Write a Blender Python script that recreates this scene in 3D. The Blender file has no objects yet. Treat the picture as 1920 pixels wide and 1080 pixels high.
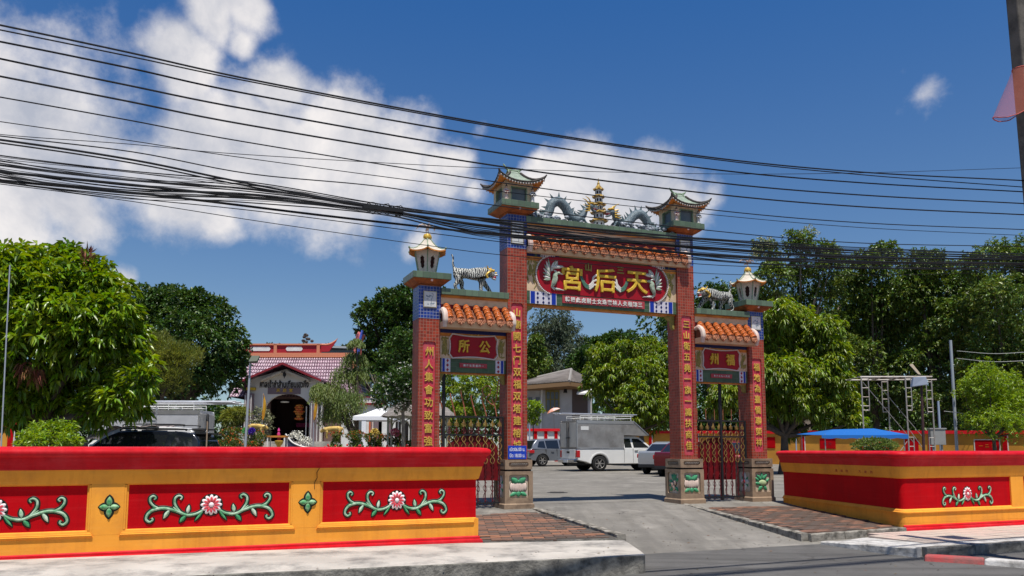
import bpy, bmesh, math, random
import numpy as np
from mathutils import Vector, Matrix, Euler

S = bpy.context.scene
COL = S.collection
R = math.radians
rnd = random.Random(7)

# ------------------------------------------------------------------ camera
EYE = 1.3
F = 1515.0                      # focal length in pixels of the 1920 px wide photograph
YH = 843.0                      # height of the horizon in the photograph
TH = math.atan(.108)            # slight upward tilt; the rest of the rise is lens shift, so verticals converge only a little
PY0 = YH - F * .108             # principal point, below the middle of the frame
cam = bpy.data.cameras.new('camera')
cam.lens = F / 1920 * 36
cam.clip_end = 3000
cam.shift_y = (PY0 - 540) / 1920
camo = bpy.data.objects.new('camera', cam)
COL.objects.link(camo)
camo.location = (0, 0, EYE)
camo.rotation_euler = (R(90) + TH, 0, 0)
S.camera = camo

# ------------------------------------------------------------------ light
SUN_EL = R(71)
SUN_AZ = math.atan2(0.26, -0.965)          # from +Y towards +X: the sun stands behind and right of the camera
S.view_settings.view_transform = 'Standard'
S.view_settings.look = 'None'
S.view_settings.exposure = 0.22
S.view_settings.gamma = 1.0
S.view_settings.use_curve_mapping = False
sun = bpy.data.lights.new('sun', 'SUN')
sun.energy = 5.0
sun.angle = R(0.5)
sun.color = (1.0, 0.95, 0.87)
suno = bpy.data.objects.new('sun', sun)
COL.objects.link(suno)
sd = Vector((math.sin(SUN_AZ) * math.cos(SUN_EL), math.cos(SUN_AZ) * math.cos(SUN_EL), math.sin(SUN_EL)))
suno.rotation_euler = (-sd).to_track_quat('-Z', 'Y').to_euler()

def ray(x, y):
 u = (x - 960) / F
 v = (PY0 - y) / F
 return Vector((u, math.cos(TH) - v * math.sin(TH), math.sin(TH) + v * math.cos(TH)))

def build_world():
 w = bpy.data.worlds.new('World')
 S.world = w
 w.use_nodes = True
 nt = w.node_tree
 nt.nodes.clear()
 N = nt.nodes.new
 L = nt.links.new
 out = N('ShaderNodeOutputWorld')
 bg = N('ShaderNodeBackground')
 sky = N('ShaderNodeTexSky')
 sky.sky_type = 'NISHITA'
 sky.sun_disc = False
 sky.sun_elevation = SUN_EL
 sky.sun_rotation = SUN_AZ
 sky.air_density = 1.0
 sky.dust_density = 0.4
 sky.ozone_density = 3.0
 tc = N('ShaderNodeTexCoord')

 def noise(scale, detail, rough=0.55, vec=None, off=(0, 0, 0)):
  mp = N('ShaderNodeMapping')
  mp.inputs['Location'].default_value = off
  L(vec or tc.outputs['Generated'], mp.inputs[0])
  n = N('ShaderNodeTexNoise')
  n.inputs['Scale'].default_value = scale
  n.inputs['Detail'].default_value = detail
  n.inputs['Roughness'].default_value = rough
  L(mp.outputs[0], n.inputs['Vector'])
  return n

 def m(op, a, b=None, c=None, clamp=False):
  n = N('ShaderNodeMath')
  n.operation = op
  n.use_clamp = clamp
  for i, x in enumerate((a, b, c)):
   if x is None:
    continue
   if isinstance(x, (int, float)):
    n.inputs[i].default_value = x
   else:
    L(x, n.inputs[i])
  return n.outputs[0]
 warp = noise(4.2, 3)
 wv = N('ShaderNodeVectorMath')
 wv.operation = 'MULTIPLY_ADD'
 L(warp.outputs['Color'], wv.inputs[0])
 wv.inputs[1].default_value = (.10, .10, .10)
 L(tc.outputs['Generated'], wv.inputs[2])
 wsub = N('ShaderNodeVectorMath')
 wsub.operation = 'SUBTRACT'
 L(wv.outputs[0], wsub.inputs[0])
 wsub.inputs[1].default_value = (.05, .05, .05)
 blobs = [(-80, 190, 200, 1), (60, 250, 170, 1), (130, 380, 90, .8), (-50, 340, 170, 1), (90, 170, 90, .8), (200, 210, 70, .6), (0, 80, 70, .7),
    (330, 110, 85, .9), (300, 95, 60, .8), (410, 10, 80, .8), (490, 25, 70, .7), (470, 70, 60, .6), (540, 170, 62, 1),
    (250, 300, 90, .8), (700, 250, 60, .7), (860, 320, 60, .8), (330, 330, 110, .9), (420, 270, 120, 1), (480, 230, 90, .9), (530, 300, 130, 1.1), (620, 270, 110, 1), (640, 350, 120, 1), (740, 330, 110, 1), (830, 350, 90, .9),
    (420, 390, 80, .7), (300, 380, 70, .6), (560, 410, 60, .6), (700, 430, 50, .5), (640, 200, 50, .8), (900, 380, 60, .6),
    (1060, 330, 70, 1), (1120, 320, 80, 1), (1200, 340, 80, 1), (1270, 370, 70, .9), (1060, 400, 80, .9), (1330, 350, 50, .7), (980, 430, 70, .5), (1160, 420, 90, .8), (800, 470, 60, .3),
    (1020, 232, 50, .22), (900, 245, 55, .2), (1690, 131, 50, .12), (1740, 190, 95, .20), (1675, 215, 95, .20), (1630, 235, 80, .14), (1412, 26, 40, .08), (235, 525, 50, .5)]
 acc = None
 for (px, py, pr, amp) in blobs:
  d = ray(px, py).normalized()
  vm = N('ShaderNodeVectorMath')
  vm.operation = 'DISTANCE'
  L(wsub.outputs[0], vm.inputs[0])
  vm.inputs[1].default_value = d
  q = m('MULTIPLY_ADD', vm.outputs['Value'], -.9 / (pr / F), amp * .9)
  acc = q if acc is None else m('SMOOTH_MAX', acc, q, .12)
 # the same kind of heaps go on all round the sky, outside the frame too
 sep = N('ShaderNodeSeparateXYZ')
 L(tc.outputs['Generated'], sep.inputs[0])
 big = noise(2.4, 2, off=(3.1, .7, 0))
 gen = m('MULTIPLY_ADD', big.outputs['Fac'], 6.0, -3.55)
 side = m('MULTIPLY_ADD', sep.outputs['Y'], -2.2, .5)        # only well away from the photographed part
 up = m('MULTIPLY_ADD', sep.outputs['Z'], 3.0, -.2)
 gen = m('MINIMUM', gen, side)
 gen = m('MINIMUM', gen, up)
 acc = m('MAXIMUM', acc, gen)
 fb = noise(9.0, 9, .60)
 fb2 = noise(30.0, 6, .62)
 f = m('MULTIPLY_ADD', fb.outputs['Fac'], 1.3, -.65)
 f = m('MULTIPLY_ADD', fb2.outputs['Fac'], .42, m('SUBTRACT', f, .21))
 dens = m('ADD', acc, f)
 mr = N('ShaderNodeMapRange')
 mr.interpolation_type = 'SMOOTHSTEP'
 L(dens, mr.inputs[0])
 mr.inputs[1].default_value = -.16
 mr.inputs[2].default_value = .42
 # cloud tone: billows lighter, thick cores a little greyer underneath
 billow = noise(7.0, 7, .6, vec=wsub.outputs[0], off=(0, 0, -.035))
 br = N('ShaderNodeMapRange')
 L(billow.outputs['Fac'], br.inputs[0])
 br.inputs[1].default_value = .36
 br.inputs[2].default_value = .64
 br.inputs[3].default_value = 1.0
 br.inputs[4].default_value = 0.0
 cr = N('ShaderNodeMix')
 cr.data_type = 'RGBA'
 L(br.outputs[0], cr.inputs['Factor'])
 cr.inputs['A'].default_value = (5.6, 5.9, 6.8, 1)
 cr.inputs['B'].default_value = (11.6, 11.0, 10.6, 1)
 # haze whitens the blue a little towards the horizon as the sky model does; deepen the zenith blue
 tint = N('ShaderNodeMix')
 tint.data_type = 'RGBA'
 tint.blend_type = 'MULTIPLY'
 tint.inputs['Factor'].default_value = 1
 L(sky.outputs[0], tint.inputs['A'])
 # clearer, deeper blue higher up, paler air low down
 sep2 = N('ShaderNodeSeparateXYZ')
 L(tc.outputs['Generated'], sep2.inputs[0])
 tr = N('ShaderNodeMapRange')
 L(sep2.outputs['Z'], tr.inputs[0])
 tr.inputs[1].default_value = .16
 tr.inputs[2].default_value = .50
 tm = N('ShaderNodeMix')
 tm.data_type = 'RGBA'
 L(tr.outputs[0], tm.inputs['Factor'])
 tm.inputs['A'].default_value = (.84, .95, 1.05, 1)
 tm.inputs['B'].default_value = (.36, .82, 1.28, 1)
 L(tm.outputs['Result'], tint.inputs['B'])
 mx = N('ShaderNodeMix')
 mx.data_type = 'RGBA'
 L(m('MULTIPLY', mr.outputs[0], .93), mx.inputs['Factor'])
 L(tint.outputs['Result'], mx.inputs['A'])
 L(cr.outputs['Result'], mx.inputs['B'])
 L(mx.outputs['Result'], bg.inputs['Color'])
 bg.inputs['Strength'].default_value = .075
 L(bg.outputs[0], out.inputs[0])

build_world()

# ------------------------------------------------------------------ frames of reference
CA, SA = math.cos(R(22.43)), math.sin(R(22.43))       # direction of the street, the gate and the front walls
GATE = Vector((-.15, 17.84, 0))
GROT = R(22.43)
WALL = Vector((-.44, 12.54, 0))

def gw(t, d, z):
 """gate frame to world: t along the gate, d towards the street"""
 return Vector((GATE.x + t * CA + d * SA, GATE.y + t * SA - d * CA, z))

def at(x, y, Y):
 """world point seen at photo pixel x, y at the forward distance Y (used to measure where things stand)"""
 r = ray(x, y)
 k = Y / r.y
 return Vector((r.x * k, Y, EYE + r.z * k))

def onplane(x, y, o, d=0):
 r = ray(x, y)
 ox, oy = o[0] + SA * d, o[1] - CA * d
 k = (ox * SA - oy * CA) / (r.x * SA - r.y * CA)
 return Vector((r.x * k, r.y * k, EYE + r.z * k))

QZ = [(-400, -.35), (9.8, -.35), (11.2, -.28), (16.5, 0.0), (36.4, .27), (42, .38), (60, .6), (900, .6)]

def gz(x, y):
 q = -x * SA + y * CA
 for (a, za), (b, zb) in zip(QZ, QZ[1:]):
  if q <= b:
   return za + (zb - za) * (q - a) / (b - a)
 return .6

# ------------------------------------------------------------------ materials
MATS = {}

def mat(name, col, rough=.6, metal=0.0, col2=None, nscale=3.0, ndetail=4, bump=0.0, bscale=40.0, spec=.22, coat=0.0,
  dirt=None, dirtscale=1.5, dirtamt=.4, streak=None, island=0.0, trans=0.0, alpha=1.0, emis=None, bdist=.01):
 if name in MATS:
  return MATS[name]
 mt = bpy.data.materials.new(name)
 MATS[name] = mt
 mt.use_nodes = True
 nt = mt.node_tree
 b = nt.nodes['Principled BSDF']
 N = nt.nodes.new
 L = nt.links.new
 b.inputs['Base Color'].default_value = (*col, 1)
 b.inputs['Roughness'].default_value = rough
 b.inputs['Metallic'].default_value = metal
 b.inputs['Specular IOR Level'].default_value = spec
 b.inputs['Coat Weight'].default_value = coat
 b.inputs['Coat Roughness'].default_value = .08
 b.inputs['Alpha'].default_value = alpha
 tc = N('ShaderNodeTexCoord')
 cur = None

 def noise(s, d=4, r=.55):
  n = N('ShaderNodeTexNoise')
  n.inputs['Scale'].default_value = s
  n.inputs['Detail'].default_value = d
  n.inputs['Roughness'].default_value = r
  L(tc.outputs['Object'], n.inputs['Vector'])
  return n.outputs['Fac']

 def mix(f, a, bb, mode='MIX'):
  x = N('ShaderNodeMix')
  x.data_type = 'RGBA'
  x.blend_type = mode
  for s, val in ((x.inputs['Factor'], f), (x.inputs['A'], a), (x.inputs['B'], bb)):
   if isinstance(val, tuple):
    s.default_value = (*val, 1) if len(val) == 3 else val
   elif isinstance(val, (int, float)):
    s.default_value = val
   else:
    L(val, s)
  return x.outputs['Result']

 def ramp(f, a, bb):
  r_ = N('ShaderNodeMapRange')
  L(f, r_.inputs[0])
  r_.inputs[1].default_value = a
  r_.inputs[2].default_value = bb
  return r_.outputs[0]
 if col2 is not None:
  cur = mix(ramp(noise(nscale, ndetail), .35, .65), col, col2)
 if island:
  g = N('ShaderNodeNewGeometry')
  h = N('ShaderNodeHueSaturation')
  if cur is None:
   h.inputs['Color'].default_value = (*col, 1)
  else:
   L(cur, h.inputs['Color'])
  r1 = N('ShaderNodeMapRange')
  L(g.outputs['Random Per Island'], r1.inputs[0])
  r1.inputs[3].default_value = 1 - island
  r1.inputs[4].default_value = 1 + island
  L(r1.outputs[0], h.inputs['Value'])
  wn = N('ShaderNodeTexWhiteNoise')
  wn.noise_dimensions = '1D'
  L(g.outputs['Random Per Island'], wn.inputs['W'])
  r2 = N('ShaderNodeMapRange')
  L(wn.outputs['Value'], r2.inputs[0])
  r2.inputs[3].default_value = .5 - island * .07
  r2.inputs[4].default_value = .5 + island * .07
  L(r2.outputs[0], h.inputs['Hue'])
  cur = h.outputs[0]
 if dirt is not None:
  f = noise(dirtscale, 8, .68)
  f = ramp(f, .46, .72)
  mm = N('ShaderNodeMath')
  mm.operation = 'MULTIPLY'
  L(f, mm.inputs[0])
  mm.inputs[1].default_value = dirtamt
  cur = mix(mm.outputs[0], cur if cur is not None else col, dirt)
 if streak:
  # rain runs and faded brush bands: noise stretched down the wall
  for (sc, lo, hi, amt, c_) in (((9, 9, .7), .50, .74, streak[1], streak[0]), ((1.2, 1.2, 26), .52, .75, streak[1] * .6, streak[2])):
   mp = N('ShaderNodeMapping')
   mp.inputs['Scale'].default_value = sc
   L(tc.outputs['Object'], mp.inputs[0])
   n = N('ShaderNodeTexNoise')
   n.inputs['Scale'].default_value = 1.0
   n.inputs['Detail'].default_value = 7
   n.inputs['Roughness'].default_value = .65
   L(mp.outputs[0], n.inputs['Vector'])
   q = N('ShaderNodeMath')
   q.operation = 'MULTIPLY'
   L(ramp(n.outputs['Fac'], lo, hi), q.inputs[0])
   q.inputs[1].default_value = amt
   cur = mix(q.outputs[0], cur if cur is not None else col, c_)
 if cur is not None:
  L(cur, b.inputs['Base Color'])
 if bump:
  bp = N('ShaderNodeBump')
  bp.inputs['Strength'].default_value = bump
  bp.inputs['Distance'].default_value = bdist
  L(noise(bscale, 5, .6), bp.inputs['Height'])
  L(bp.outputs[0], b.inputs['Normal'])
 if emis:
  b.inputs['Emission Color'].default_value = (*emis[0], 1)
  b.inputs['Emission Strength'].default_value = emis[1]
 if trans:
  tr = N('ShaderNodeBsdfTranslucent')
  if cur is not None:
   hh = N('ShaderNodeHueSaturation')
   hh.inputs['Value'].default_value = 1.5
   hh.inputs['Saturation'].default_value = 1.1
   hh.inputs['Hue'].default_value = .485
   L(cur, hh.inputs['Color'])
   L(hh.outputs[0], tr.inputs[0])
  else:
   tr.inputs[0].default_value = (*col, 1)
  ms = N('ShaderNodeMixShader')
  ms.inputs[0].default_value = trans
  L(b.outputs[0], ms.inputs[1])
  L(tr.outputs[0], ms.inputs[2])
  L(ms.outputs[0], nt.nodes['Material Output'].inputs[0])
 return mt

def tile_mat(name, col, mortar, size, msize, var=.25, rough=.3, axes='gate', offset=.0, tint=None, bump=.6, rowh=None):
 """small glazed tiles; u runs along x+y so the pattern wraps round a square pillar"""
 mt = bpy.data.materials.new(name)
 MATS[name] = mt
 mt.use_nodes = True
 nt = mt.node_tree
 b = nt.nodes['Principled BSDF']
 b.inputs['Specular IOR Level'].default_value = .3
 N = nt.nodes.new
 L = nt.links.new
 tc = N('ShaderNodeTexCoord')
 sp = N('ShaderNodeSeparateXYZ')
 L(tc.outputs['Object'], sp.inputs[0])
 cb = N('ShaderNodeCombineXYZ')
 ad = N('ShaderNodeMath')
 ad.operation = 'ADD'
 L(sp.outputs[0], ad.inputs[0])
 if axes == 'flat':
  ad.inputs[1].default_value = 0
  L(sp.outputs[1], cb.inputs[1])
 else:
  L(sp.outputs[1], ad.inputs[1])
  L(sp.outputs[2], cb.inputs[1])
 L(ad.outputs[0], cb.inputs[0])
 br = N('ShaderNodeTexBrick')
 br.offset = offset
 br.inputs['Scale'].default_value = 1
 br.inputs['Brick Width'].default_value = size
 br.inputs['Row Height'].default_value = rowh or size
 br.inputs['Mortar Size'].default_value = msize
 br.inputs['Mortar Smooth'].default_value = .1
 br.inputs['Bias'].default_value = 0
 c2 = tuple(c * (1 - var) for c in col)
 c1 = tuple(min(1, c * (1 + var)) for c in col)
 br.inputs['Color1'].default_value = (*c1, 1)
 br.inputs['Color2'].default_value = (*c2, 1)
 br.inputs['Mortar'].default_value = (*mortar, 1)
 L(cb.outputs[0], br.inputs['Vector'])
 n = N('ShaderNodeTexNoise')
 n.inputs['Scale'].default_value = 1.3
 n.inputs['Detail'].default_value = 7
 n.inputs['Roughness'].default_value = .7
 L(tc.outputs['Object'], n.inputs['Vector'])
 r_ = N('ShaderNodeMapRange')
 L(n.outputs['Fac'], r_.inputs[0])
 r_.inputs[1].default_value = .45
 r_.inputs[2].default_value = .7
 r_.inputs[4].default_value = .4
 mx = N('ShaderNodeMix')
 mx.data_type = 'RGBA'
 L(r_.outputs[0], mx.inputs['Factor'])
 L(br.outputs['Color'], mx.inputs['A'])
 mx.inputs['B'].default_value = (*(tint or tuple(c * .5 for c in col)), 1)
 L(mx.outputs['Result'], b.inputs['Base Color'])
 rr = N('ShaderNodeMapRange')
 L(br.outputs['Fac'], rr.inputs[0])
 rr.inputs[3].default_value = rough
 rr.inputs[4].default_value = .8
 L(rr.outputs[0], b.inputs['Roughness'])
 bp = N('ShaderNodeBump')
 bp.invert = True
 bp.inputs['Strength'].default_value = bump
 bp.inputs['Distance'].default_value = .004
 L(br.outputs['Fac'], bp.inputs['Height'])
 L(bp.outputs[0], b.inputs['Normal'])
 return mt

# ------------------------------------------------------------------ mesh builder
class MB:
 def __init__(self):
  self.v = []
  self.f = []
  self.mi = []
  self.M = None
  self.cur = 0

 def add(self, vs, fs):
  n = len(self.v)
  if self.M is not None:
   vs = [self.M @ Vector(p) for p in vs]
  self.v.extend([tuple(p) for p in vs])
  self.f.extend([tuple(n + i for i in f) for f in fs])
  self.mi.extend([self.cur] * len(fs))
  return self

 def box(self, x0, y0, z0, x1, y1, z1):
  return self.add([(x0, y0, z0), (x1, y0, z0), (x1, y1, z0), (x0, y1, z0), (x0, y0, z1), (x1, y0, z1), (x1, y1, z1), (x0, y1, z1)],
      [(0, 3, 2, 1), (4, 5, 6, 7), (0, 1, 5, 4), (1, 2, 6, 5), (2, 3, 7, 6), (3, 0, 4, 7)])

 def frus(self, cx, cy, z0, z1, w0, d0, w1, d1):
  a, b, c, d = w0 / 2, d0 / 2, w1 / 2, d1 / 2
  return self.add([(cx - a, cy - b, z0), (cx + a, cy - b, z0), (cx + a, cy + b, z0), (cx - a, cy + b, z0),
       (cx - c, cy - d, z1), (cx + c, cy - d, z1), (cx + c, cy + d, z1), (cx - c, cy + d, z1)],
      [(0, 3, 2, 1), (4, 5, 6, 7), (0, 1, 5, 4), (1, 2, 6, 5), (2, 3, 7, 6), (3, 0, 4, 7)])

 def tube(self, pts, r, n=8, flat=1.0, up=(0, -1, 0), caps=True):
  """tube along pts; flat scales the radius along `up`"""
  pts = [Vector(p) for p in pts]
  k = len(pts)
  rs = r if isinstance(r, (list, tuple)) else [r] * k
  vs, fs = [], []
  U = Vector(up)
  for i, p in enumerate(pts):
   t = (pts[min(i + 1, k - 1)] - pts[max(i - 1, 0)])
   if t.length < 1e-9:
    t = Vector((0, 0, 1))
   t.normalize()
   a = U - t * U.dot(t)
   if a.length < .05:
    a = t.orthogonal()
   a.normalize()
   b = t.cross(a)
   for j in range(n):
    an = 2 * math.pi * j / n
    vs.append(p + (a * math.cos(an) * flat + b * math.sin(an)) * rs[i])
  for i in range(k - 1):
   for j in range(n):
    j2 = (j + 1) % n
    fs.append((i * n + j, i * n + j2, (i + 1) * n + j2, (i + 1) * n + j))
  if caps:
   fs.append(tuple(range(n - 1, -1, -1)))
   fs.append(tuple((k - 1) * n + j for j in range(n)))
  return self.add(vs, fs)

 def lathe(self, prof, cx=0, cy=0, n=12, phase=0.0, sx=1, sy=1, caps=True):
  vs, fs = [], []
  for (r, z) in prof:
   for j in range(n):
    a = 2 * math.pi * j / n + phase
    vs.append((cx + math.cos(a) * r * sx, cy + math.sin(a) * r * sy, z))
  for i in range(len(prof) - 1):
   for j in range(n):
    j2 = (j + 1) % n
    fs.append((i * n + j, i * n + j2, (i + 1) * n + j2, (i + 1) * n + j))
  if caps:
   fs.append(tuple(range(n - 1, -1, -1)))
   fs.append(tuple((len(prof) - 1) * n + j for j in range(n)))
  return self.add(vs, fs)

 def ell(self, c, r, n=10, m=6, rot=None):
  c = Vector(c)
  r = (r, r, r) if isinstance(r, (int, float)) else r
  rm = rot.to_matrix() if rot is not None else None
  vs, fs = [], []
  for i in range(1, m):
   ph = math.pi * i / m
   for j in range(n):
    a = 2 * math.pi * j / n
    p = Vector((r[0] * math.sin(ph) * math.cos(a), r[1] * math.sin(ph) * math.sin(a), r[2] * math.cos(ph)))
    vs.append(c + (rm @ p if rm else p))
  top = Vector((0, 0, r[2]))
  bot = Vector((0, 0, -r[2]))
  vs.append(c + (rm @ top if rm else top))
  vs.append(c + (rm @ bot if rm else bot))
  T, B = len(vs) - 2, len(vs) - 1
  for i in range(m - 2):
   for j in range(n):
    j2 = (j + 1) % n
    fs.append((i * n + j, (i + 1) * n + j, (i + 1) * n + j2, i * n + j2))
  for j in range(n):
   j2 = (j + 1) % n
   fs.append((T, j, j2))
   fs.append((B, (m - 2) * n + j2, (m - 2) * n + j))
  return self.add(vs, fs)

 def prism(self, poly, a, b, ax='y'):
  """extrude a 2-D outline: ax='y' outline in x,z from y=a to y=b; 'z' outline in x,y; 'x' outline in y,z"""
  n = len(poly)
  if ax == 'y':
   P = lambda p, k: (p[0], k, p[1])
  elif ax == 'z':
   P = lambda p, k: (p[0], p[1], k)
  else:
   P = lambda p, k: (k, p[0], p[1])
  vs = [P(p, a) for p in poly] + [P(p, b) for p in poly]
  fs = [tuple(range(n - 1, -1, -1)), tuple(range(n, 2 * n))]
  for i in range(n):
   j = (i + 1) % n
   fs.append((i, j, n + j, n + i))
  return self.add(vs, fs)

 def mesh(self, name, mats, smooth=False, fixn=True):
  me = bpy.data.meshes.new(name)
  me.from_pydata(self.v, [], self.f)
  if not isinstance(mats, (list, tuple)):
   mats = [mats]
  for x in mats:
   me.materials.append(x)
  if len(mats) > 1:
   me.polygons.foreach_set('material_index', self.mi)
  if fixn:
   bm = bmesh.new()
   bm.from_mesh(me)
   bmesh.ops.recalc_face_normals(bm, faces=bm.faces)
   bm.to_mesh(me)
   bm.free()
  if smooth:
   me.polygons.foreach_set('use_smooth', [True] * len(me.polygons))
   try:
    me.set_sharp_from_angle(angle=R(40))
   except Exception:
    pass
  me.update()
  return me

 def obj(self, name, mats, parent=None, smooth=False, bevel=0, seg=2, loc=None):
  o = bpy.data.objects.new(name, self.mesh(name, mats, smooth))
  COL.objects.link(o)
  if parent is not None:
   o.parent = parent
  if loc is not None:
   o.location = loc
  if bevel:
   bv = o.modifiers.new('bevel', 'BEVEL')
   bv.width = bevel
   bv.segments = seg
   bv.limit_method = 'ANGLE'
   bv.angle_limit = R(35)
   bv.harden_normals = False
  return o

def put(name, me, parent=None, loc=(0, 0, 0), rot=(0, 0, 0), scale=None):
 o = bpy.data.objects.new(name, me)
 COL.objects.link(o)
 if parent is not None:
  o.parent = parent
 o.location = loc
 o.rotation_euler = rot
 if scale is not None:
  o.scale = scale if isinstance(scale, (tuple, list, Vector)) else (scale,) * 3
 return o

def tag(o, label, cat, group=None, kind=None):
 if label:
  o['label'] = label
 if cat:
  o['category'] = cat
 if group:
  o['group'] = group
 if kind:
  o['kind'] = kind
 return o

def thing(name, label, cat, loc=(0, 0, 0), rotz=0.0, group=None):
 o = bpy.data.objects.new(name, None)
 COL.objects.link(o)
 o.empty_display_size = .2
 o.location = loc
 o.rotation_euler = (0, 0, rotz)
 return tag(o, label, cat, group)

def struct(o):
 o['kind'] = 'structure'
 return o

def copy_tree(o, parent=None):
 c = o.copy()
 COL.objects.link(c)
 c.parent = parent
 for ch in o.children:
  copy_tree(ch, c)
 return c

_txt = {}

def text_mesh(s, m_, ext=.08, off=.02, bev=.03, sx=1.0):
 """one em high lettering mesh, centred, standing in the x-z plane and facing -y"""
 key = (s, m_.name, ext, off, bev)
 if key in _txt:
  return _txt[key]
 c = bpy.data.curves.new('lettering', 'FONT')
 c.body = s
 c.size = 1
 c.extrude = ext
 c.offset = off
 c.bevel_depth = bev
 c.bevel_resolution = 0
 c.resolution_u = 3
 c.align_x = 'CENTER'
 o = bpy.data.objects.new('lettering', c)
 COL.objects.link(o)
 dg = bpy.context.evaluated_depsgraph_get()
 dg.update()
 me = bpy.data.meshes.new_from_object(o.evaluated_get(dg))
 bpy.data.objects.remove(o)
 n = len(me.vertices)
 co = np.empty(n * 3, dtype=np.float32)
 me.vertices.foreach_get('co', co)
 co = co.reshape(-1, 3)
 if n:
  mid = (co.min(0) + co.max(0)) / 2
  co -= mid
 co = co[:, [0, 2, 1]]
 co[:, 1] *= -1
 me.vertices.foreach_set('co', co.astype(np.float32).ravel())
 me.materials.clear()
 me.materials.append(m_)
 me.update()
 _txt[key] = me
 return me

# ------------------------------------------------------------------ shared materials
RED = mat('red_wall_paint', (.50, .002, .006), .6, col2=(.42, .0015, .005), nscale=1.6, spec=.08, streak=((.28, .002, .005), .5, (.56, .022, .026)), bump=.25, bscale=22, dirt=(.32, .003, .008), dirtscale=2.0, dirtamt=.35, bdist=.004)
REDTOP = mat('red_coping_paint', (.58, .006, .014), .5, col2=(.48, .004, .010), nscale=2.5, spec=.16, streak=((.32, .004, .010), .5, (.66, .07, .08)), bump=.25, bscale=30, dirt=(.62, .06, .07), dirtscale=3.0, dirtamt=.35, bdist=.004)
YEL = mat('ochre_wall_paint', (.86, .355, .045), .6, col2=(.78, .305, .036), nscale=1.2, spec=.08, streak=((.55, .19, .025), .5, (.88, .44, .09)), bump=.3, bscale=20, dirt=(.48, .22, .06), dirtscale=2.4, dirtamt=.35, bdist=.004)
YEL2 = mat('ochre_wall_paint_faded', (.66, .31, .04), .6, col2=(.48, .21, .035), nscale=.8, dirt=(.30, .15, .05), dirtscale=.9, dirtamt=.4)
CONC = mat('weathered_concrete', (.50, .46, .405), .85, col2=(.40, .365, .32), nscale=1.1, ndetail=8, bump=.5, bscale=35, dirt=(.06, .058, .06), dirtscale=1.6, dirtamt=.85, bdist=.008)
CONC_D = mat('stained_kerb_face', (.30, .28, .24), .9, col2=(.13, .12, .105), nscale=4.0, ndetail=8, bump=.8, bscale=25, dirt=(.02, .02, .018), dirtscale=6, dirtamt=.9, bdist=.015)
KERBW = mat('old_white_kerb_paint', (.55, .53, .50), .8, col2=(.42, .40, .37), nscale=3.0, ndetail=8, bump=.8, bscale=20, dirt=(.06, .055, .05), dirtscale=5, dirtamt=.85, bdist=.012)
KERBR = mat('worn_red_kerb_paint', (.40, .06, .06), .8, col2=(.33, .10, .09), nscale=5.0, ndetail=8, bump=.7, bscale=22, dirt=(.12, .09, .08), dirtscale=7, dirtamt=.7, bdist=.01)
WHITEP = mat('white_paint', (.74, .73, .70), .55, col2=(.66, .65, .62), nscale=2, dirt=(.35, .33, .30), dirtscale=3, dirtamt=.4)
BLACKM = mat('black_metal', (.02, .02, .02), .45, bump=.1)
DARK = mat('dark_void', (.012, .010, .010), .9)

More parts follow.
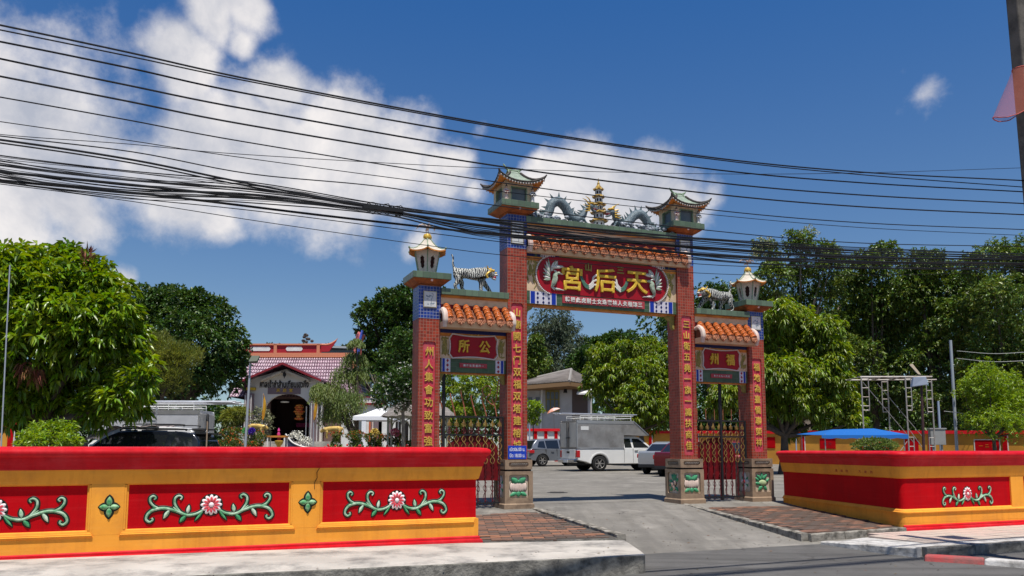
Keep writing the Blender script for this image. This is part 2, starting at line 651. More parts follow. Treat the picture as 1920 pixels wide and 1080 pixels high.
def ground_mat(name, c1, c2, dark, scale, crack=.5, streak=False, sp=120.0, light=None):
 mt = bpy.data.materials.new(name)
 mt.use_nodes = True
 nt = mt.node_tree
 b = nt.nodes['Principled BSDF']
 N = nt.nodes.new
 L = nt.links.new
 tc = N('ShaderNodeTexCoord')

 def noise(s, d, r=.6, v=None):
  n = N('ShaderNodeTexNoise')
  n.inputs['Scale'].default_value = s
  n.inputs['Detail'].default_value = d
  n.inputs['Roughness'].default_value = r
  L(v or tc.outputs['Object'], n.inputs['Vector'])
  return n.outputs['Fac']

 def ramp(f, a, bb, lo=0, hi=1):
  r_ = N('ShaderNodeMapRange')
  L(f, r_.inputs[0])
  r_.inputs[1].default_value = a
  r_.inputs[2].default_value = bb
  r_.inputs[3].default_value = lo
  r_.inputs[4].default_value = hi
  return r_.outputs[0]

 def mix(f, a, bb, mode='MIX'):
  x = N('ShaderNodeMix')
  x.data_type = 'RGBA'
  x.blend_type = mode
  for s, val in ((x.inputs['Factor'], f), (x.inputs['A'], a), (x.inputs['B'], bb)):
   if isinstance(val, tuple):
    s.default_value = (*val, 1)
   elif isinstance(val, (int, float)):
    s.default_value = val
   else:
    L(val, s)
  return x.outputs['Result']
 c = mix(ramp(noise(scale, 8, .65), .35, .65), c1, c2)
 c = mix(ramp(noise(scale * .33, 6, .7), .48, .68, 0, .8), c, dark)
 c = mix(ramp(noise(scale * 2.6, 7, .72), .54, .70, 0, .55), c, tuple(x * .5 for x in c2))
 c = mix(ramp(noise(.35, 4, .6), .40, .60, 0, .35), c, tuple(x * .6 for x in c1))
 # fine aggregate speckle
 c = mix(ramp(noise(sp, 2, .7), .3, .7, 0, .5), c, tuple(x * .45 for x in c1))
 c = mix(ramp(noise(sp * 1.7, 1, .5), .62, .75, 0, .35), c, tuple(min(1, x * 1.9) for x in c1))
 if light:
  c = mix(ramp(noise(.9, 7, .7), .52, .70, 0, .6), c, light)
 # tyre-worn streaks along the street
 if streak:
  mp = N('ShaderNodeMapping')
  mp.inputs['Rotation'].default_value = (0, 0, -GROT)
  mp.inputs['Scale'].default_value = (.08, 1.6, 1) if streak is True else (1.3, .10, 1)
  L(tc.outputs['Object'], mp.inputs[0])
  c = mix(ramp(noise(2.4, 5, .6, mp.outputs[0]), .42, .62, 0, .55 if streak is True else .38), c, tuple(x * .38 for x in c1))
 # cracks
 wv = N('ShaderNodeMix')
 wv.data_type = 'VECTOR'
 vo = N('ShaderNodeTexVoronoi')
 vo.feature = 'DISTANCE_TO_EDGE'
 vo.inputs['Scale'].default_value = .55
 nn = N('ShaderNodeTexNoise')
 nn.inputs['Scale'].default_value = 2.2
 nn.inputs['Detail'].default_value = 6
 L(tc.outputs['Object'], nn.inputs['Vector'])
 va = N('ShaderNodeVectorMath')
 va.operation = 'MULTIPLY_ADD'
 L(nn.outputs['Color'], va.inputs[0])
 va.inputs[1].default_value = (.9, .9, 0)
 L(tc.outputs['Object'], va.inputs[2])
 L(va.outputs[0], vo.inputs['Vector'])
 gate_ = ramp(noise(.5, 3), .45, .6)
 cf = N('ShaderNodeMath')
 cf.operation = 'MULTIPLY'
 L(ramp(vo.outputs['Distance'], .0, .012, crack, 0), cf.inputs[0])
 L(gate_, cf.inputs[1])
 c = mix(cf.outputs[0], c, (.025, .023, .02))
 L(c, b.inputs['Base Color'])
 b.inputs['Roughness'].default_value = .88
 b.inputs['Specular IOR Level'].default_value = .2
 bp = N('ShaderNodeBump')
 bp.inputs['Strength'].default_value = .5
 bp.inputs['Distance'].default_value = .012
 L(noise(sp * .5, 4, .7), bp.inputs['Height'])
 L(bp.outputs[0], b.inputs['Normal'])
 return mt

ASPH = ground_mat('road_asphalt', (.15, .143, .135), (.115, .11, .104), (.075, .072, .07), 1.5, .75, True, 90)
PARK = ground_mat('car_park_concrete', (.25, .23, .20), (.19, .175, .15), (.125, .115, .10), .6, .8, False, 60, light=(.32, .295, .26))
DRIVE = ground_mat('driveway_concrete', (.27, .25, .22), (.20, .185, .16), (.12, .11, .098), 1.2, .8, 'in', 110, light=(.34, .315, .275))
EARTH = mat('dry_ground', (.16, .145, .12), .95, col2=(.11, .10, .085), nscale=.2, bump=.3)

def sheet(name, m_, s0, s1, q0, q1, dz, ns=2):
 """ground sheet between street coordinates s (along) and q (across) that follows the slope"""
 qs = sorted({q0, q1, *[q for q, _ in QZ if q0 < q < q1]})
 mb = MB()
 vs = []
 for q in qs:
  for i in range(ns):
   s = s0 + (s1 - s0) * i / (ns - 1)
   x, y = s * CA - q * SA, s * SA + q * CA
   vs.append((x, y, gz(x, y) + dz))
 fs = []
 for j in range(len(qs) - 1):
  for i in range(ns - 1):
   fs.append((j * ns + i, j * ns + i + 1, (j + 1) * ns + i + 1, (j + 1) * ns + i))
 mb.add(vs, fs)
 o = mb.obj(name, m_)
 return struct(o)

sheet('ground', EARTH, -900, 900, -300, 900, 0)
sheet('road', ASPH, -80, 80, 1.0, 10.9, .004)
sheet('driveway', DRIVE, -8, 18, 10.9, 17.6, .004)
sheet('car_park', PARK, -45, 60, 17.6, 58, .008)

# far side verge of the street, behind the photographer
mb = MB()
mb.M = Matrix.Rotation(GROT, 4, 'Z')
mb.box(-60, -8, -.6, 60, .9, -.2)
struct(mb.obj('far_pavement', CONC))

# round manhole cover set in the car park
def manhole(loc):
 mb = MB()
 mb.lathe([(.30, -.01), (.30, .004), (.27, .008), (0.0, .009)], n=24)
 for k in range(5):
  mb.box(-.2, -.18 + k * .09, .009, .2, -.15 + k * .09, .014)
 o = mb.obj('manhole_cover', mat('cast_iron', (.05, .047, .045), .7, dirt=(.12, .11, .1), dirtscale=8), loc=loc)
 tag(o, 'round dark manhole cover set in the car park surface behind the gate', 'manhole cover')

# ------------------------------------------------------------------ pavements, kerbs
def slab(name, poly, zs, depth, m_side, m_top=None, bevel=.012, kind='structure'):
 mb = MB()
 n = len(poly)
 vs = [(p[0], p[1], z) for p, z in zip(poly, zs)] + [(p[0], p[1], z - depth) for p, z in zip(poly, zs)]
 mb.cur = 0
 mb.add(vs, [tuple(range(n))])
 k = len(mb.v) - 2 * n
 mb.cur = 1
 mb.f.append(tuple(k + n + i for i in range(n - 1, -1, -1)))
 mb.mi.append(1)
 for i in range(n):
  j = (i + 1) % n
  mb.f.append((k + i, k + n + i, k + n + j, k + j))
  mb.mi.append(1)
 o = mb.obj(name, [m_top or m_side, m_side], bevel=bevel)
 if kind:
  o['kind'] = kind
 return o

def rough_line(a, b, n, amp, seed):
 r_ = random.Random(seed)
 a, b = Vector(a), Vector(b)
 d = (b - a).normalized()
 nrm = Vector((-d.y, d.x))
 out = []
 for i in range(n + 1):
  p = a.lerp(b, i / n)
  if 0 < i < n:
   p = p + nrm * r_.uniform(-amp, amp)
  out.append((p.x, p.y))
 return out

# left pavement: weathered concrete slab with a high, stained kerb face
fr = rough_line((-13.5, 6.0), (1.74, 11.03), 34, .014, 3)
poly = fr + [(1.79, 11.07), (1.80, 11.4), (1.76, 12.84), (-.42, 12.46)] + [(-.42 - i * CA, 12.56 - i * SA) for i in (.4, 14)]
zs = [-.10] * len(poly)
zs[-1] = .02
zs[0] = -.06
slab('pavement_left', poly, zs, .42, CONC_D, CONC, .02)

# brick forecourt bases
BASEM = mat('mortar_bed', (.085, .075, .065), .95, col2=(.055, .05, .045), nscale=6)
PL_L = [(-.42, 12.5), (1.66, 12.86), (.47, 18.05), (-.25, 17.7), (-2.4, 16.9)]
Z_L = [-.098, -.075, -.028, -.03, -.05]
slab('forecourt_left', PL_L, Z_L, .3, CONC_D, BASEM, 0)
PL_R = [(4.22, 19.55), (5.12, 14.28), (7.38, 15.55), (6.85, 20.55), (5.9, 20.4)]
Z_R = [-.02, -.175, -.165, -.03, -.03]
slab('forecourt_right', PL_R, Z_R, .3, CONC_D, BASEM, 0)

BR = [mat('clay_paver_orange', (.34, .16, .09), .85, col2=(.25, .115, .07), nscale=3, ndetail=8, dirt=(.07, .05, .04), dirtscale=5, dirtamt=.7, bump=.5, bscale=60, bdist=.003),
  mat('clay_paver_brown', (.23, .12, .08), .88, col2=(.16, .09, .065), nscale=3, ndetail=8, dirt=(.05, .04, .035), dirtscale=5, dirtamt=.8, bump=.5, bscale=60, bdist=.003),
  mat('clay_paver_sooty', (.115, .085, .07), .9, col2=(.075, .06, .05), nscale=3, ndetail=8, dirt=(.20, .10, .06), dirtscale=5, dirtamt=.5, bump=.5, bscale=60, bdist=.003)]

def inside(p, poly):
 c = False
 n = len(poly)
 for i in range(n):
  a, b = poly[i], poly[(i + 1) % n]
  if (a[1] > p[1]) != (b[1] > p[1]) and p[0] < (b[0] - a[0]) * (p[1] - a[1]) / (b[1] - a[1]) + a[0]:
   c = not c
 return c

def plane_z(poly, zs):
 A = np.array([[p[0], p[1], 1] for p in poly])
 s = np.linalg.lstsq(A, np.array(zs), rcond=None)[0]
 return lambda x, y: s[0] * x + s[1] * y + s[2]

def pave(parent, poly, zs, bw, bh, mats, ang, weights, off=.5, gap=.010, thick=.03, up=.012, name='brick', jit=.003, seed=1):
 r_ = random.Random(seed)
 mes = []
 for m_ in mats:
  mb = MB()
  mb.box(-bw / 2 + gap / 2, -bh / 2 + gap / 2, -thick, bw / 2 - gap / 2, bh / 2 - gap / 2, up)
  me = mb.mesh(name, m_)
  mes.append(me)
 zf = plane_z(poly, zs)
 c, s = math.cos(ang), math.sin(ang)
 cx = sum(p[0] for p in poly) / len(poly)
 cy = sum(p[1] for p in poly) / len(poly)
 n = 0
 for j in range(-60, 61):
  for i in range(-60, 61):
   lx, ly = (i + (off if j % 2 else 0)) * bw, j * bh
   x, y = cx + lx * c - ly * s, cy + lx * s + ly * c
   ok = all(inside((x + (a * c - b * s), y + (a * s + b * c)), poly)
      for a in (-bw * .42, bw * .42) for b in (-bh * .42, bh * .42))
   if not ok:
    continue
   k = r_.choices(range(len(mats)), weights)[0]
   o = put(name, mes[k], parent, (x, y, zf(x, y) + r_.uniform(-jit, jit)), (r_.uniform(-.008, .008), r_.uniform(-.008, .008), ang + r_.uniform(-.006, .006)))
   n += 1
 return n

fl = [o for o in S.objects if o.name == 'forecourt_left'][0]
frt = [o for o in S.objects if o.name == 'forecourt_right'][0]
pave(fl, PL_L, Z_L, .34, .17, BR, R(4), [3, 6, 5], seed=5)
pave(frt, PL_R, Z_R, .34, .17, BR, R(18), [1, 5, 8], seed=8)

def kerb(name, a, b, za, zb, w, h, m_, seg, seed, top=None, amp=.01):
 """kerb of short worn stones from a to b, the stones are pieces of it"""
 r_ = random.Random(seed)
 a, b = Vector(a), Vector(b)
 d = b - a
 Ln = d.length
 n = max(1, int(Ln / seg))
 root = bpy.data.objects.new(name, None)
 COL.objects.link(root)
 root['kind'] = 'structure'
 ang = math.atan2(d.y, d.x)
 for i in range(n):
  mb = MB()
  l = Ln / n
  # a worn block with an uneven top edge
  k = 6
  vs, fs = [], []
  for j in range(k + 1):
   x = -l / 2 + .004 + (l - .008) * j / k
   e1, e2, e3 = r_.uniform(-amp, amp), r_.uniform(-amp, amp) * .6, r_.uniform(-amp, amp)
   vs += [(x, -w / 2 + e1, -h), (x, -w / 2 + e1 * .6, -.012 + e2 * .5), (x, -w / 2 + .014 + e1 * .6, e2), (x, w / 2 - .012 + e3 * .5, e2 * .7), (x, w / 2 + e3 * .6, -.012), (x, w / 2 + e3, -h)]
  for j in range(k):
   for q in range(5):
    fs.append((j * 6 + q, (j + 1) * 6 + q, (j + 1) * 6 + q + 1, j * 6 + q + 1))
  fs.append((0, 1, 2, 3, 4, 5))
  fs.append(tuple(k * 6 + q for q in (5, 4, 3, 2, 1, 0)))
  mb.add(vs, fs)
  t = (i + .5) / n
  p = a.lerp(b, t)
  o = mb.obj('kerb_stone', m_, root, loc=(p.x, p.y, za + (zb - za) * t))
  o.rotation_euler = (0, -math.atan2(zb - za, Ln), ang)
 return root

KERBM = mat('mossy_kerb', (.34, .31, .265), .9, col2=(.16, .145, .12), nscale=6, ndetail=8, bump=.8, bscale=30, dirt=(.03, .028, .022), dirtscale=7, dirtamt=.9, bdist=.012)
kerb('kerb_left', (.53, 18.0), (1.72, 12.92), .025, -.02, .15, .3, KERBM, .62, 1, amp=.014)
kerb('kerb_right', (4.16, 19.6), (5.06, 14.2), .01, -.14, .15, .3, KERBM, .62, 2, amp=.014)
kerb('kerb_forecourt', (5.12, 14.2), (7.36, 15.42), -.15, -.15, .12, .3, KERBM, .8, 3)

# right pavement: pale square tiles, broad whitewashed edge, stained kerb
PR = [(5.42, 13.95), (6.32, 12.78), (9.6, 14.14), (16, 16.7), (16, 19.2), (7.42, 15.36)]
ZR = [-.255, -.21, -.21, -.21, -.21, -.22]
pr = slab('pavement_right', PR, ZR, .3, KERBW, KERBW, .02)
TILE = mat('beige_pavement_tile', (.50, .41, .34), .75, col2=(.44, .36, .30), nscale=2.5, ndetail=6, dirt=(.30, .26, .22), dirtscale=1.6, dirtamt=.5, bump=.3, bscale=120)
TILE2 = mat('beige_pavement_tile_pink', (.52, .39, .33), .75, col2=(.47, .36, .30), nscale=2.5, ndetail=6, dirt=(.30, .26, .22), dirtscale=1.6, dirtamt=.5, bump=.3, bscale=120)
TP = [(6.05, 14.66), (6.55, 13.15), (9.7, 14.5), (14, 16.2), (14, 18.3), (7.42, 15.36)]
pave(pr, TP, [-.212] * 6, .3, .3, [TILE, TILE2], GROT, [6, 4], off=0, gap=.006, up=.008, thick=.02, name='paving_tile', jit=.0012, seed=4)
kerb('kerb_whitewashed', (5.30, 13.98), (6.30, 12.70), -.25, -.2, .22, .25, KERBW, .9, 5, amp=.02)
kerb('kerb_street_right', (6.34, 12.72), (16, 16.62), -.2, -.2, .17, .3, CONC_D, 1.0, 6, amp=.012)
# red and white painted kerb stones that bend out into the road
pts = [(6.18, 12.36), (6.86, 11.95), (7.34, 11.5), (7.62, 10.9), (7.9, 10.2)]
root = struct(bpy.data.objects.new('painted_kerb', None))
COL.objects.link(root)
for i in range(4):
 a, b = Vector(pts[i]), Vector(pts[i + 1])
 d = b - a
 mb = MB()
 l = d.length
 mb.frus(0, 0, -.1, .09, l * .99, .34, l * .97, .22)
 o = mb.obj('kerb_stone', KERBR if i % 2 == 0 else KERBW, root, bevel=.03, loc=((a.x + b.x) / 2, (a.y + b.y) / 2, -.35))
 o.rotation_euler = (0, 0, math.atan2(d.y, d.x))
manhole((1.3, 23.5, gz(1.3, 23.5) + .01))
# dry leaves and grit gathered along the kerbs
r_ = random.Random(12)
mb = MB()
for k in range(520):
 a, b, w_ = r_.choice([((.75, 18.0), (1.95, 12.6), .5), ((4.0, 19.4), (4.9, 14.0), .4), ((-8, 8.1), (1.6, 11.2), 1.2), ((2.0, 11.0), (9, 12.2), 1.6), ((2.2, 17), (3.0, 12.5), 1.6), ((0.2, 17.5), (1.2, 13.2), .8), ((4.7, 19), (6.2, 15.4), .7)])
 t_ = r_.random()
 x, y = a[0] + (b[0] - a[0]) * t_ + r_.gauss(0, w_ * .4), a[1] + (b[1] - a[1]) * t_ + r_.gauss(0, w_ * .3)
 q = -x * SA + y * CA
 z = gz(x, y) + .008
 if inside((x, y), PL_L):
  z = plane_z(PL_L, Z_L)(x, y) + .018
 elif inside((x, y), PL_R):
  z = plane_z(PL_R, Z_R)(x, y) + .018
 elif x < 1.72 and 9.6 < q < 12.4:
  z = -.09
 elif q < 9.9 and x < 1.8:
  continue
 s_ = r_.uniform(.008, .034)
 an = r_.uniform(0, 6.28)
 c_, d_ = math.cos(an) * s_, math.sin(an) * s_
 mb.add([(x - c_, y - d_, z), (x - d_ * .4, y + c_ * .4, z + s_ * .3), (x + c_, y + d_, z + s_ * .1), (x + d_ * .4, y - c_ * .4, z + .002)], [(0, 1, 2), (0, 2, 3)])
o = mb.obj('ground_litter', mat('dry_litter', (.12, .075, .04), .9, island=.5))
tag(o, 'dry leaves and grit scattered along the kerbs and driveway', 'litter', None, 'stuff')

# ------------------------------------------------------------------ front walls
def sweep(mb, path, prof, close_ends=True):
 """sweep an (offset, z) profile along a 2-D path; offset goes to the right of the travel direction"""
 n = len(path)
 P = [Vector(p) for p in path]
 nr = []
 for i in range(n):
  if i == 0:
   d = (P[1] - P[0]).normalized()
   nr.append(Vector((d.y, -d.x)))
  elif i == n - 1:
   d = (P[-1] - P[-2]).normalized()
   nr.append(Vector((d.y, -d.x)))
  else:
   d1 = (P[i] - P[i - 1]).normalized()
   d2 = (P[i + 1] - P[i]).normalized()
   a, b = Vector((d1.y, -d1.x)), Vector((d2.y, -d2.x))
   m_ = (a + b).normalized()
   nr.append(m_ / max(.3, m_.dot(a)))
 k = len(prof)
 vs = []
 for i in range(n):
  for (o, z) in prof:
   q = P[i] + nr[i] * o
   vs.append((q.x, q.y, z))
 fs = []
 for i in range(n - 1):
  for j in range(k - 1):
   fs.append((i * k + j, i * k + j + 1, (i + 1) * k + j + 1, (i + 1) * k + j))
 mb.add(vs, fs)

FOOT = [(.085, -.45), (.085, -.09), (.075, -.06), (.05, -.05), (.05, -.02), (.035, -.01), (.03, -.005)]
LOWY = [(.03, -.005), (.03, .185), (.055, .19), (.055, .21), (.035, .222), (.032, .24), (.008, .262), (0, .264)]
LOWP = [(.03, -.005), (.031, .255), (.0, .258)]
LEDGE = [(.028, .176), (.052, .188), (.058, .205), (.046, .212), (.046, .226), (.036, .232), (.034, .246), (.006, .268), (-.01, .269)]
PANR = [(0, .264), (0, .84)]
UPY = [(0, .84), (.03, .855), (.036, .87), (.07, 1.0), (.075, 1.04)]
COP = [(.075, 1.04), (.085, 1.043), (.095, 1.10), (.125, 1.16), (.135, 1.20), (.16, 1.215), (.178, 1.24), (.182, 1.27), (.17, 1.30), (.13, 1.322), (.02, 1.335), (-.25, 1.34), (-.58, 1.325), (-.60, 1.28), (-.52, 1.04)]
BACK = [(-.52, 1.04), (-.45, .9), (-.45, -.5)]

def wall_parts(root, path, foot_path=None, foot=True):
 for nm, pf, m_, pth in (('foot_moulding', FOOT, REDTOP, foot_path or path), ('lower_band', LOWP, YEL, path), ('red_band', PANR, RED, path),
       ('upper_band', UPY, YEL, path), ('coping', COP, REDTOP, path), ('back_face', BACK, YEL, path)):
  if nm == 'foot_moulding' and not foot:
   pf = [(.03, -.45), (.03, -.005)]
   m_ = YEL
   nm = 'lower_edge'
  mb = MB()
  sweep(mb, pth, pf)
  mb.obj(nm, m_, root, smooth=True)

GREEN1 = mat('painted_leaf_green', (.12, .33, .17), .45, col2=(.42, .56, .42), nscale=14, ndetail=2, bump=.1)
GREENL = mat('painted_leaf_pale', (.58, .66, .52), .45, col2=(.30, .50, .32), nscale=22, ndetail=1)
GREEND = mat('painted_leaf_dark', (.03, .22, .09), .45, col2=(.10, .36, .16), nscale=20, ndetail=2)
OUTL = mat('black_outline_paint', (.012, .016, .012), .5)
PETW = mat('petal_white', (.80, .70, .70), .45)
PETR = mat('petal_red', (.60, .03, .05), .45, col2=(.70, .12, .14), nscale=30)

def curve(pts, n=6):
 """smooth Catmull-Rom through 2-D/3-D points"""
 P = [Vector(p) for p in pts]
 P = [P[0] * 2 - P[1]] + P + [P[-1] * 2 - P[-2]]
 out = []
 for i in range(1, len(P) - 2):
  p0, p1, p2, p3 = P[i - 1], P[i], P[i + 1], P[i + 2]
  for k in range(n):
   t = k / n
   out.append(.5 * ((2 * p1) + (-p0 + p2) * t + (2 * p0 - 5 * p1 + 4 * p2 - p3) * t * t + (-p0 + 3 * p1 - 3 * p2 + p3) * t ** 3))
 out.append(P[-2])
 return out

def flat_leaf(mb, base, tip, w, y, thick, n=7):
 """almond leaf with a raised midrib lying on a wall face (x-z plane, towards -y)"""
 b, t = Vector((base[0], base[1])), Vector((tip[0], tip[1]))
 d = t - b
 nr = Vector((-d.y, d.x)).normalized()
 vs = []
 for i in range(n + 1):
  s = i / n
  hw = w * math.sin(math.pi * (.04 + .96 * s) ** .85) ** .8 if i < n else 0
  hw = max(hw, w * .12 if i == 0 else 0)
  c = b + d * s
  for e, hh in ((-1, 0), (-.55, .8), (0, 1), (.55, .8), (1, 0)):
   q = c + nr * hw * e
   vs.append((q.x, y - thick * hh * min(1, hw / w * 1.5 + .1), q.y))
 fs = []
 for i in range(n):
  for j in range(4):
   fs.append((i * 5 + j, i * 5 + j + 1, (i + 1) * 5 + j + 1, (i + 1) * 5 + j))
 mb.add(vs, fs)

def relief_meshes():
 """one spray of scrolls, leaves and a daisy; metres, centred, facing -y"""
 k = .0021
 C = lambda x, y: ((x - 1250) * k, (405 - y) * k)
 stems = [([(1300, 440), (1345, 462), (1400, 465), (1455, 440), (1530, 420), (1590, 428), (1622, 452), (1632, 485), (1612, 503), (1594, 492), (1600, 478)], .017),
    ([(1420, 462), (1448, 430), (1468, 395), (1468, 360), (1448, 343), (1428, 352), (1436, 368)], .014),
    ([(1550, 424), (1590, 405), (1612, 378), (1612, 352), (1594, 342), (1580, 354), (1590, 364)], .013)]
 leaves = [((1392, 455), (1383, 402), .024), ((1402, 468), (1436, 512), .026), ((1500, 430), (1532, 486), .025), ((1300, 445), (1346, 505), .017), ((1450, 438), (1480, 412), .010), ((1565, 428), (1600, 412), .010)]
 st, ou, lf, lp = MB(), MB(), MB(), MB()
 for sg in (1, -1):
  for pts, r_ in stems:
   p = curve([Vector((C(*q)[0] * sg, 0, C(*q)[1])) for q in pts], 5)
   rr = [r_ * (.75 + .35 * math.sin(math.pi * min(1, i / len(p) * 1.1 + .1))) for i in range(len(p))]
   st.tube([q + Vector((0, -.008, 0)) for q in p], rr, 8, .9)
   ou.tube([q + Vector((0, -.001, 0)) for q in p], [a + .019 for a in rr], 8, .25)
  for i, (b, t, w) in enumerate(leaves):
   b2, t2 = C(*b), C(*t)
   b2, t2 = (b2[0] * sg, b2[1]), (t2[0] * sg, t2[1])
   flat_leaf(lf if i % 2 else lp, b2, t2, w, -.004, .018)
   d = (Vector(t2) - Vector(b2)).normalized() * .020
   flat_leaf(ou, (b2[0] - d.x * .3, b2[1] - d.y * .3), (t2[0] + d.x, t2[1] + d.y), w + .018, -.001, .004)
 pw, prd, ce = MB(), MB(), MB()
 for i in range(12):
  a = 2 * math.pi * i / 12
  rot = Euler((0, -a, 0))
  pw.ell((math.cos(a) * .085, -.006, math.sin(a) * .085), (.054, .016, .028), 10, 6, rot)
  prd.ell((math.cos(a) * .074, -.017, math.sin(a) * .074), (.040, .010, .017), 8, 4, rot)
 ou.lathe([(.150, 0), (.150, .003)], n=24)
 k2 = len(ou.v)
 # the disc above is a lathe around z: turn it to face the street
 for i in range(k2 - 48, k2):
  x, y, z = ou.v[i]
  ou.v[i] = (x, -z, y)
 ce.ell((0, -.016, 0), (.034, .022, .034), 12, 6)
 return [('vine_stem', st.mesh('vine_stem', GREEN1, True)), ('vine_leaf', lf.mesh('vine_leaf', GREEND, True)), ('vine_leaf', lp.mesh('vine_leaf', GREENL, True)),
   ('painted_outline', ou.mesh('painted_outline', OUTL)), ('petal', pw.mesh('petal', PETW, True)), ('petal', prd.mesh('petal', PETR, True)), ('flower_centre', ce.mesh('flower_centre', PETW, True))]

RELIEF = relief_meshes()

def quat_meshes():
 g, o = MB(), MB()
 for k in range(4):
  a = k * math.pi / 2
  e = (math.cos(a), math.sin(a))
  L_ = .135 if k % 2 else .12
  flat_leaf(g, (e[0] * .012, e[1] * .012), (e[0] * L_, e[1] * L_), .036, -.004, .028)
  flat_leaf(o, (e[0] * .0, e[1] * .0), (e[0] * (L_ + .014), e[1] * (L_ + .028)), .060, -.001, .006)
 g.ell((0, -.014, 0), .016)
 return g.mesh('quatrefoil_leaf', mat('quatrefoil_green', (.05, .26, .09), .45, col2=(.28, .46, .26), nscale=18, ndetail=2), True), o.mesh('painted_outline', OUTL)

QUAT = quat_meshes()

def add_relief(root, x, z, y, sx=1.0, rot=0.0):
 c = bpy.data.objects.new('floral_relief', None)
 COL.objects.link(c)
 c.parent = root
 c.location = (x, y, z)
 c.rotation_euler = (0, 0, rot)
 c.scale = (sx, 1, 1)
 for nm, me in RELIEF:
  put(nm, me, c)

def wall_panel_frame(root, x0, x1, y):
 """bevelled picture-frame moulding round a sunken red panel"""
 mb = MB()
 z0, z1 = .264, .845
 for k, (i0, y0, i1, y1) in enumerate([(0, -.030, .022, -.030), (.022, -.030, .03, -.012), (.03, -.012, .045, -.010), (.045, -.010, .05, 0.004)]):
  a = [(x0 + i0, y + y0, z0 + 0), (x1 - i0, y + y0, z0 + 0), (x1 - i0, y + y0, z1 - 0), (x0 + i0, y + y0, z1 - 0)]
  b = [(x0 + i1, y + y1, z0 + 0), (x1 - i1, y + y1, z0 + 0), (x1 - i1, y + y1, z1 - 0), (x0 + i1, y + y1, z1 - 0)]
  for j in (1, 3):
   j2 = (j + 1) % 4
   mb.add([a[j], a[j2], b[j2], b[j]], [(0, 1, 2, 3)])
 mb.obj('panel_frame', YEL, root)

wl = thing('boundary_wall', 'long red and ochre wall with floral relief panels on the left of the gate', 'wall', WALL, GROT)
PY = .085
XR = -.09
wall_parts(wl, [(-17, PY), (XR, PY), (XR, .75)])
mb = MB()
mb.box(-17, PY + .2, -.5, XR - .05, PY + .44, 1.3)
mb.obj('wall_core', YEL, wl)
pil = [(-2.84, -2.46), (-5.37, -4.98), (-7.9, -7.5), (-10.4, -10.0), (-12.9, -12.5)]
pan = [(-2.46, XR - 0), (-4.98, -2.84), (-7.5, -5.37), (-10.0, -7.9), (-12.5, -10.4)]
for i, (a, b) in enumerate(pil):
 mb = MB()
 mb.box(a, PY - .032, .2, b, PY + .01, .90)
 mb.obj('pilaster', YEL, wl, bevel=.006)
 q = bpy.data.objects.new('quatrefoil', None)
 COL.objects.link(q)
 q.parent = wl
 q.location = ((a + b) / 2 + .02, PY - .033, .56)
 put('quatrefoil_leaf', QUAT[0], q)
 put('painted_outline', QUAT[1], q)
for i, (a, b) in enumerate(pan):
 wall_panel_frame(wl, a, b, PY) if i else None
 e0, e1 = a - .045, (b + .045 if i else b)
 mb = MB()
 k = len(LEDGE)
 vs = []
 for x, s in ((e0, 1), (e1, -1 if i else 1)):
  for q, (o_, z_) in enumerate(LEDGE):
   vs.append((x + s * (.05 * q / (k - 1) if (s > 0) == (x == e0) or i else -o_), PY - o_, z_))
 mb.add(vs, [(q, q + 1, k + q + 1, k + q) for q in range(k - 1)] + [tuple(range(k)), tuple(range(2 * k - 1, k - 1, -1))])
 mb.obj('panel_ledge', YEL, wl)
 add_relief(wl, (a + b) / 2 - (.06 if i == 0 else 0), .555, PY - .002, 1.0 if i else .95)
mb = MB()
mb.add([(-2.46, PY - .03, .264), (-2.46, PY - .03, .845), (-2.41, PY + .004, .845), (-2.41, PY + .004, .264)], [(0, 1, 2, 3)])
mb.obj('panel_frame', YEL, wl)
cr_ = MB()
cr_.tube([(-2.49, -.099, 1.27), (-2.485, -.049, 1.2), (-2.50, -.006, 1.12), (-2.49, .009, 1.03), (-2.52, .015, .98), (-2.51, .04, .90), (-2.545, .052, .83), (-2.54, .052, .74)], .004, 5)
cr_.obj('wall_crack', DARK, wl)
# right wall, which turns back towards the gate
cr = [(6.82 - .0, 20.35), (7.22, 17.0), (7.36, 15.80)]
# rounded corner into the street front
o2 = Vector((7.50, 15.62))
arc = []
f0 = Vector((7.46, 15.60))
d_in = (Vector((7.36, 15.80)) - Vector((7.22, 17.0))).normalized()
d_out = Vector((CA, SA))
c0 = Vector((7.395, 15.52))
for i in range(7):
 t = i / 6
 p0 = c0 - d_in * .16
 p2 = c0 + d_out * .16
 arc.append(tuple(p0 * (1 - t) ** 2 + c0 * 2 * t * (1 - t) + p2 * t * t))
path = [(6.80, 20.42)] + arc + [tuple(c0 + d_out * 14)]
wr = thing('boundary_wall', 'red and ochre wall right of the gate that turns the corner into the street', 'wall', (0, 0, 0), 0)
ft = arc[3:] + [tuple(c0 + d_out * 14)]
DZ = -.09
for nm, pf, m_, pth in (('foot_moulding', FOOT, REDTOP, ft), ('lower_edge', [(.03, -.45), (.03, 0)], YEL, path), ('lower_band', LOWY, YEL, path), ('red_band', PANR, RED, path),
      ('upper_band', UPY, YEL, path), ('coping', COP, REDTOP, path), ('back_face', BACK, YEL, path)):
 mb = MB()
 if nm == 'foot_moulding':
  pf = [(o * 1.25, z - .03) for o, z in pf]
  pf = pf + [(.0, -.03)]
 sweep(mb, pth, [(o, z + DZ * (1 if z < 1.0 else .7)) for o, z in pf])
 mb.obj(nm, m_, wr, smooth=True)
LX = Vector((CA, SA))
for s_ in (1.75,):
 p = c0 + LX * s_
 add_relief(wr, p.x + SA * .003, .52 + DZ, p.y - CA * .003, .86, GROT)
 p = c0 + LX * 4.8
 add_relief(wr, p.x + SA * .003, .52 + DZ, p.y - CA * .003, .9, GROT)
pw_ = MB()
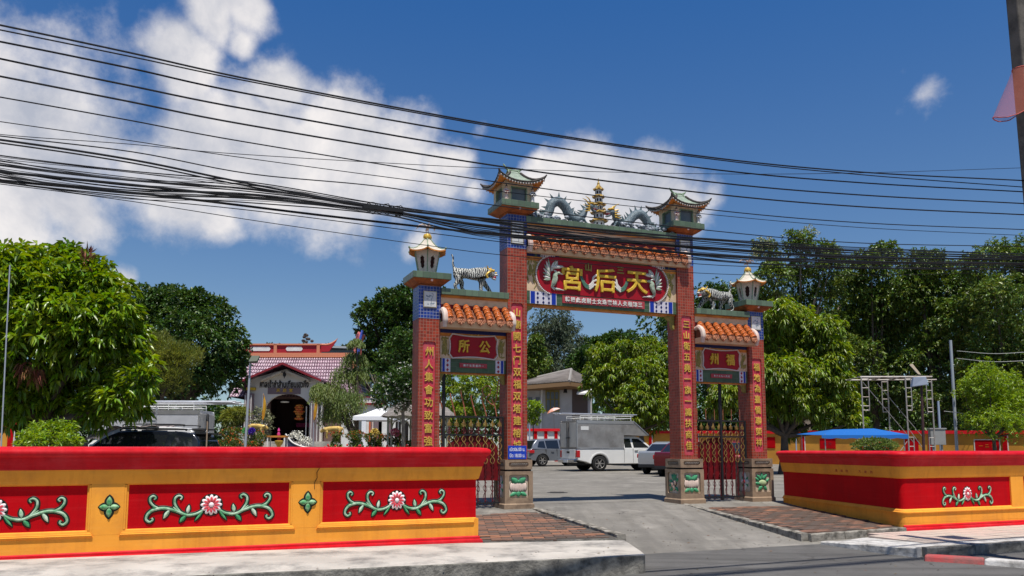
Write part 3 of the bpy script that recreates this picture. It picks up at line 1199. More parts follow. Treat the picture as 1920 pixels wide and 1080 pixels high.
pw_.M = Matrix.Translation((c0.x, c0.y, 0)) @ Matrix.Rotation(GROT, 4, 'Z')
pw_.box(2.98, -.032, .1, 3.36, .01, .80)
pw_.box(6.2, -.032, .1, 6.58, .01, .80)
pw_.obj('pilaster', YEL, wr, bevel=.006)
# brushed red characters on the side wall
side_dir = (Vector(arc[0]) - Vector((6.80, 20.42))).normalized()
ang = math.atan2(side_dir.y, side_dir.x)
INK = mat('red_brush_ink', (.45, .04, .03), .6)
for s_, ch in ((.56, '應'), (.605, '祖'), (.65, '陵'), (.755, '天'), (.80, '壽'), (.845, '封')):
 p = Vector((6.80, 20.42)).lerp(Vector(arc[0]), s_)
 nrm = Vector((side_dir.y, -side_dir.x))
 q = p + nrm * .056
 put('painted_character', text_mesh(ch, INK, .01, 0, 0), wr, (q.x, q.y, .955 + DZ), (0, 0, ang), .095)

# ------------------------------------------------------------------ the gateway
RTILE = tile_mat('red_glazed_tile', (.28, .038, .018), (.28, .14, .10), .070, .0050, .30, .42, tint=(.15, .02, .01))
BTILE = tile_mat('blue_glazed_tile', (.015, .04, .22), (.26, .28, .38), .070, .0050, .3, .2, tint=(.01, .02, .10))
GTILE = tile_mat('green_glazed_tile', (.105, .155, .10), (.08, .10, .08), .155, .006, .22, .3, tint=(.10, .13, .09))
GTILE2 = tile_mat('dark_green_glazed_tile', (.055, .10, .05), (.10, .14, .10), .15, .005, .25, .3, tint=(.04, .06, .035), rowh=.10)
STONE = mat('tan_granolithic_stone', (.33, .235, .155), .75, col2=(.26, .18, .12), nscale=5, ndetail=8, bump=.5, bscale=110, dirt=(.10, .07, .05), dirtscale=3, dirtamt=.75, bdist=.004)
CREAM = mat('cream_render', (.66, .50, .33), .7, col2=(.60, .44, .28), nscale=3, dirt=(.22, .16, .11), dirtscale=4, dirtamt=.5)
CREAMW = mat('pale_render', (.62, .56, .47), .7, col2=(.55, .49, .40), nscale=5, dirt=(.22, .20, .17), dirtscale=6, dirtamt=.55)
ORANGE = mat('orange_paint', (.62, .25, .045), .6, col2=(.52, .17, .03), nscale=5, dirt=(.15, .07, .03), dirtscale=5, dirtamt=.5)
MAROON = mat('maroon_paint', (.27, .02, .03), .6, dirt=(.10, .02, .02), dirtscale=5)
ROOFT = mat('orange_glazed_roof_tile', (.52, .15, .035), .26, col2=(.38, .085, .022), nscale=9, ndetail=5, dirt=(.13, .045, .025), dirtscale=13, dirtamt=.75, bump=.3, bscale=60, bdist=.004)
ROOFE = mat('roof_tile_end', (.56, .26, .14), .35, col2=(.40, .13, .06), nscale=20, ndetail=5, dirt=(.13, .06, .04), dirtscale=22, dirtamt=.7, bump=1.0, bscale=55, bdist=.012)
GOLD = mat('gold_paint', (.66, .44, .08), .42, metal=.1, col2=(.52, .32, .05), nscale=14, dirt=(.20, .11, .03), dirtscale=14, dirtamt=.5)
GOLDL = mat('dull_gold_relief', (.34, .26, .07), .55, col2=(.20, .18, .05), nscale=12, dirt=(.10, .08, .03), dirtscale=10)
SIGNR = mat('crimson_board', (.34, .004, .012), .45, col2=(.27, .008, .018), nscale=4, dirt=(.18, .02, .03), dirtscale=3, dirtamt=.4)
PINKR = mat('couplet_pink_red', (.50, .045, .07), .55, col2=(.44, .035, .055), nscale=3, dirt=(.50, .22, .22), dirtscale=5, dirtamt=.5)
BEAD = mat('white_bead', (.66, .60, .58), .5)
BLUEB = mat('cobalt_tile', (.012, .035, .30), .25)
LILAC = mat('pale_lilac_tile', (.58, .56, .62), .4, dirt=(.35, .33, .38), dirtscale=30)
DIAM = mat('navy_diamond', (.01, .015, .10), .3)
DIAMR = mat('red_diamond', (.30, .02, .03), .3)
RIBG = mat('ribbon_green', (.10, .22, .15), .5, col2=(.05, .13, .09), nscale=20)
RIBW = mat('ribbon_white', (.66, .62, .56), .5, dirt=(.30, .30, .28), dirtscale=25)
PICT = mat('glazed_picture_tile', (.60, .60, .58), .25, col2=(.50, .52, .53), nscale=4)
PICTL = mat('picture_wash_grey', (.22, .26, .30), .3)
PHO = mat('phoenix_pale_green', (.40, .46, .36), .5, col2=(.20, .28, .20), nscale=30, ndetail=3)
PHOW = mat('phoenix_white', (.62, .60, .56), .5)

gate = thing('memorial_gateway', 'tall red tiled Chinese gateway with three bays, gilded characters and orange tiled roofs', 'gateway', GATE, GROT)
W = .48
PD = .11      # the shaft face stands this far behind the pedestal face
cols = [(-1.72, 4.12, 4.84, 'outer'), (.335, 5.87, 6.66, 'inner'), (4.885, 5.87, 6.66, 'inner'), (7.0, 4.12, 4.84, 'outer')]
COUP = ['州人集會功致富強', '山廟開七门双福双塔建榕城', '三山衛五堯一旗一識扶商佳', '福地為臺僑聯榮祥']

def rrect(x0, x1, z0, z1, r, n=3):
 out = []
 for cx, cz, a0 in ((x1 - r, z1 - r, 0), (x0 + r, z1 - r, 90), (x0 + r, z0 + r, 180), (x1 - r, z0 + r, 270)):
  for i in range(n + 1):
   a = R(a0 + 90 * i / n)
   out.append((cx + r * math.cos(a), cz + r * math.sin(a)))
 return out

def framed_face(mb, outer, inner, y, depth):
 """flat face with a hole (both outlines the same length) and the reveal of a sunken panel; x-z plane facing -y"""
 n = len(outer)
 vs = [(p[0], y, p[1]) for p in outer] + [(p[0], y, p[1]) for p in inner] + [(p[0], y + depth, p[1]) for p in inner]
 fs = []
 for i in range(n):
  j = (i + 1) % n
  fs.append((i, j, n + j, n + i))
  fs.append((n + i, n + j, 2 * n + j, 2 * n + i))
 fs.append(tuple(2 * n + i for i in range(n)))
 mb.add(vs, fs)

def square_ring(x0, x1, z0, z1, r, n=3):
 """outline of a rectangle with as many points as rrect"""
 out = []
 for cx, cz in ((x1, z1), (x0, z1), (x0, z0), (x1, z0)):
  out += [(cx, cz)] * (n + 1)
 return out

PUMP = mat('relief_pumpkin_white', (.70, .56, .48), .5, col2=(.62, .48, .40), nscale=12, dirt=(.40, .28, .22), dirtscale=14, dirtamt=.4)
LEAFP = mat('relief_leaf_green', (.04, .24, .11), .45, col2=(.09, .34, .17), nscale=22, dirt=(.02, .10, .05), dirtscale=20)
LEAFY = mat('relief_melon_green', (.30, .42, .20), .45, col2=(.42, .50, .28), nscale=8)
PEACH = mat('relief_peach', (.55, .38, .28), .5)
PNICHE = mat('niche_wash', (.48, .38, .24), .6, col2=(.55, .48, .42), nscale=6)

def relief_fruit(kind, parent, M):
 """fruit and flower reliefs in the pedestal niches; unit square about the origin, facing -y"""
 a, b, c = MB(), MB(), MB()
 for m_ in (a, b, c):
  m_.M = M
 if kind == 'pumpkin':
  for i in range(-3, 4):
   a.ell((i * .105, -.02, -.02), (.085, .055 - abs(i) * .006, .235 - abs(i) * .022), 8, 8)
   c.ell((i * .105, -.012, -.02), (.097, .03, .25 - abs(i) * .022), 8, 8)
  for s in (-1, 1):
   flat_leaf(b, (s * .04, .16), (s * .34, .36), .14, -.03, .05)
   flat_leaf(b, (s * .1, -.27), (s * .40, -.40), .09, -.03, .05)
  flat_leaf(b, (0, -.22), (0, -.45), .12, -.04, .05)
  b.ell((0, -.05, .20), (.05, .04, .07))
  m1, nm = PUMP, 'relief_pumpkin'
 elif kind == 'flower':
  for k in range(4):
   an = k * math.pi / 2
   L_ = .46 if k % 2 else .30
   flat_leaf(a, (math.cos(an) * .03, math.sin(an) * .03), (math.cos(an) * L_, math.sin(an) * L_), .13, -.02, .05)
   flat_leaf(b, (math.cos(an + .78) * .03, math.sin(an + .78) * .03), (math.cos(an + .78) * .34, math.sin(an + .78) * .34), .07, -.01, .03)
  c.ell((0, -.06, 0), (.07, .04, .09))
  m1, nm = PHOW, 'relief_blossom'
 elif kind == 'melon':
  a.ell((.03, -.03, -.05), (.24, .07, .15), 12, 8, Euler((0, .12, 0)))
  for (x, z, x2, z2, w) in ((-.05, .1, -.32, .34, .1), (.05, .12, .3, .38, .1), (0, .12, -.02, .45, .09), (-.15, -.1, -.42, -.05, .09), (.0, -.2, -.25, -.42, .1), (.1, -.2, .28, -.42, .09), (-.2, .05, -.42, .2, .08), (.25, .0, .42, .15, .07)):
   flat_leaf(b, (x, z), (x2, z2), w, -.02, .05)
  c.ell((.03, -.02, -.05), (.26, .06, .17), 12, 6)
  m1, nm = LEAFY, 'relief_melon'
 else:
  for (x, z) in ((-.12, -.08), (.10, .02), (.0, -.22)):
   a.ell((x, -.03, z), (.11, .06, .13), 10, 8)
   c.ell((x, -.02, z), (.125, .04, .145), 10, 6)
  for (x, z, x2, z2) in ((0, .1, -.2, .42), (0, .1, .2, .42), (0, .1, 0, .46), (-.15, .05, -.4, .1), (.15, .1, .4, .2), (-.1, -.2, -.34, -.4), (.1, -.2, .34, -.38), (-.2, -.1, -.4, -.15)):
   flat_leaf(b, (x, z), (x2, z2), .08, -.02, .05)
  m1, nm = PEACH, 'relief_peaches'
 a.obj(nm, m1, parent, smooth=True)
 b.obj('relief_leaf', LEAFP, parent, smooth=True)
 c.obj('relief_outline', OUTL if kind != 'flower' else PETR, parent, smooth=True)

NICHE = {0: ('flower', 'pumpkin'), 1: ('flower', 'pumpkin'), 2: ('peach', 'pumpkin'), 3: ('flower', 'melon')}
for ci, (cx, zb, zt, kind_) in enumerate(cols):
 cy = W / 2 + PD
 # shaft with the sunken couplet strip
 mb = MB()
 xa, xb, ya, yb = cx - W / 2, cx + W / 2, cy - W / 2, cy + W / 2
 cz0, cz1 = (1.16, 4.60) if kind_ == 'inner' else (1.24, 3.62)
 hw = .142
 zt2 = zb
 # front face with a recess
 ring_o = square_ring(xa, xb, 1.0, zt2, .05)
 ring_i = rrect(cx - hw, cx + hw, cz0, cz1, .05)
 framed_face(mb, ring_o, ring_i, ya, .035)
 mb.add([(xa, ya, 1.0), (xa, yb, 1.0), (xa, yb, zt2), (xa, ya, zt2), (xb, ya, 1.0), (xb, yb, 1.0), (xb, yb, zt2), (xb, ya, zt2)],
   [(0, 3, 2, 1), (4, 5, 6, 7), (1, 2, 6, 5), (3, 7, 6, 2), (0, 1, 5, 4)])
 c = mb.obj('column', RTILE, gate)
 mb = MB()
 mb.prism(rrect(cx - hw + .004, cx + hw - .004, cz0 + .004, cz1 - .004, .046), ya + .022, ya + .034)
 mb.obj('couplet_strip', PINKR, c)
 s = COUP[ci]
 n = len(s)
 top, bot = cz1 - .08, cz0 + .10
 hgt = (top - bot) / n
 sz = min(.205, hgt * .80)
 rr_ = random.Random(ci)
 for i, ch in enumerate(s):
  put('gilt_character', text_mesh(ch, GOLD, .06, .0, .018), c, (cx + rr_.uniform(-.004, .004), ya + .008, top - hgt * (i + .5)), (0, rr_.uniform(-.03, .03), 0), (sz * .98, .5 * sz, sz * 1.02))
 # blue tiled neck
 mb = MB()
 mb.box(xa - .004, ya - .004, zb, xb + .004, yb + .004, zt)
 mb.obj('blue_tiled_neck', BTILE, c)
 # glazed picture
 pw_, pz0, pz1 = .15, zb + (.24 if kind_ == 'outer' else .10), zt - (.12 if kind_ == 'outer' else .16)
 mb = MB()
 mb.box(cx - pw_, ya - .022, pz0, cx + pw_, ya - .002, pz1)
 mb.obj('picture_frame', mat('brass_frame', (.45, .36, .20), .4, metal=.4), c)
 mb = MB()
 mb.box(cx - pw_ + .016, ya - .026, pz0 + .016, cx + pw_ - .016, ya - .022, pz1 - .016)
 mb.obj('picture_panel', PICT, c)
 mb = MB()
 rr_ = random.Random(40 + ci)
 ph = pz1 - pz0
 for k in range(9):
  x0, z0 = cx + rr_.uniform(-.10, .05), pz0 + ph * rr_.uniform(.12, .75)
  flat_leaf(mb, (x0, z0), (x0 + rr_.uniform(.03, .09), z0 + rr_.uniform(-.04, .05)), rr_.uniform(.008, .02), ya - .026, .003, 4)
 mb.tube(curve([(cx + .02, ya - .027, pz0 + .05), (cx + .03, ya - .027, pz0 + ph * .5), (cx + .07, ya - .027, pz0 + ph * .8), (cx + .03, ya - .027, pz0 + ph * .85)], 4), .006, 5)
 mb.obj('picture_brushwork', PICTL, c)
 # pedestal
 pwid = .67
 py0 = cy - pwid / 2 - .0
 ped = MB()
 px0, px1 = cx - pwid / 2, cx + pwid / 2
 py1 = cy + pwid / 2
 ped.frus(cx, cy, -.35, .10, pwid + .05, pwid + .05, pwid + .05, pwid + .05)
 ped.frus(cx, cy, .10, .125, pwid + .05, pwid + .05, pwid, pwid)
 n_ = 3
 zlo, zhi = .125, .825
 Mw = {'front': Matrix.Translation((cx, cy, 0)), 'left': Matrix.Translation((cx, cy, 0)) @ Matrix.Rotation(R(-90), 4, 'Z')}
 h = pwid / 2
 for side in ('front', 'left'):
  ped.M = Mw[side]
  framed_face(ped, square_ring(-h, h, zlo, zhi, 0), rrect(-h + .10, h - .10, .24, .75, .05), -h, .055)
  framed_face(ped, square_ring(-h + .01, h - .01, .865, 1.075, 0), rrect(-h + .10, h - .10, .925, 1.02, .03), -h + .01, .03)
 ped.M = Matrix.Translation((cx, cy, 0))
 ped.add([(-h, h, zlo), (h, h, zlo), (h, h, zhi), (-h, h, zhi), (h, -h, zlo), (h, -h, zhi), (-h, -h, zhi)], [(1, 0, 3, 2), (4, 1, 2, 5), (6, 5, 2, 3)])
 g = h - .01
 ped.add([(-g, g, .865), (g, g, .865), (g, g, 1.075), (-g, g, 1.075), (g, -g, .865), (g, -g, 1.075), (-g, -g, 1.075), (-g, -g, .865)], [(1, 0, 3, 2), (4, 1, 2, 5), (6, 5, 2, 3), (0, 1, 4, 7)])
 ped.M = None
 pd_ = ped.obj('pedestal', STONE, c)
 mb = MB()
 mb.box(cx - h + .03, cy - h + .03, .82, cx + h - .03, cy + h - .03, .87)
 mb.obj('pedestal_joint', DARK, c)
 mb = MB()
 for side in ('front', 'left'):
  mb.M = Mw[side]
  mb.prism(rrect(-h + .105, h - .105, .245, .745, .045), -h + .048, -h + .058)
 mb.obj('pedestal_niche', PNICHE, c)
 mb = MB()
 for side in ('front', 'left'):
  mb.M = Mw[side]
  for k in range(8):
   x0 = -.18 + k * .05
   mb.tube(curve([(x0, -h + .03, .95), (x0 + .015, -h + .022, .985), (x0 + .04, -h + .022, .99), (x0 + .03, -h + .03, .955)], 3), .008, 5)
 mb.obj('pedestal_scroll', mat('relief_scroll', (.30, .26, .22), .6, col2=(.18, .15, .13), nscale=15), c)
 left_k, front_k = NICHE[ci]
 for side, kd in (('left', left_k), ('front', front_k)):
  relief_fruit(kd, c, Mw[side] @ Matrix.Translation((0, -h + .05, .495)) @ Matrix.Scale(.52, 4))

# opening-hours sign
sg = thing('opening_hours_sign', 'small blue sign with white opening hours above the pedestal left of the driveway', 'sign', GATE, GROT)
mb = MB()
sx0, sx1 = .105, .545
mb.box(sx0, PD - .028, 1.09, sx1, PD - .012, 1.385)
mb.obj('sign_board', mat('sign_blue', (.012, .05, .42), .35), sg, bevel=.003)
WT = mat('sign_white', (.80, .80, .80), .5)
me = text_mesh('เปิด06.00 น.', WT, .02, .004, 0)
put('lettering', me, sg, ((sx0 + sx1) / 2, PD - .030, 1.308), (0, 0, 0), (.078, .075, .11))
me = text_mesh('ปิด 18.00 น.', WT, .02, .004, 0)
put('lettering', me, sg, ((sx0 + sx1) / 2, PD - .030, 1.172), (0, 0, 0), (.078, .075, .11))

# tile roofs -------------------------------------------------------
def barrel_mesh():
 mb = MB()
 vs, fs = [], []
 n, L_ = 6, .30
 for j, (y, rad) in enumerate(((0, .078), (.02, .082), (.05, .078), (L_, .062))):
  for i in range(n + 1):
   a = math.pi * i / n
   vs.append((math.cos(a) * rad, y, math.sin(a) * rad * .95))
 for j in range(3):
  for i in range(n):
   fs.append((j * (n + 1) + i, j * (n + 1) + i + 1, (j + 1) * (n + 1) + i + 1, (j + 1) * (n + 1) + i))
 fs.append(tuple(range(n, -1, -1)))
 mb.add(vs, fs)
 return mb.mesh('barrel_tile', ROOFT, True)

def end_mesh():
 """hanging eaves tile: a scalloped pentagon plaque with a raised flower"""
 mb = MB()
 out = [(-.085, .06), (-.09, -.01), (-.07, -.055), (-.03, -.08), (0, -.105), (.03, -.08), (.07, -.055), (.09, -.01), (.085, .06), (.045, .088), (-.045, .088)]
 mb.prism(out, -.012, .03)
 mb.prism([(x * .8, z * .8) for x, z in out], -.022, -.010)
 mb.ell((0, -.022, 0), (.028, .014, .028), 8, 5)
 for k in range(6):
  a = k * math.pi / 3
  mb.ell((math.cos(a) * .042, -.022, math.sin(a) * .042), (.018, .010, .018), 6, 4)
 return mb.mesh('eaves_tile', ROOFE, True)

BAR, ENDM = barrel_mesh(), end_mesh()

def tiled_roof(x0, x1, ztop, zlow, ytop, ylow, n, rows, seed):
 """front slope of a short pent roof; returns the part"""
 r_ = random.Random(seed)
 mb = MB()
 # roof bed, front fascia and the moulded cream board under the tile ends
 mb.add([(x0, ylow, zlow - .02), (x1, ylow, zlow - .02), (x1, ytop, ztop - .03), (x0, ytop, ztop - .03), (x0, ylow + .05, zlow - .12), (x1, ylow + .05, zlow - .12), (x1, ytop, zlow - .12), (x0, ytop, zlow - .12)],
   [(0, 1, 2, 3), (0, 4, 5, 1), (4, 7, 6, 5), (0, 3, 7, 4), (1, 5, 6, 2)])
 o = mb.obj('tiled_roof', mat('roof_bed', (.16, .06, .035), .8), gate)
 mb = MB()
 mb.add([(x0 - .03, ylow - .005, zlow - .03), (x1 + .03, ylow - .005, zlow - .03), (x1 + .03, ylow + .04, zlow - .16), (x0 - .03, ylow + .04, zlow - .16),
   (x0 - .03, ylow + .4, zlow - .03), (x1 + .03, ylow + .4, zlow - .03), (x1 + .03, ylow + .4, zlow - .16), (x0 - .03, ylow + .4, zlow - .16)],
   [(0, 1, 2, 3), (0, 3, 7, 4), (1, 5, 6, 2), (3, 2, 6, 7), (0, 4, 5, 1)])
 mb.obj('fascia_board', CREAM, o)
 pitch = (x1 - x0) / n
 slope = math.atan2(ztop - zlow, ytop - ylow)
 Ls = math.hypot(ztop - zlow, ytop - ylow)
 for i in range(n):
  cx = x0 + pitch * (i + .5)
  for j in range(rows):
   t = j / rows
   y, z = ylow - .02 + (ytop - ylow) * t, zlow + .015 + (ztop - zlow) * t
   put('barrel_tile', BAR, o, (cx + r_.uniform(-.006, .006), y, z), (slope + r_.uniform(-.02, .02), 0, r_.uniform(-.03, .03)),
    (pitch / .215, Ls / rows / .27, pitch / .215))
  put('eaves_tile', ENDM, o, (cx, ylow - .035, zlow - .015), (-.12 + r_.uniform(-.05, .05), r_.uniform(-.08, .08), r_.uniform(-.08, .08)), (pitch / .235,) * 3)
 return o

def curl(mb, x, y0, z0, s, sgn):
 """the thick cream scroll that closes the end of a roof"""
 pts = curve([(x, y0 + .30, z0 + .22), (x, y0 + .16, z0 + .24), (x, y0 + .03, z0 + .15), (x, y0 - .01, z0 + .0), (x, y0 + .03, z0 - .15)], 5)
 mb.tube(pts, [.05] * 4 + [.062] * (len(pts) - 8) + [.05] * 4, 8, up=(1, 0, 0))

yb_ = PD + .02
for (x0, x1, zc, n, seed) in ((-1.46, .10, 0, 7, 1), (5.15, 6.76, 0, 7, 2)):
 # side bay upper beam: green coping, orange lip, cream band, maroon band
 mb = MB()
 mb.box(x0 - .02, PD - .10, 4.66, x1, PD + .50, 4.80)
 c = mb.obj('beam_coping', GTILE, gate, bevel=.008)
 for nm, m_, y0, z0, z1 in (('orange_lip', ORANGE, -.03, 4.61, 4.66), ('cream_band', CREAM, 0, 4.46, 4.61), ('maroon_band', MAROON, .02, 4.30, 4.46)):
  mb = MB()
  mb.box(x0 - .01, PD + y0, z0, x1, PD + .42, z1)
  mb.obj(nm, m_, c)
 o = tiled_roof(x0 + .0, x1 + .04, 4.42, 4.08, PD + .03, PD - .30, n, 4, seed)
 for xx in (x0 + .0, x1 + .02):
  mb = MB()
  curl(mb, xx, PD - .30, 4.07, 1, 1)
  mb.obj('roof_end_scroll', mat('chalky_pink_scroll', (.60, .42, .36), .6, col2=(.62, .54, .46), nscale=7), o, smooth=True)
mb = MB()
mb.box(.56, PD - .02, 6.52, 4.66, PD + .50, 6.66)
c = mb.obj('beam_coping', GTILE, gate, bevel=.008)
for nm, m_, y0, z0, z1 in (('orange_lip', ORANGE, .04, 6.46, 6.52), ('cream_band', CREAM, .07, 6.32, 6.46), ('maroon_band', MAROON, .09, 6.22, 6.32), ('cream_band', CREAM, .07, 6.12, 6.22)):
 mb = MB()
 mb.box(.57, PD + y0, z0, 4.65, PD + .44, z1)
 mb.obj(nm, m_, c)
o = tiled_roof(.60, 4.92, 6.18, 5.96, PD + .08, PD - .12, 17, 3, 3)
mb = MB()
for xx in (.61, 4.90):
 curl(mb, xx, PD - .14, 5.95, 1, 1)
mb.obj('roof_end_scroll', MATS['chalky_pink_scroll'], o, smooth=True)

# boards -----------------------------------------------------------
def leafy(parent, x0, x1, z0, z1, y, seed, n=26, L_=.16, m_=GOLDL):
 """low relief of curling leaves filling a cream panel"""
 r_ = random.Random(seed)
 mb = MB()
 for i in range(n):
  x, z = r_.uniform(x0 + .03, x1 - .03), r_.uniform(z0 + .03, z1 - .03)
  a = r_.gauss(math.pi / 2, .7)
  l = L_ * r_.uniform(.6, 1.1)
  x2, z2 = x + math.cos(a) * l, z + math.sin(a) * l
  if not (x0 < x2 < x1 and z0 < z2 < z1):
   continue
  flat_leaf(mb, (x, z), (x2, z2), l * .17, y, .012, 5)
 xm = (x0 + x1) / 2
 mb.tube(curve([(xm + .15 * (x1 - x0) * math.sin(i * 1.7), y, z0 + .04 + (z1 - z0 - .08) * i / 6) for i in range(7)], 4), .010, 5)
 mb.obj('leaf_relief', m_, parent, smooth=True)

def bead_line(mb, pts, r_, step):
 """white beads strung along an outline"""
 P = [Vector(p) for p in pts]
 acc = 0
 for a, b in zip(P, P[1:]):
  d = (b - a).length
  while acc < d:
   q = a.lerp(b, acc / d)
   mb.box(q.x - r_, q.y - r_, q.z - r_, q.x + r_, q.y + r_, q.z + r_)
   acc += step
  acc -= d

def board_band(parent, x0, x1, z0, z1, y, side=.42, dm=DIAM, cols_=3, rows_=3, inner=None):
 """green tiled band with blue and white checks at both ends"""
 mb = MB()
 mb.box(x0, y + .02, z0, x1, y + .36, z1)
 mb.obj('green_tiled_band', GTILE2, parent)
 h = z1 - z0
 for sgn, xe in ((1, x0 + side * .18), (-1, x1 - side * .18)):
  a, b = MB(), MB()
  bl = side * .14
  w = side * .56 if cols_ > 1 else side * .34
  xs = xe
  xa, xb = sorted((xs, xs + sgn * bl))
  b.box(xa, y + .008, z0 + .01, xb, y + .02, z1 - .01)
  b.obj('cobalt_strip', BLUEB, parent)
  b = MB()
  xa2, xb2 = sorted((xs - sgn * .018, xs + sgn * (bl + w + (bl + .018 if cols_ > 1 else 0))))
  a.box(xa2, y + .014, z0 + .005, xb2, y + .021, z1 - .005)
  if cols_ > 1:
   xa, xb = sorted((xs + sgn * (bl + w), xs + sgn * (2 * bl + w)))
   b.box(xa, y + .008, z0 + .01, xb, y + .02, z1 - .01)
  a.obj('lilac_check_tile', LILAC, parent)
  if b.v:
   b.obj('cobalt_strip', BLUEB, parent)
  c = MB()
  xl = min(xs + sgn * bl, xs + sgn * (bl + w))
  for i in range(cols_):
   for j in range(rows_):
    cx, cz = xl + w * (i + .5) / cols_, z0 + h * (j + .5) / rows_
    d = min(w / cols_, h / rows_) * .36
    c.prism([(cx - d * .8, cz), (cx, cz - d), (cx + d * .8, cz), (cx, cz + d)], y + .006, y + .015)
  c.obj('diamond_tile', dm, parent)

def brush_text(parent, s, x0, x1, z, size, y, m_, nm='gilt_character', off=.02, ext=.06, sx=1.0):
 n = len(s)
 for i, ch in enumerate(s):
  if ch == ' ':
   continue
  put(nm, text_mesh(ch, m_, ext, off, .02), parent, (x0 + (x1 - x0) * (i + .5) / n, y, z), (0, 0, 0), (size * sx, size, size))

# centre board
BY = PD + .06
cb = thing('_', '', '')
bpy.data.objects.remove(cb)
mb = MB()
mb.box(.56, BY + .015, 4.91, 4.66, BY + .34, 5.86)
board = mb.obj('name_board', CREAM, gate)
# orange strip and dark tile row beneath the eaves
mb = MB()
mb.box(.57, BY - .004, 5.74, 4.65, BY + .012, 5.84)
mb.obj('green_tiled_row', GTILE2, board)
for xx in (.95, 3.95):
 mb = MB()
 mb.box(xx, BY - .010, 5.735, xx + .36, BY - .005, 5.845)
 mb.obj('lilac_check_tile', LILAC, board)
 mb = MB()
 for i in range(6):
  for j in (0, 1):
   cx, cz = xx + .03 + i * .06, 5.763 + j * .055
   mb.prism([(cx - .02, cz), (cx, cz - .024), (cx + .02, cz), (cx, cz + .024)], BY - .014, BY - .009)
 mb.obj('diamond_tile', DIAM, board)
for xa, xb in ((.57, .80), (.86, .93), (1.33, 1.42), (3.83, 3.92), (4.34, 4.42), (4.46, 4.65)):
 MB().box(xa, BY - .009, 5.74, xb, BY - .005, 5.84).obj('navy_tile', DIAM, board)
# crimson field with rounded ends
xc, zc = 2.61, 5.32
out = []
for i in range(13):
 a = R(-78 + 156 * i / 12)
 out.append((xc + 1.33 + .42 * math.cos(a), zc + .02 + .44 * math.sin(a)))
for i in range(13):
 a = R(102 + 156 * i / 12)
 out.append((xc - 1.33 + .42 * math.cos(a), zc + .02 + .44 * math.sin(a)))
mb = MB()
mb.prism(out, BY - .012, BY + .012)
mb.obj('crimson_field', SIGNR, board)
for sgn in (1, -1):
 mb = MB()
 pts = [(xc + sgn * (1.34 + .445 * math.cos(R(a))), BY - .015, zc + .02 + .46 * math.sin(R(a))) for a in range(-75, 76, 5)]
 bead_line(mb, pts, .014, .042)
 mb.obj('bead_border', BEAD, board)
for (xa, xb, sd_) in ((.60, .98, 1), (4.26, 4.62, 2)):
 leafy(board, xa, xb, 4.95, 5.72, BY + .012, sd_, 34, .2)
 mb = MB()
 mb.box(xa - .02, BY + .002, 5.64, xb + .05, BY + .013, 5.735)
 mb.obj('orange_strip', ORANGE, board)
GOLDB = mat('bright_gold_character', (.70, .47, .05), .38, col2=(.58, .36, .04), nscale=12, dirt=(.30, .17, .03), dirtscale=12, dirtamt=.4)
for ch, x, z, s_ in (('宮', 1.74, 5.30, .60), ('后', 2.62, 5.31, .60), ('天', 3.50, 5.33, .60)):
 put('gilt_character', text_mesh(ch, GOLDB, .04, .004, .016), board, (x, BY - .035, z), (0, 0, 0), (s_ * 1.02, .5, s_ * 1.02))
for ch, x, z, s_ in (('山', 2.18, 5.60, .20), ('三', 3.05, 5.60, .20)):
 put('gilt_character', text_mesh(ch, GOLDL, .05, .02, .02), board, (x, BY - .022, z), (0, 0, 0), (s_, .3, s_))
# ribbons between the characters
for (x, sg_) in ((2.17, 1), (3.06, -1)):
 for k, (m_, dz) in enumerate(((RIBG, 0), (RIBW, .05))):
  mb = MB()
  for j in range(3):
   p = [(x - sg_ * (.20 - .0 * j), BY - .02 - .004 * j, 5.42 - dz * .2 - j * .03), (x - sg_ * .10, BY - .03, 5.22 - j * .035), (x + sg_ * .03, BY - .035, 5.14 - j * .03), (x + sg_ * .14, BY - .03, 5.22 - j * .045)]
   if m_ is RIBW:
    p = [(x + sg_ * .02, BY - .04, 5.15 - j * .04), (x + sg_ * .11, BY - .04, 5.24 - j * .05), (x + sg_ * .14, BY - .03, 5.36 - j * .09), (x + sg_ * .24, BY - .025, 5.43 - j * .12)]
   mb.tube(curve(p, 6), .026, 7, .5)
  mb.obj('ribbon', m_, board, smooth=True)
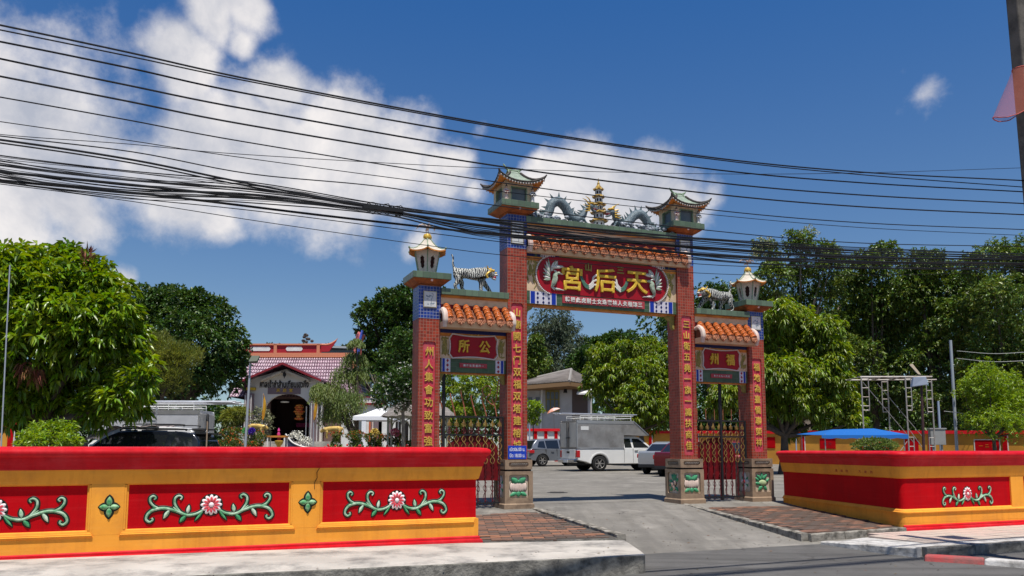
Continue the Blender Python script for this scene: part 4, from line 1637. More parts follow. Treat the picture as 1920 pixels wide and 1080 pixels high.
# phoenixes at both ends of the board
for sg_, x in ((1, 1.20), (-1, 4.02)):
 a, b = MB(), MB()
 body = curve([(x + sg_ * .02, BY - .03, 5.05), (x + sg_ * .06, BY - .05, 5.14), (x + sg_ * .10, BY - .05, 5.25), (x + sg_ * .10, BY - .05, 5.34), (x + sg_ * .17, BY - .04, 5.38)], 5)
 a.tube(body, [.03 + .035 * math.sin(math.pi * i / (len(body) - 1)) for i in range(len(body))], 8, .7)
 a.ell((x + sg_ * .19, BY - .05, 5.385), (.045, .03, .035))
 flat_leaf(b, (x + sg_ * .20, 5.39), (x + sg_ * .31, 5.36), .02, BY - .04, .02)
 flat_leaf(b, (x + sg_ * .15, 5.41), (x + sg_ * .05, 5.45), .02, BY - .04, .02)
 for k in range(9):
  an = R(78 - k * 9)
  l = .26 + .07 * math.sin(k)
  bx, bz = x + sg_ * (.02), 5.42 + .012 * k
  flat_leaf(a if k % 2 else b, (bx, bz), (bx + sg_ * math.cos(an) * l, bz + math.sin(an) * l * .9), .035, BY - .02 - .002 * k, .02)
 for k in range(7):
  an = R(100 + k * 14)
  l = .34 - .02 * k
  bx, bz = x - sg_ * .02, 5.40 - .03 * k
  flat_leaf(b if k % 2 else a, (bx, bz), (bx + sg_ * math.cos(an) * l * .8, bz + math.sin(an) * l), .03, BY - .018 - .002 * k, .02)
 for k in range(5):
  flat_leaf(a if k % 2 else b, (x + sg_ * .0, 5.08 - .01 * k), (x + sg_ * (.10 + .07 * k), 4.97 + .004 * k), .02, BY - .02, .02)
 a.obj('phoenix_body', PHO, board, smooth=True)
 b.obj('phoenix_feather', PHOW, board, smooth=True)
board_band(board, .56, 4.66, 4.63, 4.93, BY - .01, .76, DIAM, 3, 3)
mb = MB()
mb.box(1.50, BY - .012, 4.70, 3.72, BY + .012, 4.88)
mb.obj('dedication_strip', mat('dull_red_strip', (.36, .045, .055), .5, dirt=(.48, .2, .2), dirtscale=8), board)
brush_text(board, '轉楊此虎尉士女珠審林人夫程餘三', 1.56, 3.66, 4.79, .125, BY - .018, PHOW, 'white_character', .012, .03)
mb = MB()
mb.box(.56, BY + .06, 4.595, 4.66, BY + .30, 4.635)
mb.obj('beam_soffit', ORANGE, board)
for xx, sgn in ((.60, 1), (4.62, -1)):
 mb = MB()
 mb.prism([(xx - sgn * .02, 4.62), (xx + sgn * .22, 4.62), (xx + sgn * .17, 4.52), (xx + sgn * .07, 4.46), (xx + sgn * .04, 4.30), (xx - sgn * .02, 4.25)], BY + .10, BY + .22)
 mb.obj('corner_bracket', GOLDL, board, bevel=.01)

# side boards
for (x0, x1, txt, small) in ((-1.47, .09, '所公', '福海在里福四一'), (5.13, 6.75, '州福', '公元一九七八年'[::-1])):
 mb = MB()
 mb.box(x0, BY + .015, 3.28, x1, BY + .30, 3.95)
 bd = mb.obj('name_board', CREAM, gate)
 mb = MB()
 mb.box(x0 + .005, BY + .0, 3.84, x1 - .005, BY + .014, 3.95)
 mb.obj('navy_tile', DIAM, bd)
 mb = MB()
 mb.box(x0 + .005, BY + .004, 3.77, x1 - .005, BY + .013, 3.84)
 mb.obj('orange_strip', ORANGE, bd)
 xm = (x0 + x1) / 2
 out = []
 hw_, hh = .54, .245
 N_ = 8
 ed = []
 # ogee plaque outline: straight runs pinched at the middle, notched corners
 for (ax, az, bx, bz, amp) in ((-hw_ + .07, hh, hw_ - .07, hh, -.035), (hw_, hh - .09, hw_, -hh + .09, 0), (hw_ - .07, -hh, -hw_ + .07, -hh, .035), (-hw_, -hh + .09, -hw_, hh - .09, 0)):
  for i in range(N_ + 1):
   t = i / N_
   s_ = math.sin(math.pi * t)
   xx, zz = ax + (bx - ax) * t, az + (bz - az) * t + amp * s_
   if amp == 0:
    xx += (-.02 if ax > 0 else .02) * s_
   ed.append((xm + xx, 3.555 + zz))
 mb = MB()
 mb.prism(ed, BY - .02, BY + .012)
 mb.obj('crimson_field', SIGNR, bd)
 mb = MB()
 e3 = [(xm + (p[0] - xm) * 1.05, BY - .018, 3.555 + (p[1] - 3.555) * 1.09) for p in ed + ed[:1]]
 bead_line(mb, e3, .012, .032)
 mb.obj('bead_border', BEAD, bd)
 leafy(bd, x0 + .02, x0 + .24, 3.30, 3.78, BY + .012, int(x0 * 10) + 60, 30, .16)
 leafy(bd, x1 - .24, x1 - .02, 3.30, 3.78, BY + .012, int(x0 * 10) + 61, 30, .16)
 leafy(bd, x0 + .3, x1 - .3, 3.28, 3.36, BY + .012, int(x0 * 10) + 62, 20, .08)
 leafy(bd, x0 + .3, x1 - .3, 3.76, 3.85, BY + .002, int(x0 * 10) + 63, 20, .08, GOLD)
 for k, ch in enumerate(txt):
  put('gilt_character', text_mesh(ch, GOLDB, .05, .012, .02), bd, (xm + (-.24 if k == 0 else .25), BY - .035, 3.56), (0, 0, 0), (.26, .4, .29))
 board_band(bd, x0, x1, 2.98, 3.285, BY - .005, .38, DIAMR, 1, 3)
 mb = MB()
 mb.box(xm - .32, BY - .008, 3.09, xm + .32, BY + .016, 3.19)
 mb.obj('dedication_strip', MATS['dull_red_strip'], bd)
 brush_text(bd, small, xm - .25, xm + .25, 3.14, .055, BY - .012, PHOW, 'white_character', .01, .03)
 mb = MB()
 mb.box(x0, BY + .06, 2.955, x1, BY + .28, 2.98)
 mb.obj('beam_soffit', ORANGE, bd)
 for xx, sgn in ((x0 + .02, 1), (x1 - .02, -1)):
  mb = MB()
  mb.prism([(xx - sgn * .02, 2.97), (xx + sgn * .14, 2.97), (xx + sgn * .08, 2.90), (xx + sgn * .05, 2.78), (xx - sgn * .02, 2.74)], BY + .08, BY + .18)
  mb.obj('corner_bracket', GOLDL, bd, bevel=.008)

SOFF = mat('soffit_brown_orange', (.40, .12, .03), .7, col2=(.22, .06, .02), nscale=6, dirt=(.08, .04, .02), dirtscale=5, dirtamt=.7)
# capping slabs ----------------------------------------------------
for ci, (cx, zb, zt, kind_) in enumerate(cols):
 cy = W / 2 + PD
 w = .92 if kind_ == 'inner' else .86
 z0 = zt
 mb = MB()
 mb.cur = 0
 mb.box(cx - w / 2, cy - w / 2, z0 + .13, cx + w / 2, cy + w / 2, z0 + .27)
 mb.cur = 1
 mb.frus(cx, cy, z0 + .03, z0 + .13, W + .12, W + .12, w - .03, w - .03)
 mb.box(cx - W / 2 - .02, cy - W / 2 - .02, z0, cx + W / 2 + .02, cy + W / 2 + .02, z0 + .03)
 c = mb.obj('capping_slab', [GTILE, SOFF], gate, bevel=.006)
 mb = MB()
 mb.ell((cx, cy - w / 2 + .05, z0 + .10), .03)
 mb.tube([(cx, cy - w / 2 + .05, z0 + .14), (cx, cy - w / 2 + .05, z0 + .09)], .018)
 mb.obj('small_bulb', mat('bulb_glass', (.75, .55, .5), .2), c, smooth=True)

# ------------------------------------------------------------------ sculptures and lanterns on the gateway
def skin(name, verts, edges, radii, mats, parent=None, root=0, sub=2, loc=None):
 me = bpy.data.meshes.new(name)
 me.from_pydata([tuple(v) for v in verts], edges, [])
 bm = bmesh.new()
 bm.from_mesh(me)
 bm.verts.layers.skin.verify()
 bm.to_mesh(me)
 bm.free()
 for i, r_ in enumerate(radii):
  d = me.skin_vertices[0].data[i]
  d.radius = (r_, r_) if not isinstance(r_, tuple) else r_
  d.use_root = (i == root)
 o = bpy.data.objects.new(name, me)
 COL.objects.link(o)
 sk = o.modifiers.new('skin', 'SKIN')
 sk.use_smooth_shade = True
 sb = o.modifiers.new('sub', 'SUBSURF')
 sb.levels = sb.render_levels = sub
 dg = bpy.context.evaluated_depsgraph_get()
 dg.update()
 m2 = bpy.data.meshes.new_from_object(o.evaluated_get(dg))
 bpy.data.objects.remove(o)
 m2.name = name
 m2.materials.clear()
 m2.materials.append(mats)
 m2.polygons.foreach_set('use_smooth', [True] * len(m2.polygons))
 return put(name, m2, parent, loc or (0, 0, 0))

def roof_shell(w0, w1, z0, z1, lift, n=8, thick=.035, p=1.7):
 """hipped roof with upswept corners: square at the eaves (half width w0) sweeping up to half width w1"""
 mb = MB()
 rows = 7
 vs = []
 for layer in (0, 1):
  for j in range(rows):
   t = j / (rows - 1)
   hw = w0 + (w1 - w0) * t
   for k in range(4):
    for i in range(n):
     s = i / n
     e = abs(2 * s - 1) ** 2.5
     zz = z0 + (z1 - z0) * t ** p + lift * e * (1 - t) ** 2 - thick * layer
     ex = hw * (1 + .06 * e * (1 - t))
     c = [(-ex + 2 * ex * s, -ex), (ex, -ex + 2 * ex * s), (ex - 2 * ex * s, ex), (-ex, ex - 2 * ex * s)][k]
     vs.append((c[0], c[1], zz))
 m_ = 4 * n
 fs = []
 for layer in (0, 1):
  b0 = layer * rows * m_
  for j in range(rows - 1):
   for i in range(m_):
    i2 = (i + 1) % m_
    f = (b0 + j * m_ + i, b0 + j * m_ + i2, b0 + (j + 1) * m_ + i2, b0 + (j + 1) * m_ + i)
    fs.append(f if not layer else f[::-1])
 for i in range(m_):
  i2 = (i + 1) % m_
  fs.append((i2, i, rows * m_ + i, rows * m_ + i2))
 fs.append(tuple((rows - 1) * m_ + i for i in range(m_)))
 mb.add(vs, fs)
 return mb, vs[:rows * m_], rows, m_, n

GRN_ROOF = mat('verdigris_roof', (.30, .35, .28), .55, col2=(.22, .28, .22), nscale=8, dirt=(.12, .15, .11), dirtscale=9, dirtamt=.6)
GRN_TRIM = mat('green_trim', (.26, .33, .22), .5, col2=(.18, .26, .17), nscale=12, dirt=(.08, .09, .06), dirtscale=12)
BLKTRIM = mat('blackened_trim', (.03, .028, .026), .7, col2=(.10, .08, .07), nscale=20)
PINKY = mat('faded_pink_ceramic', (.60, .44, .38), .5, col2=(.66, .58, .52), nscale=16, dirt=(.10, .08, .07), dirtscale=20, dirtamt=.6)
WHC = mat('white_ceramic', (.70, .68, .64), .35, col2=(.58, .57, .55), nscale=14, dirt=(.10, .10, .11), dirtscale=18, dirtamt=.5)
GLASSD = mat('dim_grey_pane', (.10, .125, .14), .25, col2=(.14, .16, .17), nscale=3)

def figurine(parent, x, y, z, h, seed):
 """small robed ceramic figure standing at a pavilion corner"""
 f = bpy.data.objects.new('figurine', None)
 COL.objects.link(f)
 f.parent = parent
 f.location = (x, y, z)
 mb = MB()
 mb.lathe([(.068, 0), (.072, .03), (.060, .12), (.058, .22), (.066, .30), (.050, .36), (.022, .385)], n=10, sx=1, sy=.75)
 for s in (-1, 1):
  mb.tube(curve([(s * .05, 0, .345), (s * .085, -.02, .29), (s * .075, -.06, .235), (s * .02, -.085, .25)], 4), [.026, .026, .028, .030, .032, .034, .034, .033, .03, .028, .024, .02, .02][:13], 7)
  mb.ell((s * .025, -.04, .01), (.025, .045, .018), 8, 4)
 mb.tube([(.0, -.085, .25), (.0, -.088, .18)], .02, 6)
 o = mb.obj('robe', PINKY if seed % 2 else WHC, f, smooth=True)
 mb = MB()
 mb.ell((0, -.008, .425), (.034, .036, .043), 10, 8)
 mb.ell((0, -.045, .42), (.006, .008, .008), 6, 4)
 mb.ell((-.034, 0, .425), (.006, .01, .013), 6, 4)
 mb.ell((.034, 0, .425), (.006, .01, .013), 6, 4)
 mb.obj('head', mat('ceramic_skin', (.55, .38, .28), .5), f, smooth=True)
 mb = MB()
 mb.lathe([(.04, .435), (.042, .455), (.028, .485), (.014, .50), (.016, .52), (.004, .535)], n=9)
 mb.obj('headdress', BLKTRIM, f, smooth=True)
 mb = MB()
 mb.tube([(-.06, -.058, .30), (0, -.075, .275), (.06, -.058, .30)], .016, 6)
 mb.box(-.055, -.062, .20, .055, -.05, .222)
 mb.obj('sash', MAROON if seed % 2 else BLKTRIM, f)
 f.scale = (h / .53,) * 3
 return f

def pavilion(cx, z0, label):
 t = thing('roof_pavilion', label, 'pavilion', gw(cx, -(W / 2 + PD), z0), GROT, 'little pavilions on the tall gate columns')
 b = .35
 zt = .44
 mb = MB()
 for (x0, x1, y0, y1) in ((-b, -.16, -b, b), (.16, b, -b, b), (-.16, .16, -b, -.22), (-.16, .16, .22, b)):
  pass
 # corner posts and plain frieze round dark panes
 for sx in (-1, 1):
  for sy in (-1, 1):
   mb.box(*(sorted((sx * b, sx * .19))[0], sorted((sy * b, sy * .19))[0], 0), *(sorted((sx * b, sx * .19))[1], sorted((sy * b, sy * .19))[1], zt))
 mb.box(-b + .01, -b + .01, .33, b - .01, b - .01, zt + .03)
 mb.box(-b + .02, -b + .02, -.0, b - .02, b - .02, .04)
 mb.obj('walls', mat('pavilion_cream', (.66, .56, .38), .65, col2=(.58, .48, .32), nscale=5, dirt=(.18, .15, .1), dirtscale=6), t)
 mb = MB()
 mb.box(-b + .05, -b + .05, .03, b - .05, b - .05, .34)
 mb.obj('window_pane', GLASSD, t)
 mb = MB()
 for a in range(4):
  mb.M = Matrix.Rotation(a * math.pi / 2, 4, 'Z')
  for xx in (-.19, .19):
   mb.box(xx - .012, -b - .008, .02, xx + .012, -b + .06, .34)
  mb.box(-.19, -b - .008, .322, .19, -b + .06, .345)
 mb.M = None
 mb.obj('window_frame', GRN_TRIM, t)
 # roof
 shell, vs, rows, m_, n = roof_shell(.53, .13, .42, .74, .15)
 shell.obj('roof', [GRN_ROOF], t, smooth=True)
 sof, *_ = roof_shell(.515, .2, .395, .60, .15, thick=.02)
 sof.obj('roof_soffit', ORANGE, t, smooth=True)
 # dark ribbon along the eaves with a row of pale teeth under it
 mb, tm = MB(), MB()
 ring = [Vector(v) for v in vs[:m_]]
 mb.tube([p + Vector((0, 0, .01)) for p in ring + ring[:1]], .022, 6)
 for k in range(m_):
  for q in (0.25, .75):
   p = ring[k].lerp(ring[(k + 1) % m_], q)
   tm.ell(p + Vector((0, 0, -.04)), (.016, .016, .028), 6, 4)
 mb.obj('eaves_trim', BLKTRIM, t, smooth=True)
 tm.obj('eaves_teeth', PINKY, t, smooth=True)
 hips = MB()
 for k in range(4):
  line = [Vector(vs[j * m_ + k * n]) + Vector((0, 0, .015)) for j in range(rows)]
  d = (line[0] - line[1])
  d.z = 0
  d.normalize()
  line = [line[0] + d * .045 + Vector((0, 0, .05))] + line
  hips.tube(line, [.014] + [.030] * (len(line) - 1), 6)
 hips.obj('hip_ridge', BLKTRIM, t, smooth=True)
 # upper gable saddle with swallow-tail ridge
 mb = MB()
 for s in (-1, 1):
  mb.add([(-.13, s * .13, .72), (.13, s * .13, .72), (.115, 0, .84), (-.115, 0, .84), (-.13, s * .13, .69), (.13, s * .13, .69), (.115, 0, .80), (-.115, 0, .80)],
    [(0, 1, 2, 3), (4, 7, 6, 5), (0, 4, 5, 1), (1, 5, 6, 2), (0, 3, 7, 4)])
 mb.box(-.115, -.11, .70, .115, .11, .76)
 mb.obj('gable', GRN_ROOF, t)
 mb = MB()
 mb.tube(curve([(-.25, 0, .98), (-.20, 0, .91), (-.13, 0, .855), (0, 0, .84), (.13, 0, .855), (.19, 0, .885), (.24, 0, .93)], 4), [.010, .016, .022, .026] + [.026] * 17 + [.022, .018, .014, .010], 7, up=(0, 0, 1))
 for s in (-1, 1):
  for yy in (-.13, .13):
   mb.tube([(s * .125, 0, .85), (s * .135, yy * .5, .79), (s * .15, yy, .73)], .02, 6)
 mb.obj('ridge', GRN_TRIM, t, smooth=True)
 mb = MB()
 for x in (-.05, .03, .07):
  mb.ell((x, -.0, .875), (.02, .018, .022), 6, 5)
 mb.obj('ridge_ornament', WHC, t)
 for i, (x, y) in enumerate(((-b + .02, -b - .05), (b - .03, -b - .05))):
  figurine(t, x, y, .0, .36, i + 1)
 return t

pavilion(.335, 6.935, 'green-roofed pavilion with upturned eaves on top of the left tall column')
pavilion(4.885, 6.935, 'green-roofed pavilion with upturned eaves on top of the right tall column')

def lantern(cx, z0, label):
 t = thing('lantern_house', label, 'lantern', gw(cx, -(W / 2 + PD), z0), GROT, 'six-sided lanterns on the short gate columns')
 ph = R(15)
 mb = MB()
 n = 6
 r0, r1, z1 = .215, .31, .52
 # six leaning panels with a cut-out window each
 for k in range(n):
  a0, a1 = ph + k * math.pi / 3, ph + (k + 1) * math.pi / 3
  P = lambda s, v: Vector(((1 - s) * math.cos(a0) + s * math.cos(a1), (1 - s) * math.sin(a0) + s * math.sin(a1), 0)) * (r0 + (r1 - r0) * v) + Vector((0, 0, .05 + (z1 - .05) * v))
  win = [(.5, .14), (.62, .20), (.70, .26), (.67, .36), (.72, .45), (.67, .56), (.70, .66), (.60, .70), (.5, .78), (.40, .70), (.30, .66), (.33, .56), (.28, .45), (.33, .36), (.30, .26), (.38, .20)]
  out = [(.5, 0), (.8, 0), (1, 0), (1, .25), (1, .5), (1, .75), (1, 1), (.8, 1), (.5, 1), (.2, 1), (0, 1), (0, .75), (0, .5), (0, .25), (0, 0), (.2, 0)]
  N_ = len(win)
  nin = Vector((math.cos((a0 + a1) / 2), math.sin((a0 + a1) / 2), 0)) * -.03
  vs = [P(*q) for q in out] + [P(*q) for q in win] + [P(*q) + nin for q in win]
  fs = []
  for i in range(N_):
   j = (i + 1) % N_
   fs.append((i, j, N_ + j, N_ + i))
   fs.append((N_ + i, N_ + j, 2 * N_ + j, 2 * N_ + i))
  mb.add(vs, fs)
 mb.lathe([(r0 + .03, 0), (r0 + .03, .035), (r0, .06)], n=6, phase=ph)
 mb.obj('lantern_body', CREAMW, t)
 mb = MB()
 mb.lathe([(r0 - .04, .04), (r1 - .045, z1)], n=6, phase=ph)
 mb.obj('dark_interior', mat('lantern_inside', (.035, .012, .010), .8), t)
 mb = MB()
 for k in range(n):
  a = ph + k * math.pi / 3
  mb.tube([(math.cos(a) * (r0 + .005), math.sin(a) * (r0 + .005), .05), (math.cos(a) * (r1 + .005), math.sin(a) * (r1 + .005), z1)], .013, 6)
 mb.obj('corner_rib', GRN_TRIM, t)
 # roof: hexagonal, upturned corners
 vs, fs = [], []
 rows, sub = 6, 6
 m_ = 6 * sub
 for layer in (0, 1):
  for j in range(rows):
   tt = j / (rows - 1)
   for k in range(6):
    a0, a1 = ph + k * math.pi / 3, ph + (k + 1) * math.pi / 3
    for i in range(sub):
     s = i / sub
     e = abs(2 * s - 1) ** 2.5
     r_ = .46 + (.07 - .46) * tt ** .8
     x, y = (1 - s) * math.cos(a0) + s * math.cos(a1), (1 - s) * math.sin(a0) + s * math.sin(a1)
     z = .50 + .32 * tt ** 1.5 + .05 * e * (1 - tt) ** 2 - (.03 if layer else 0) * (1 - tt * .5)
     vs.append((x * r_, y * r_, z))
 for layer in (0, 1):
  b0 = layer * rows * m_
  for j in range(rows - 1):
   for i in range(m_):
    i2 = (i + 1) % m_
    f = (b0 + j * m_ + i, b0 + j * m_ + i2, b0 + (j + 1) * m_ + i2, b0 + (j + 1) * m_ + i)
    fs.append(f if not layer else f[::-1])
 for i in range(m_):
  fs.append((i, (i + 1) % m_, rows * m_ + (i + 1) % m_, rows * m_ + i))
 mb = MB()
 half = (rows - 1) * m_
 mb.add(vs, [])
 mb.f = fs
 mb.mi = [0] * half + [1] * (len(fs) - half)
 mb.obj('lantern_roof', [CREAMW, ORANGE], t, smooth=True)
 mb = MB()
 for k in range(6):
  mb.tube([Vector(vs[j * m_ + k * sub]) + Vector((0, 0, .006)) for j in range(rows)], .012, 5)
  c = Vector(vs[k * sub])
  mb.ell(c + Vector((0, 0, .02)), (.022, .022, .03), 6, 5)
 mb.obj('hip_rib', GRN_TRIM, t, smooth=True)
 mb = MB()
 mb.lathe([(.05, .80), (.085, .835), (.09, .88), (.06, .93), (.03, .94)], n=12)
 for k in range(6):
  a = k * math.pi / 3
  mb.tube([(math.cos(a) * .088, math.sin(a) * .088, .83), (math.cos(a) * .092, math.sin(a) * .092, .88), (math.cos(a) * .06, math.sin(a) * .06, .935)], .009, 5)
 mb.obj('gold_finial', GOLD, t, smooth=True)
 return t

def bird(cx, z0, label):
 t = thing('bird_statue', label, 'bird statue', gw(cx, -(W / 2 + PD), z0), GROT, 'birds with spread wings on the lanterns')
 vs = [(0, 0, .14), (0, -.05, .17), (0, -.10, .21), (0, -.14, .215), (0, .07, .12), (0, .15, .10), (.015, 0, .08), (.02, -.01, .01), (-.015, 0, .08), (-.02, -.01, .01)]
 es = [(0, 1), (1, 2), (2, 3), (0, 4), (4, 5), (0, 6), (6, 7), (0, 8), (8, 9)]
 skin('bird_body', vs, es, [.035, .03, .018, .008, .025, .008, .010, .006, .010, .006], PINKY, t)
 for s in (-1, 1):
  mb = MB()
  for k in range(8):
   a = R(10 + k * 9)
   bx = s * (.03 + .02 * k)
   l = .12 + .012 * k
   p0 = Vector((bx, -.01 + .006 * k, .165 + .02 * math.sin(k * .45)))
   p1 = p0 + Vector((s * l * math.cos(a) * .8, l * math.sin(a) * .7 + .03, -.012 * k * .4))
   d = (p1 - p0).cross(Vector((0, 0, 1))).normalized() * .014
   mb.add([p0 - d, p1, p0 + d, (p0 + p1) / 2 + Vector((0, 0, .010)) + d * 1.3, (p0 + p1) / 2 - d * 1.3], [(0, 4, 1, 3, 2)])
  mb.tube(curve([(s * .01, -.01, .165), (s * .10, -.03, .20), (s * .19, 0, .185), (s * .24, .02, .16)], 4), [.02, .02, .019, .018, .017, .016, .015, .014, .012, .011, .010, .008, .006], 6)
  mb.obj('wing', PINKY, t, smooth=True)
 return t

lantern(-1.72, 5.115, 'six-sided lantern with dark windows on the left outer gate column')
lantern(7.0, 5.115, 'six-sided lantern with dark windows on the right outer gate column')
bird(-1.72, 6.05, 'small white bird with spread wings on the left lantern')
bird(7.0, 6.05, 'small white bird with spread wings on the right lantern')

GOLDP = mat('weathered_gold_glaze', (.42, .27, .05), .4, col2=(.25, .15, .03), nscale=9, dirt=(.06, .04, .02), dirtscale=12, dirtamt=.7)
# five-storey pagoda on the centre beam
pg = thing('pagoda_model', 'miniature white pagoda with five gold roofs between the two dragons', 'pagoda', gw(2.60, -(PD + .26), 6.66), GROT)
z = .0
for k in range(5):
 w = .235 - .025 * k
 h = .165 - .005 * k
 mb = MB()
 mb.lathe([(w * .62, z), (w * .56, z + h)], n=8, phase=R(22.5))
 bdy = mb.obj('storey', mat('pagoda_white', (.52, .56, .58), .5, col2=(.62, .64, .64), nscale=6, dirt=(.2, .22, .25), dirtscale=10), pg)
 mb = MB()
 for q in range(8):
  a = R(45 * q + 22.5 + 22.5)
  mb.M = Matrix.Rotation(a, 4, 'Z') @ Matrix.Translation((w * .59 * math.cos(R(22.5)), 0, z + h * .42))
  mb.prism([(-.018, -.035), (.018, -.035), (.018, .02), (0, .04), (-.018, .02)], -.01, .006, 'x')
 mb.M = None
 mb.obj('window', DARK, bdy)
 vs, fs = [], []
 n, sub = 8, 4
 m_ = n * sub
 prof = [(w * .92, 0), (w * .76, .025), (w * .56, .055)]
 for (r_, dz) in prof + [(w * .97, -.018)]:
  for q in range(n):
   a0, a1 = R(22.5 + 45 * q), R(67.5 + 45 * q)
   for i in range(sub):
    s = i / sub
    e = abs(2 * s - 1) ** 2
    x, y = (1 - s) * math.cos(a0) + s * math.cos(a1), (1 - s) * math.sin(a0) + s * math.sin(a1)
    vs.append((x * r_ * (1 + .05 * e), y * r_ * (1 + .05 * e), z + h + dz + (.03 * e if dz <= 0 else 0)))
 for j in (0, 1):
  for i in range(m_):
   i2 = (i + 1) % m_
   fs.append((j * m_ + i, j * m_ + i2, (j + 1) * m_ + i2, (j + 1) * m_ + i))
 for i in range(m_):
  i2 = (i + 1) % m_
  fs.append((i2, i, 3 * m_ + i, 3 * m_ + i2))
 fs.append(tuple(3 * m_ + i for i in range(m_)))
 mb = MB()
 mb.add(vs, fs)
 mb.obj('gold_roof', GOLDP, pg, smooth=True)
 z += h + .045
mb = MB()
mb.lathe([(.09, z), (.05, z + .05), (.03, z + .09), (.035, z + .11), (.018, z + .14), (.006, z + .24)], n=8)
mb.obj('spire', GOLDP, pg, smooth=True)
mb = MB()
r_ = random.Random(5)
mb.box(-.36, -.22, -.16, .36, -.12, .02)
mb.obj('cloud_plinth', WHC, pg)
mb = MB()
for k in range(26):
 x, zz = r_.uniform(-.33, .33), r_.uniform(-.13, .0)
 a0 = r_.uniform(0, 6.28)
 mb.tube([(x + .04 * math.cos(a0 + q * .9) * (1 - q * .12), -.225, zz + .04 * math.sin(a0 + q * .9) * (1 - q * .12)) for q in range(6)], .009, 5)
mb.obj('cloud_scrolls', mat('blue_black_scroll', (.06, .06, .10), .5, col2=(.25, .10, .14), nscale=10), pg)

DRG = mat('dragon_scale_grey', (.065, .10, .125), .4, col2=(.22, .27, .29), nscale=38, ndetail=2, dirt=(.03, .04, .05), dirtscale=30, dirtamt=.6, bump=1.0, bscale=60, bdist=.012)
DRS = mat('dragon_spine_grey', (.12, .17, .18), .5, col2=(.06, .09, .10), nscale=20)
MOUTH = mat('mouth_red', (.40, .03, .05), .4)

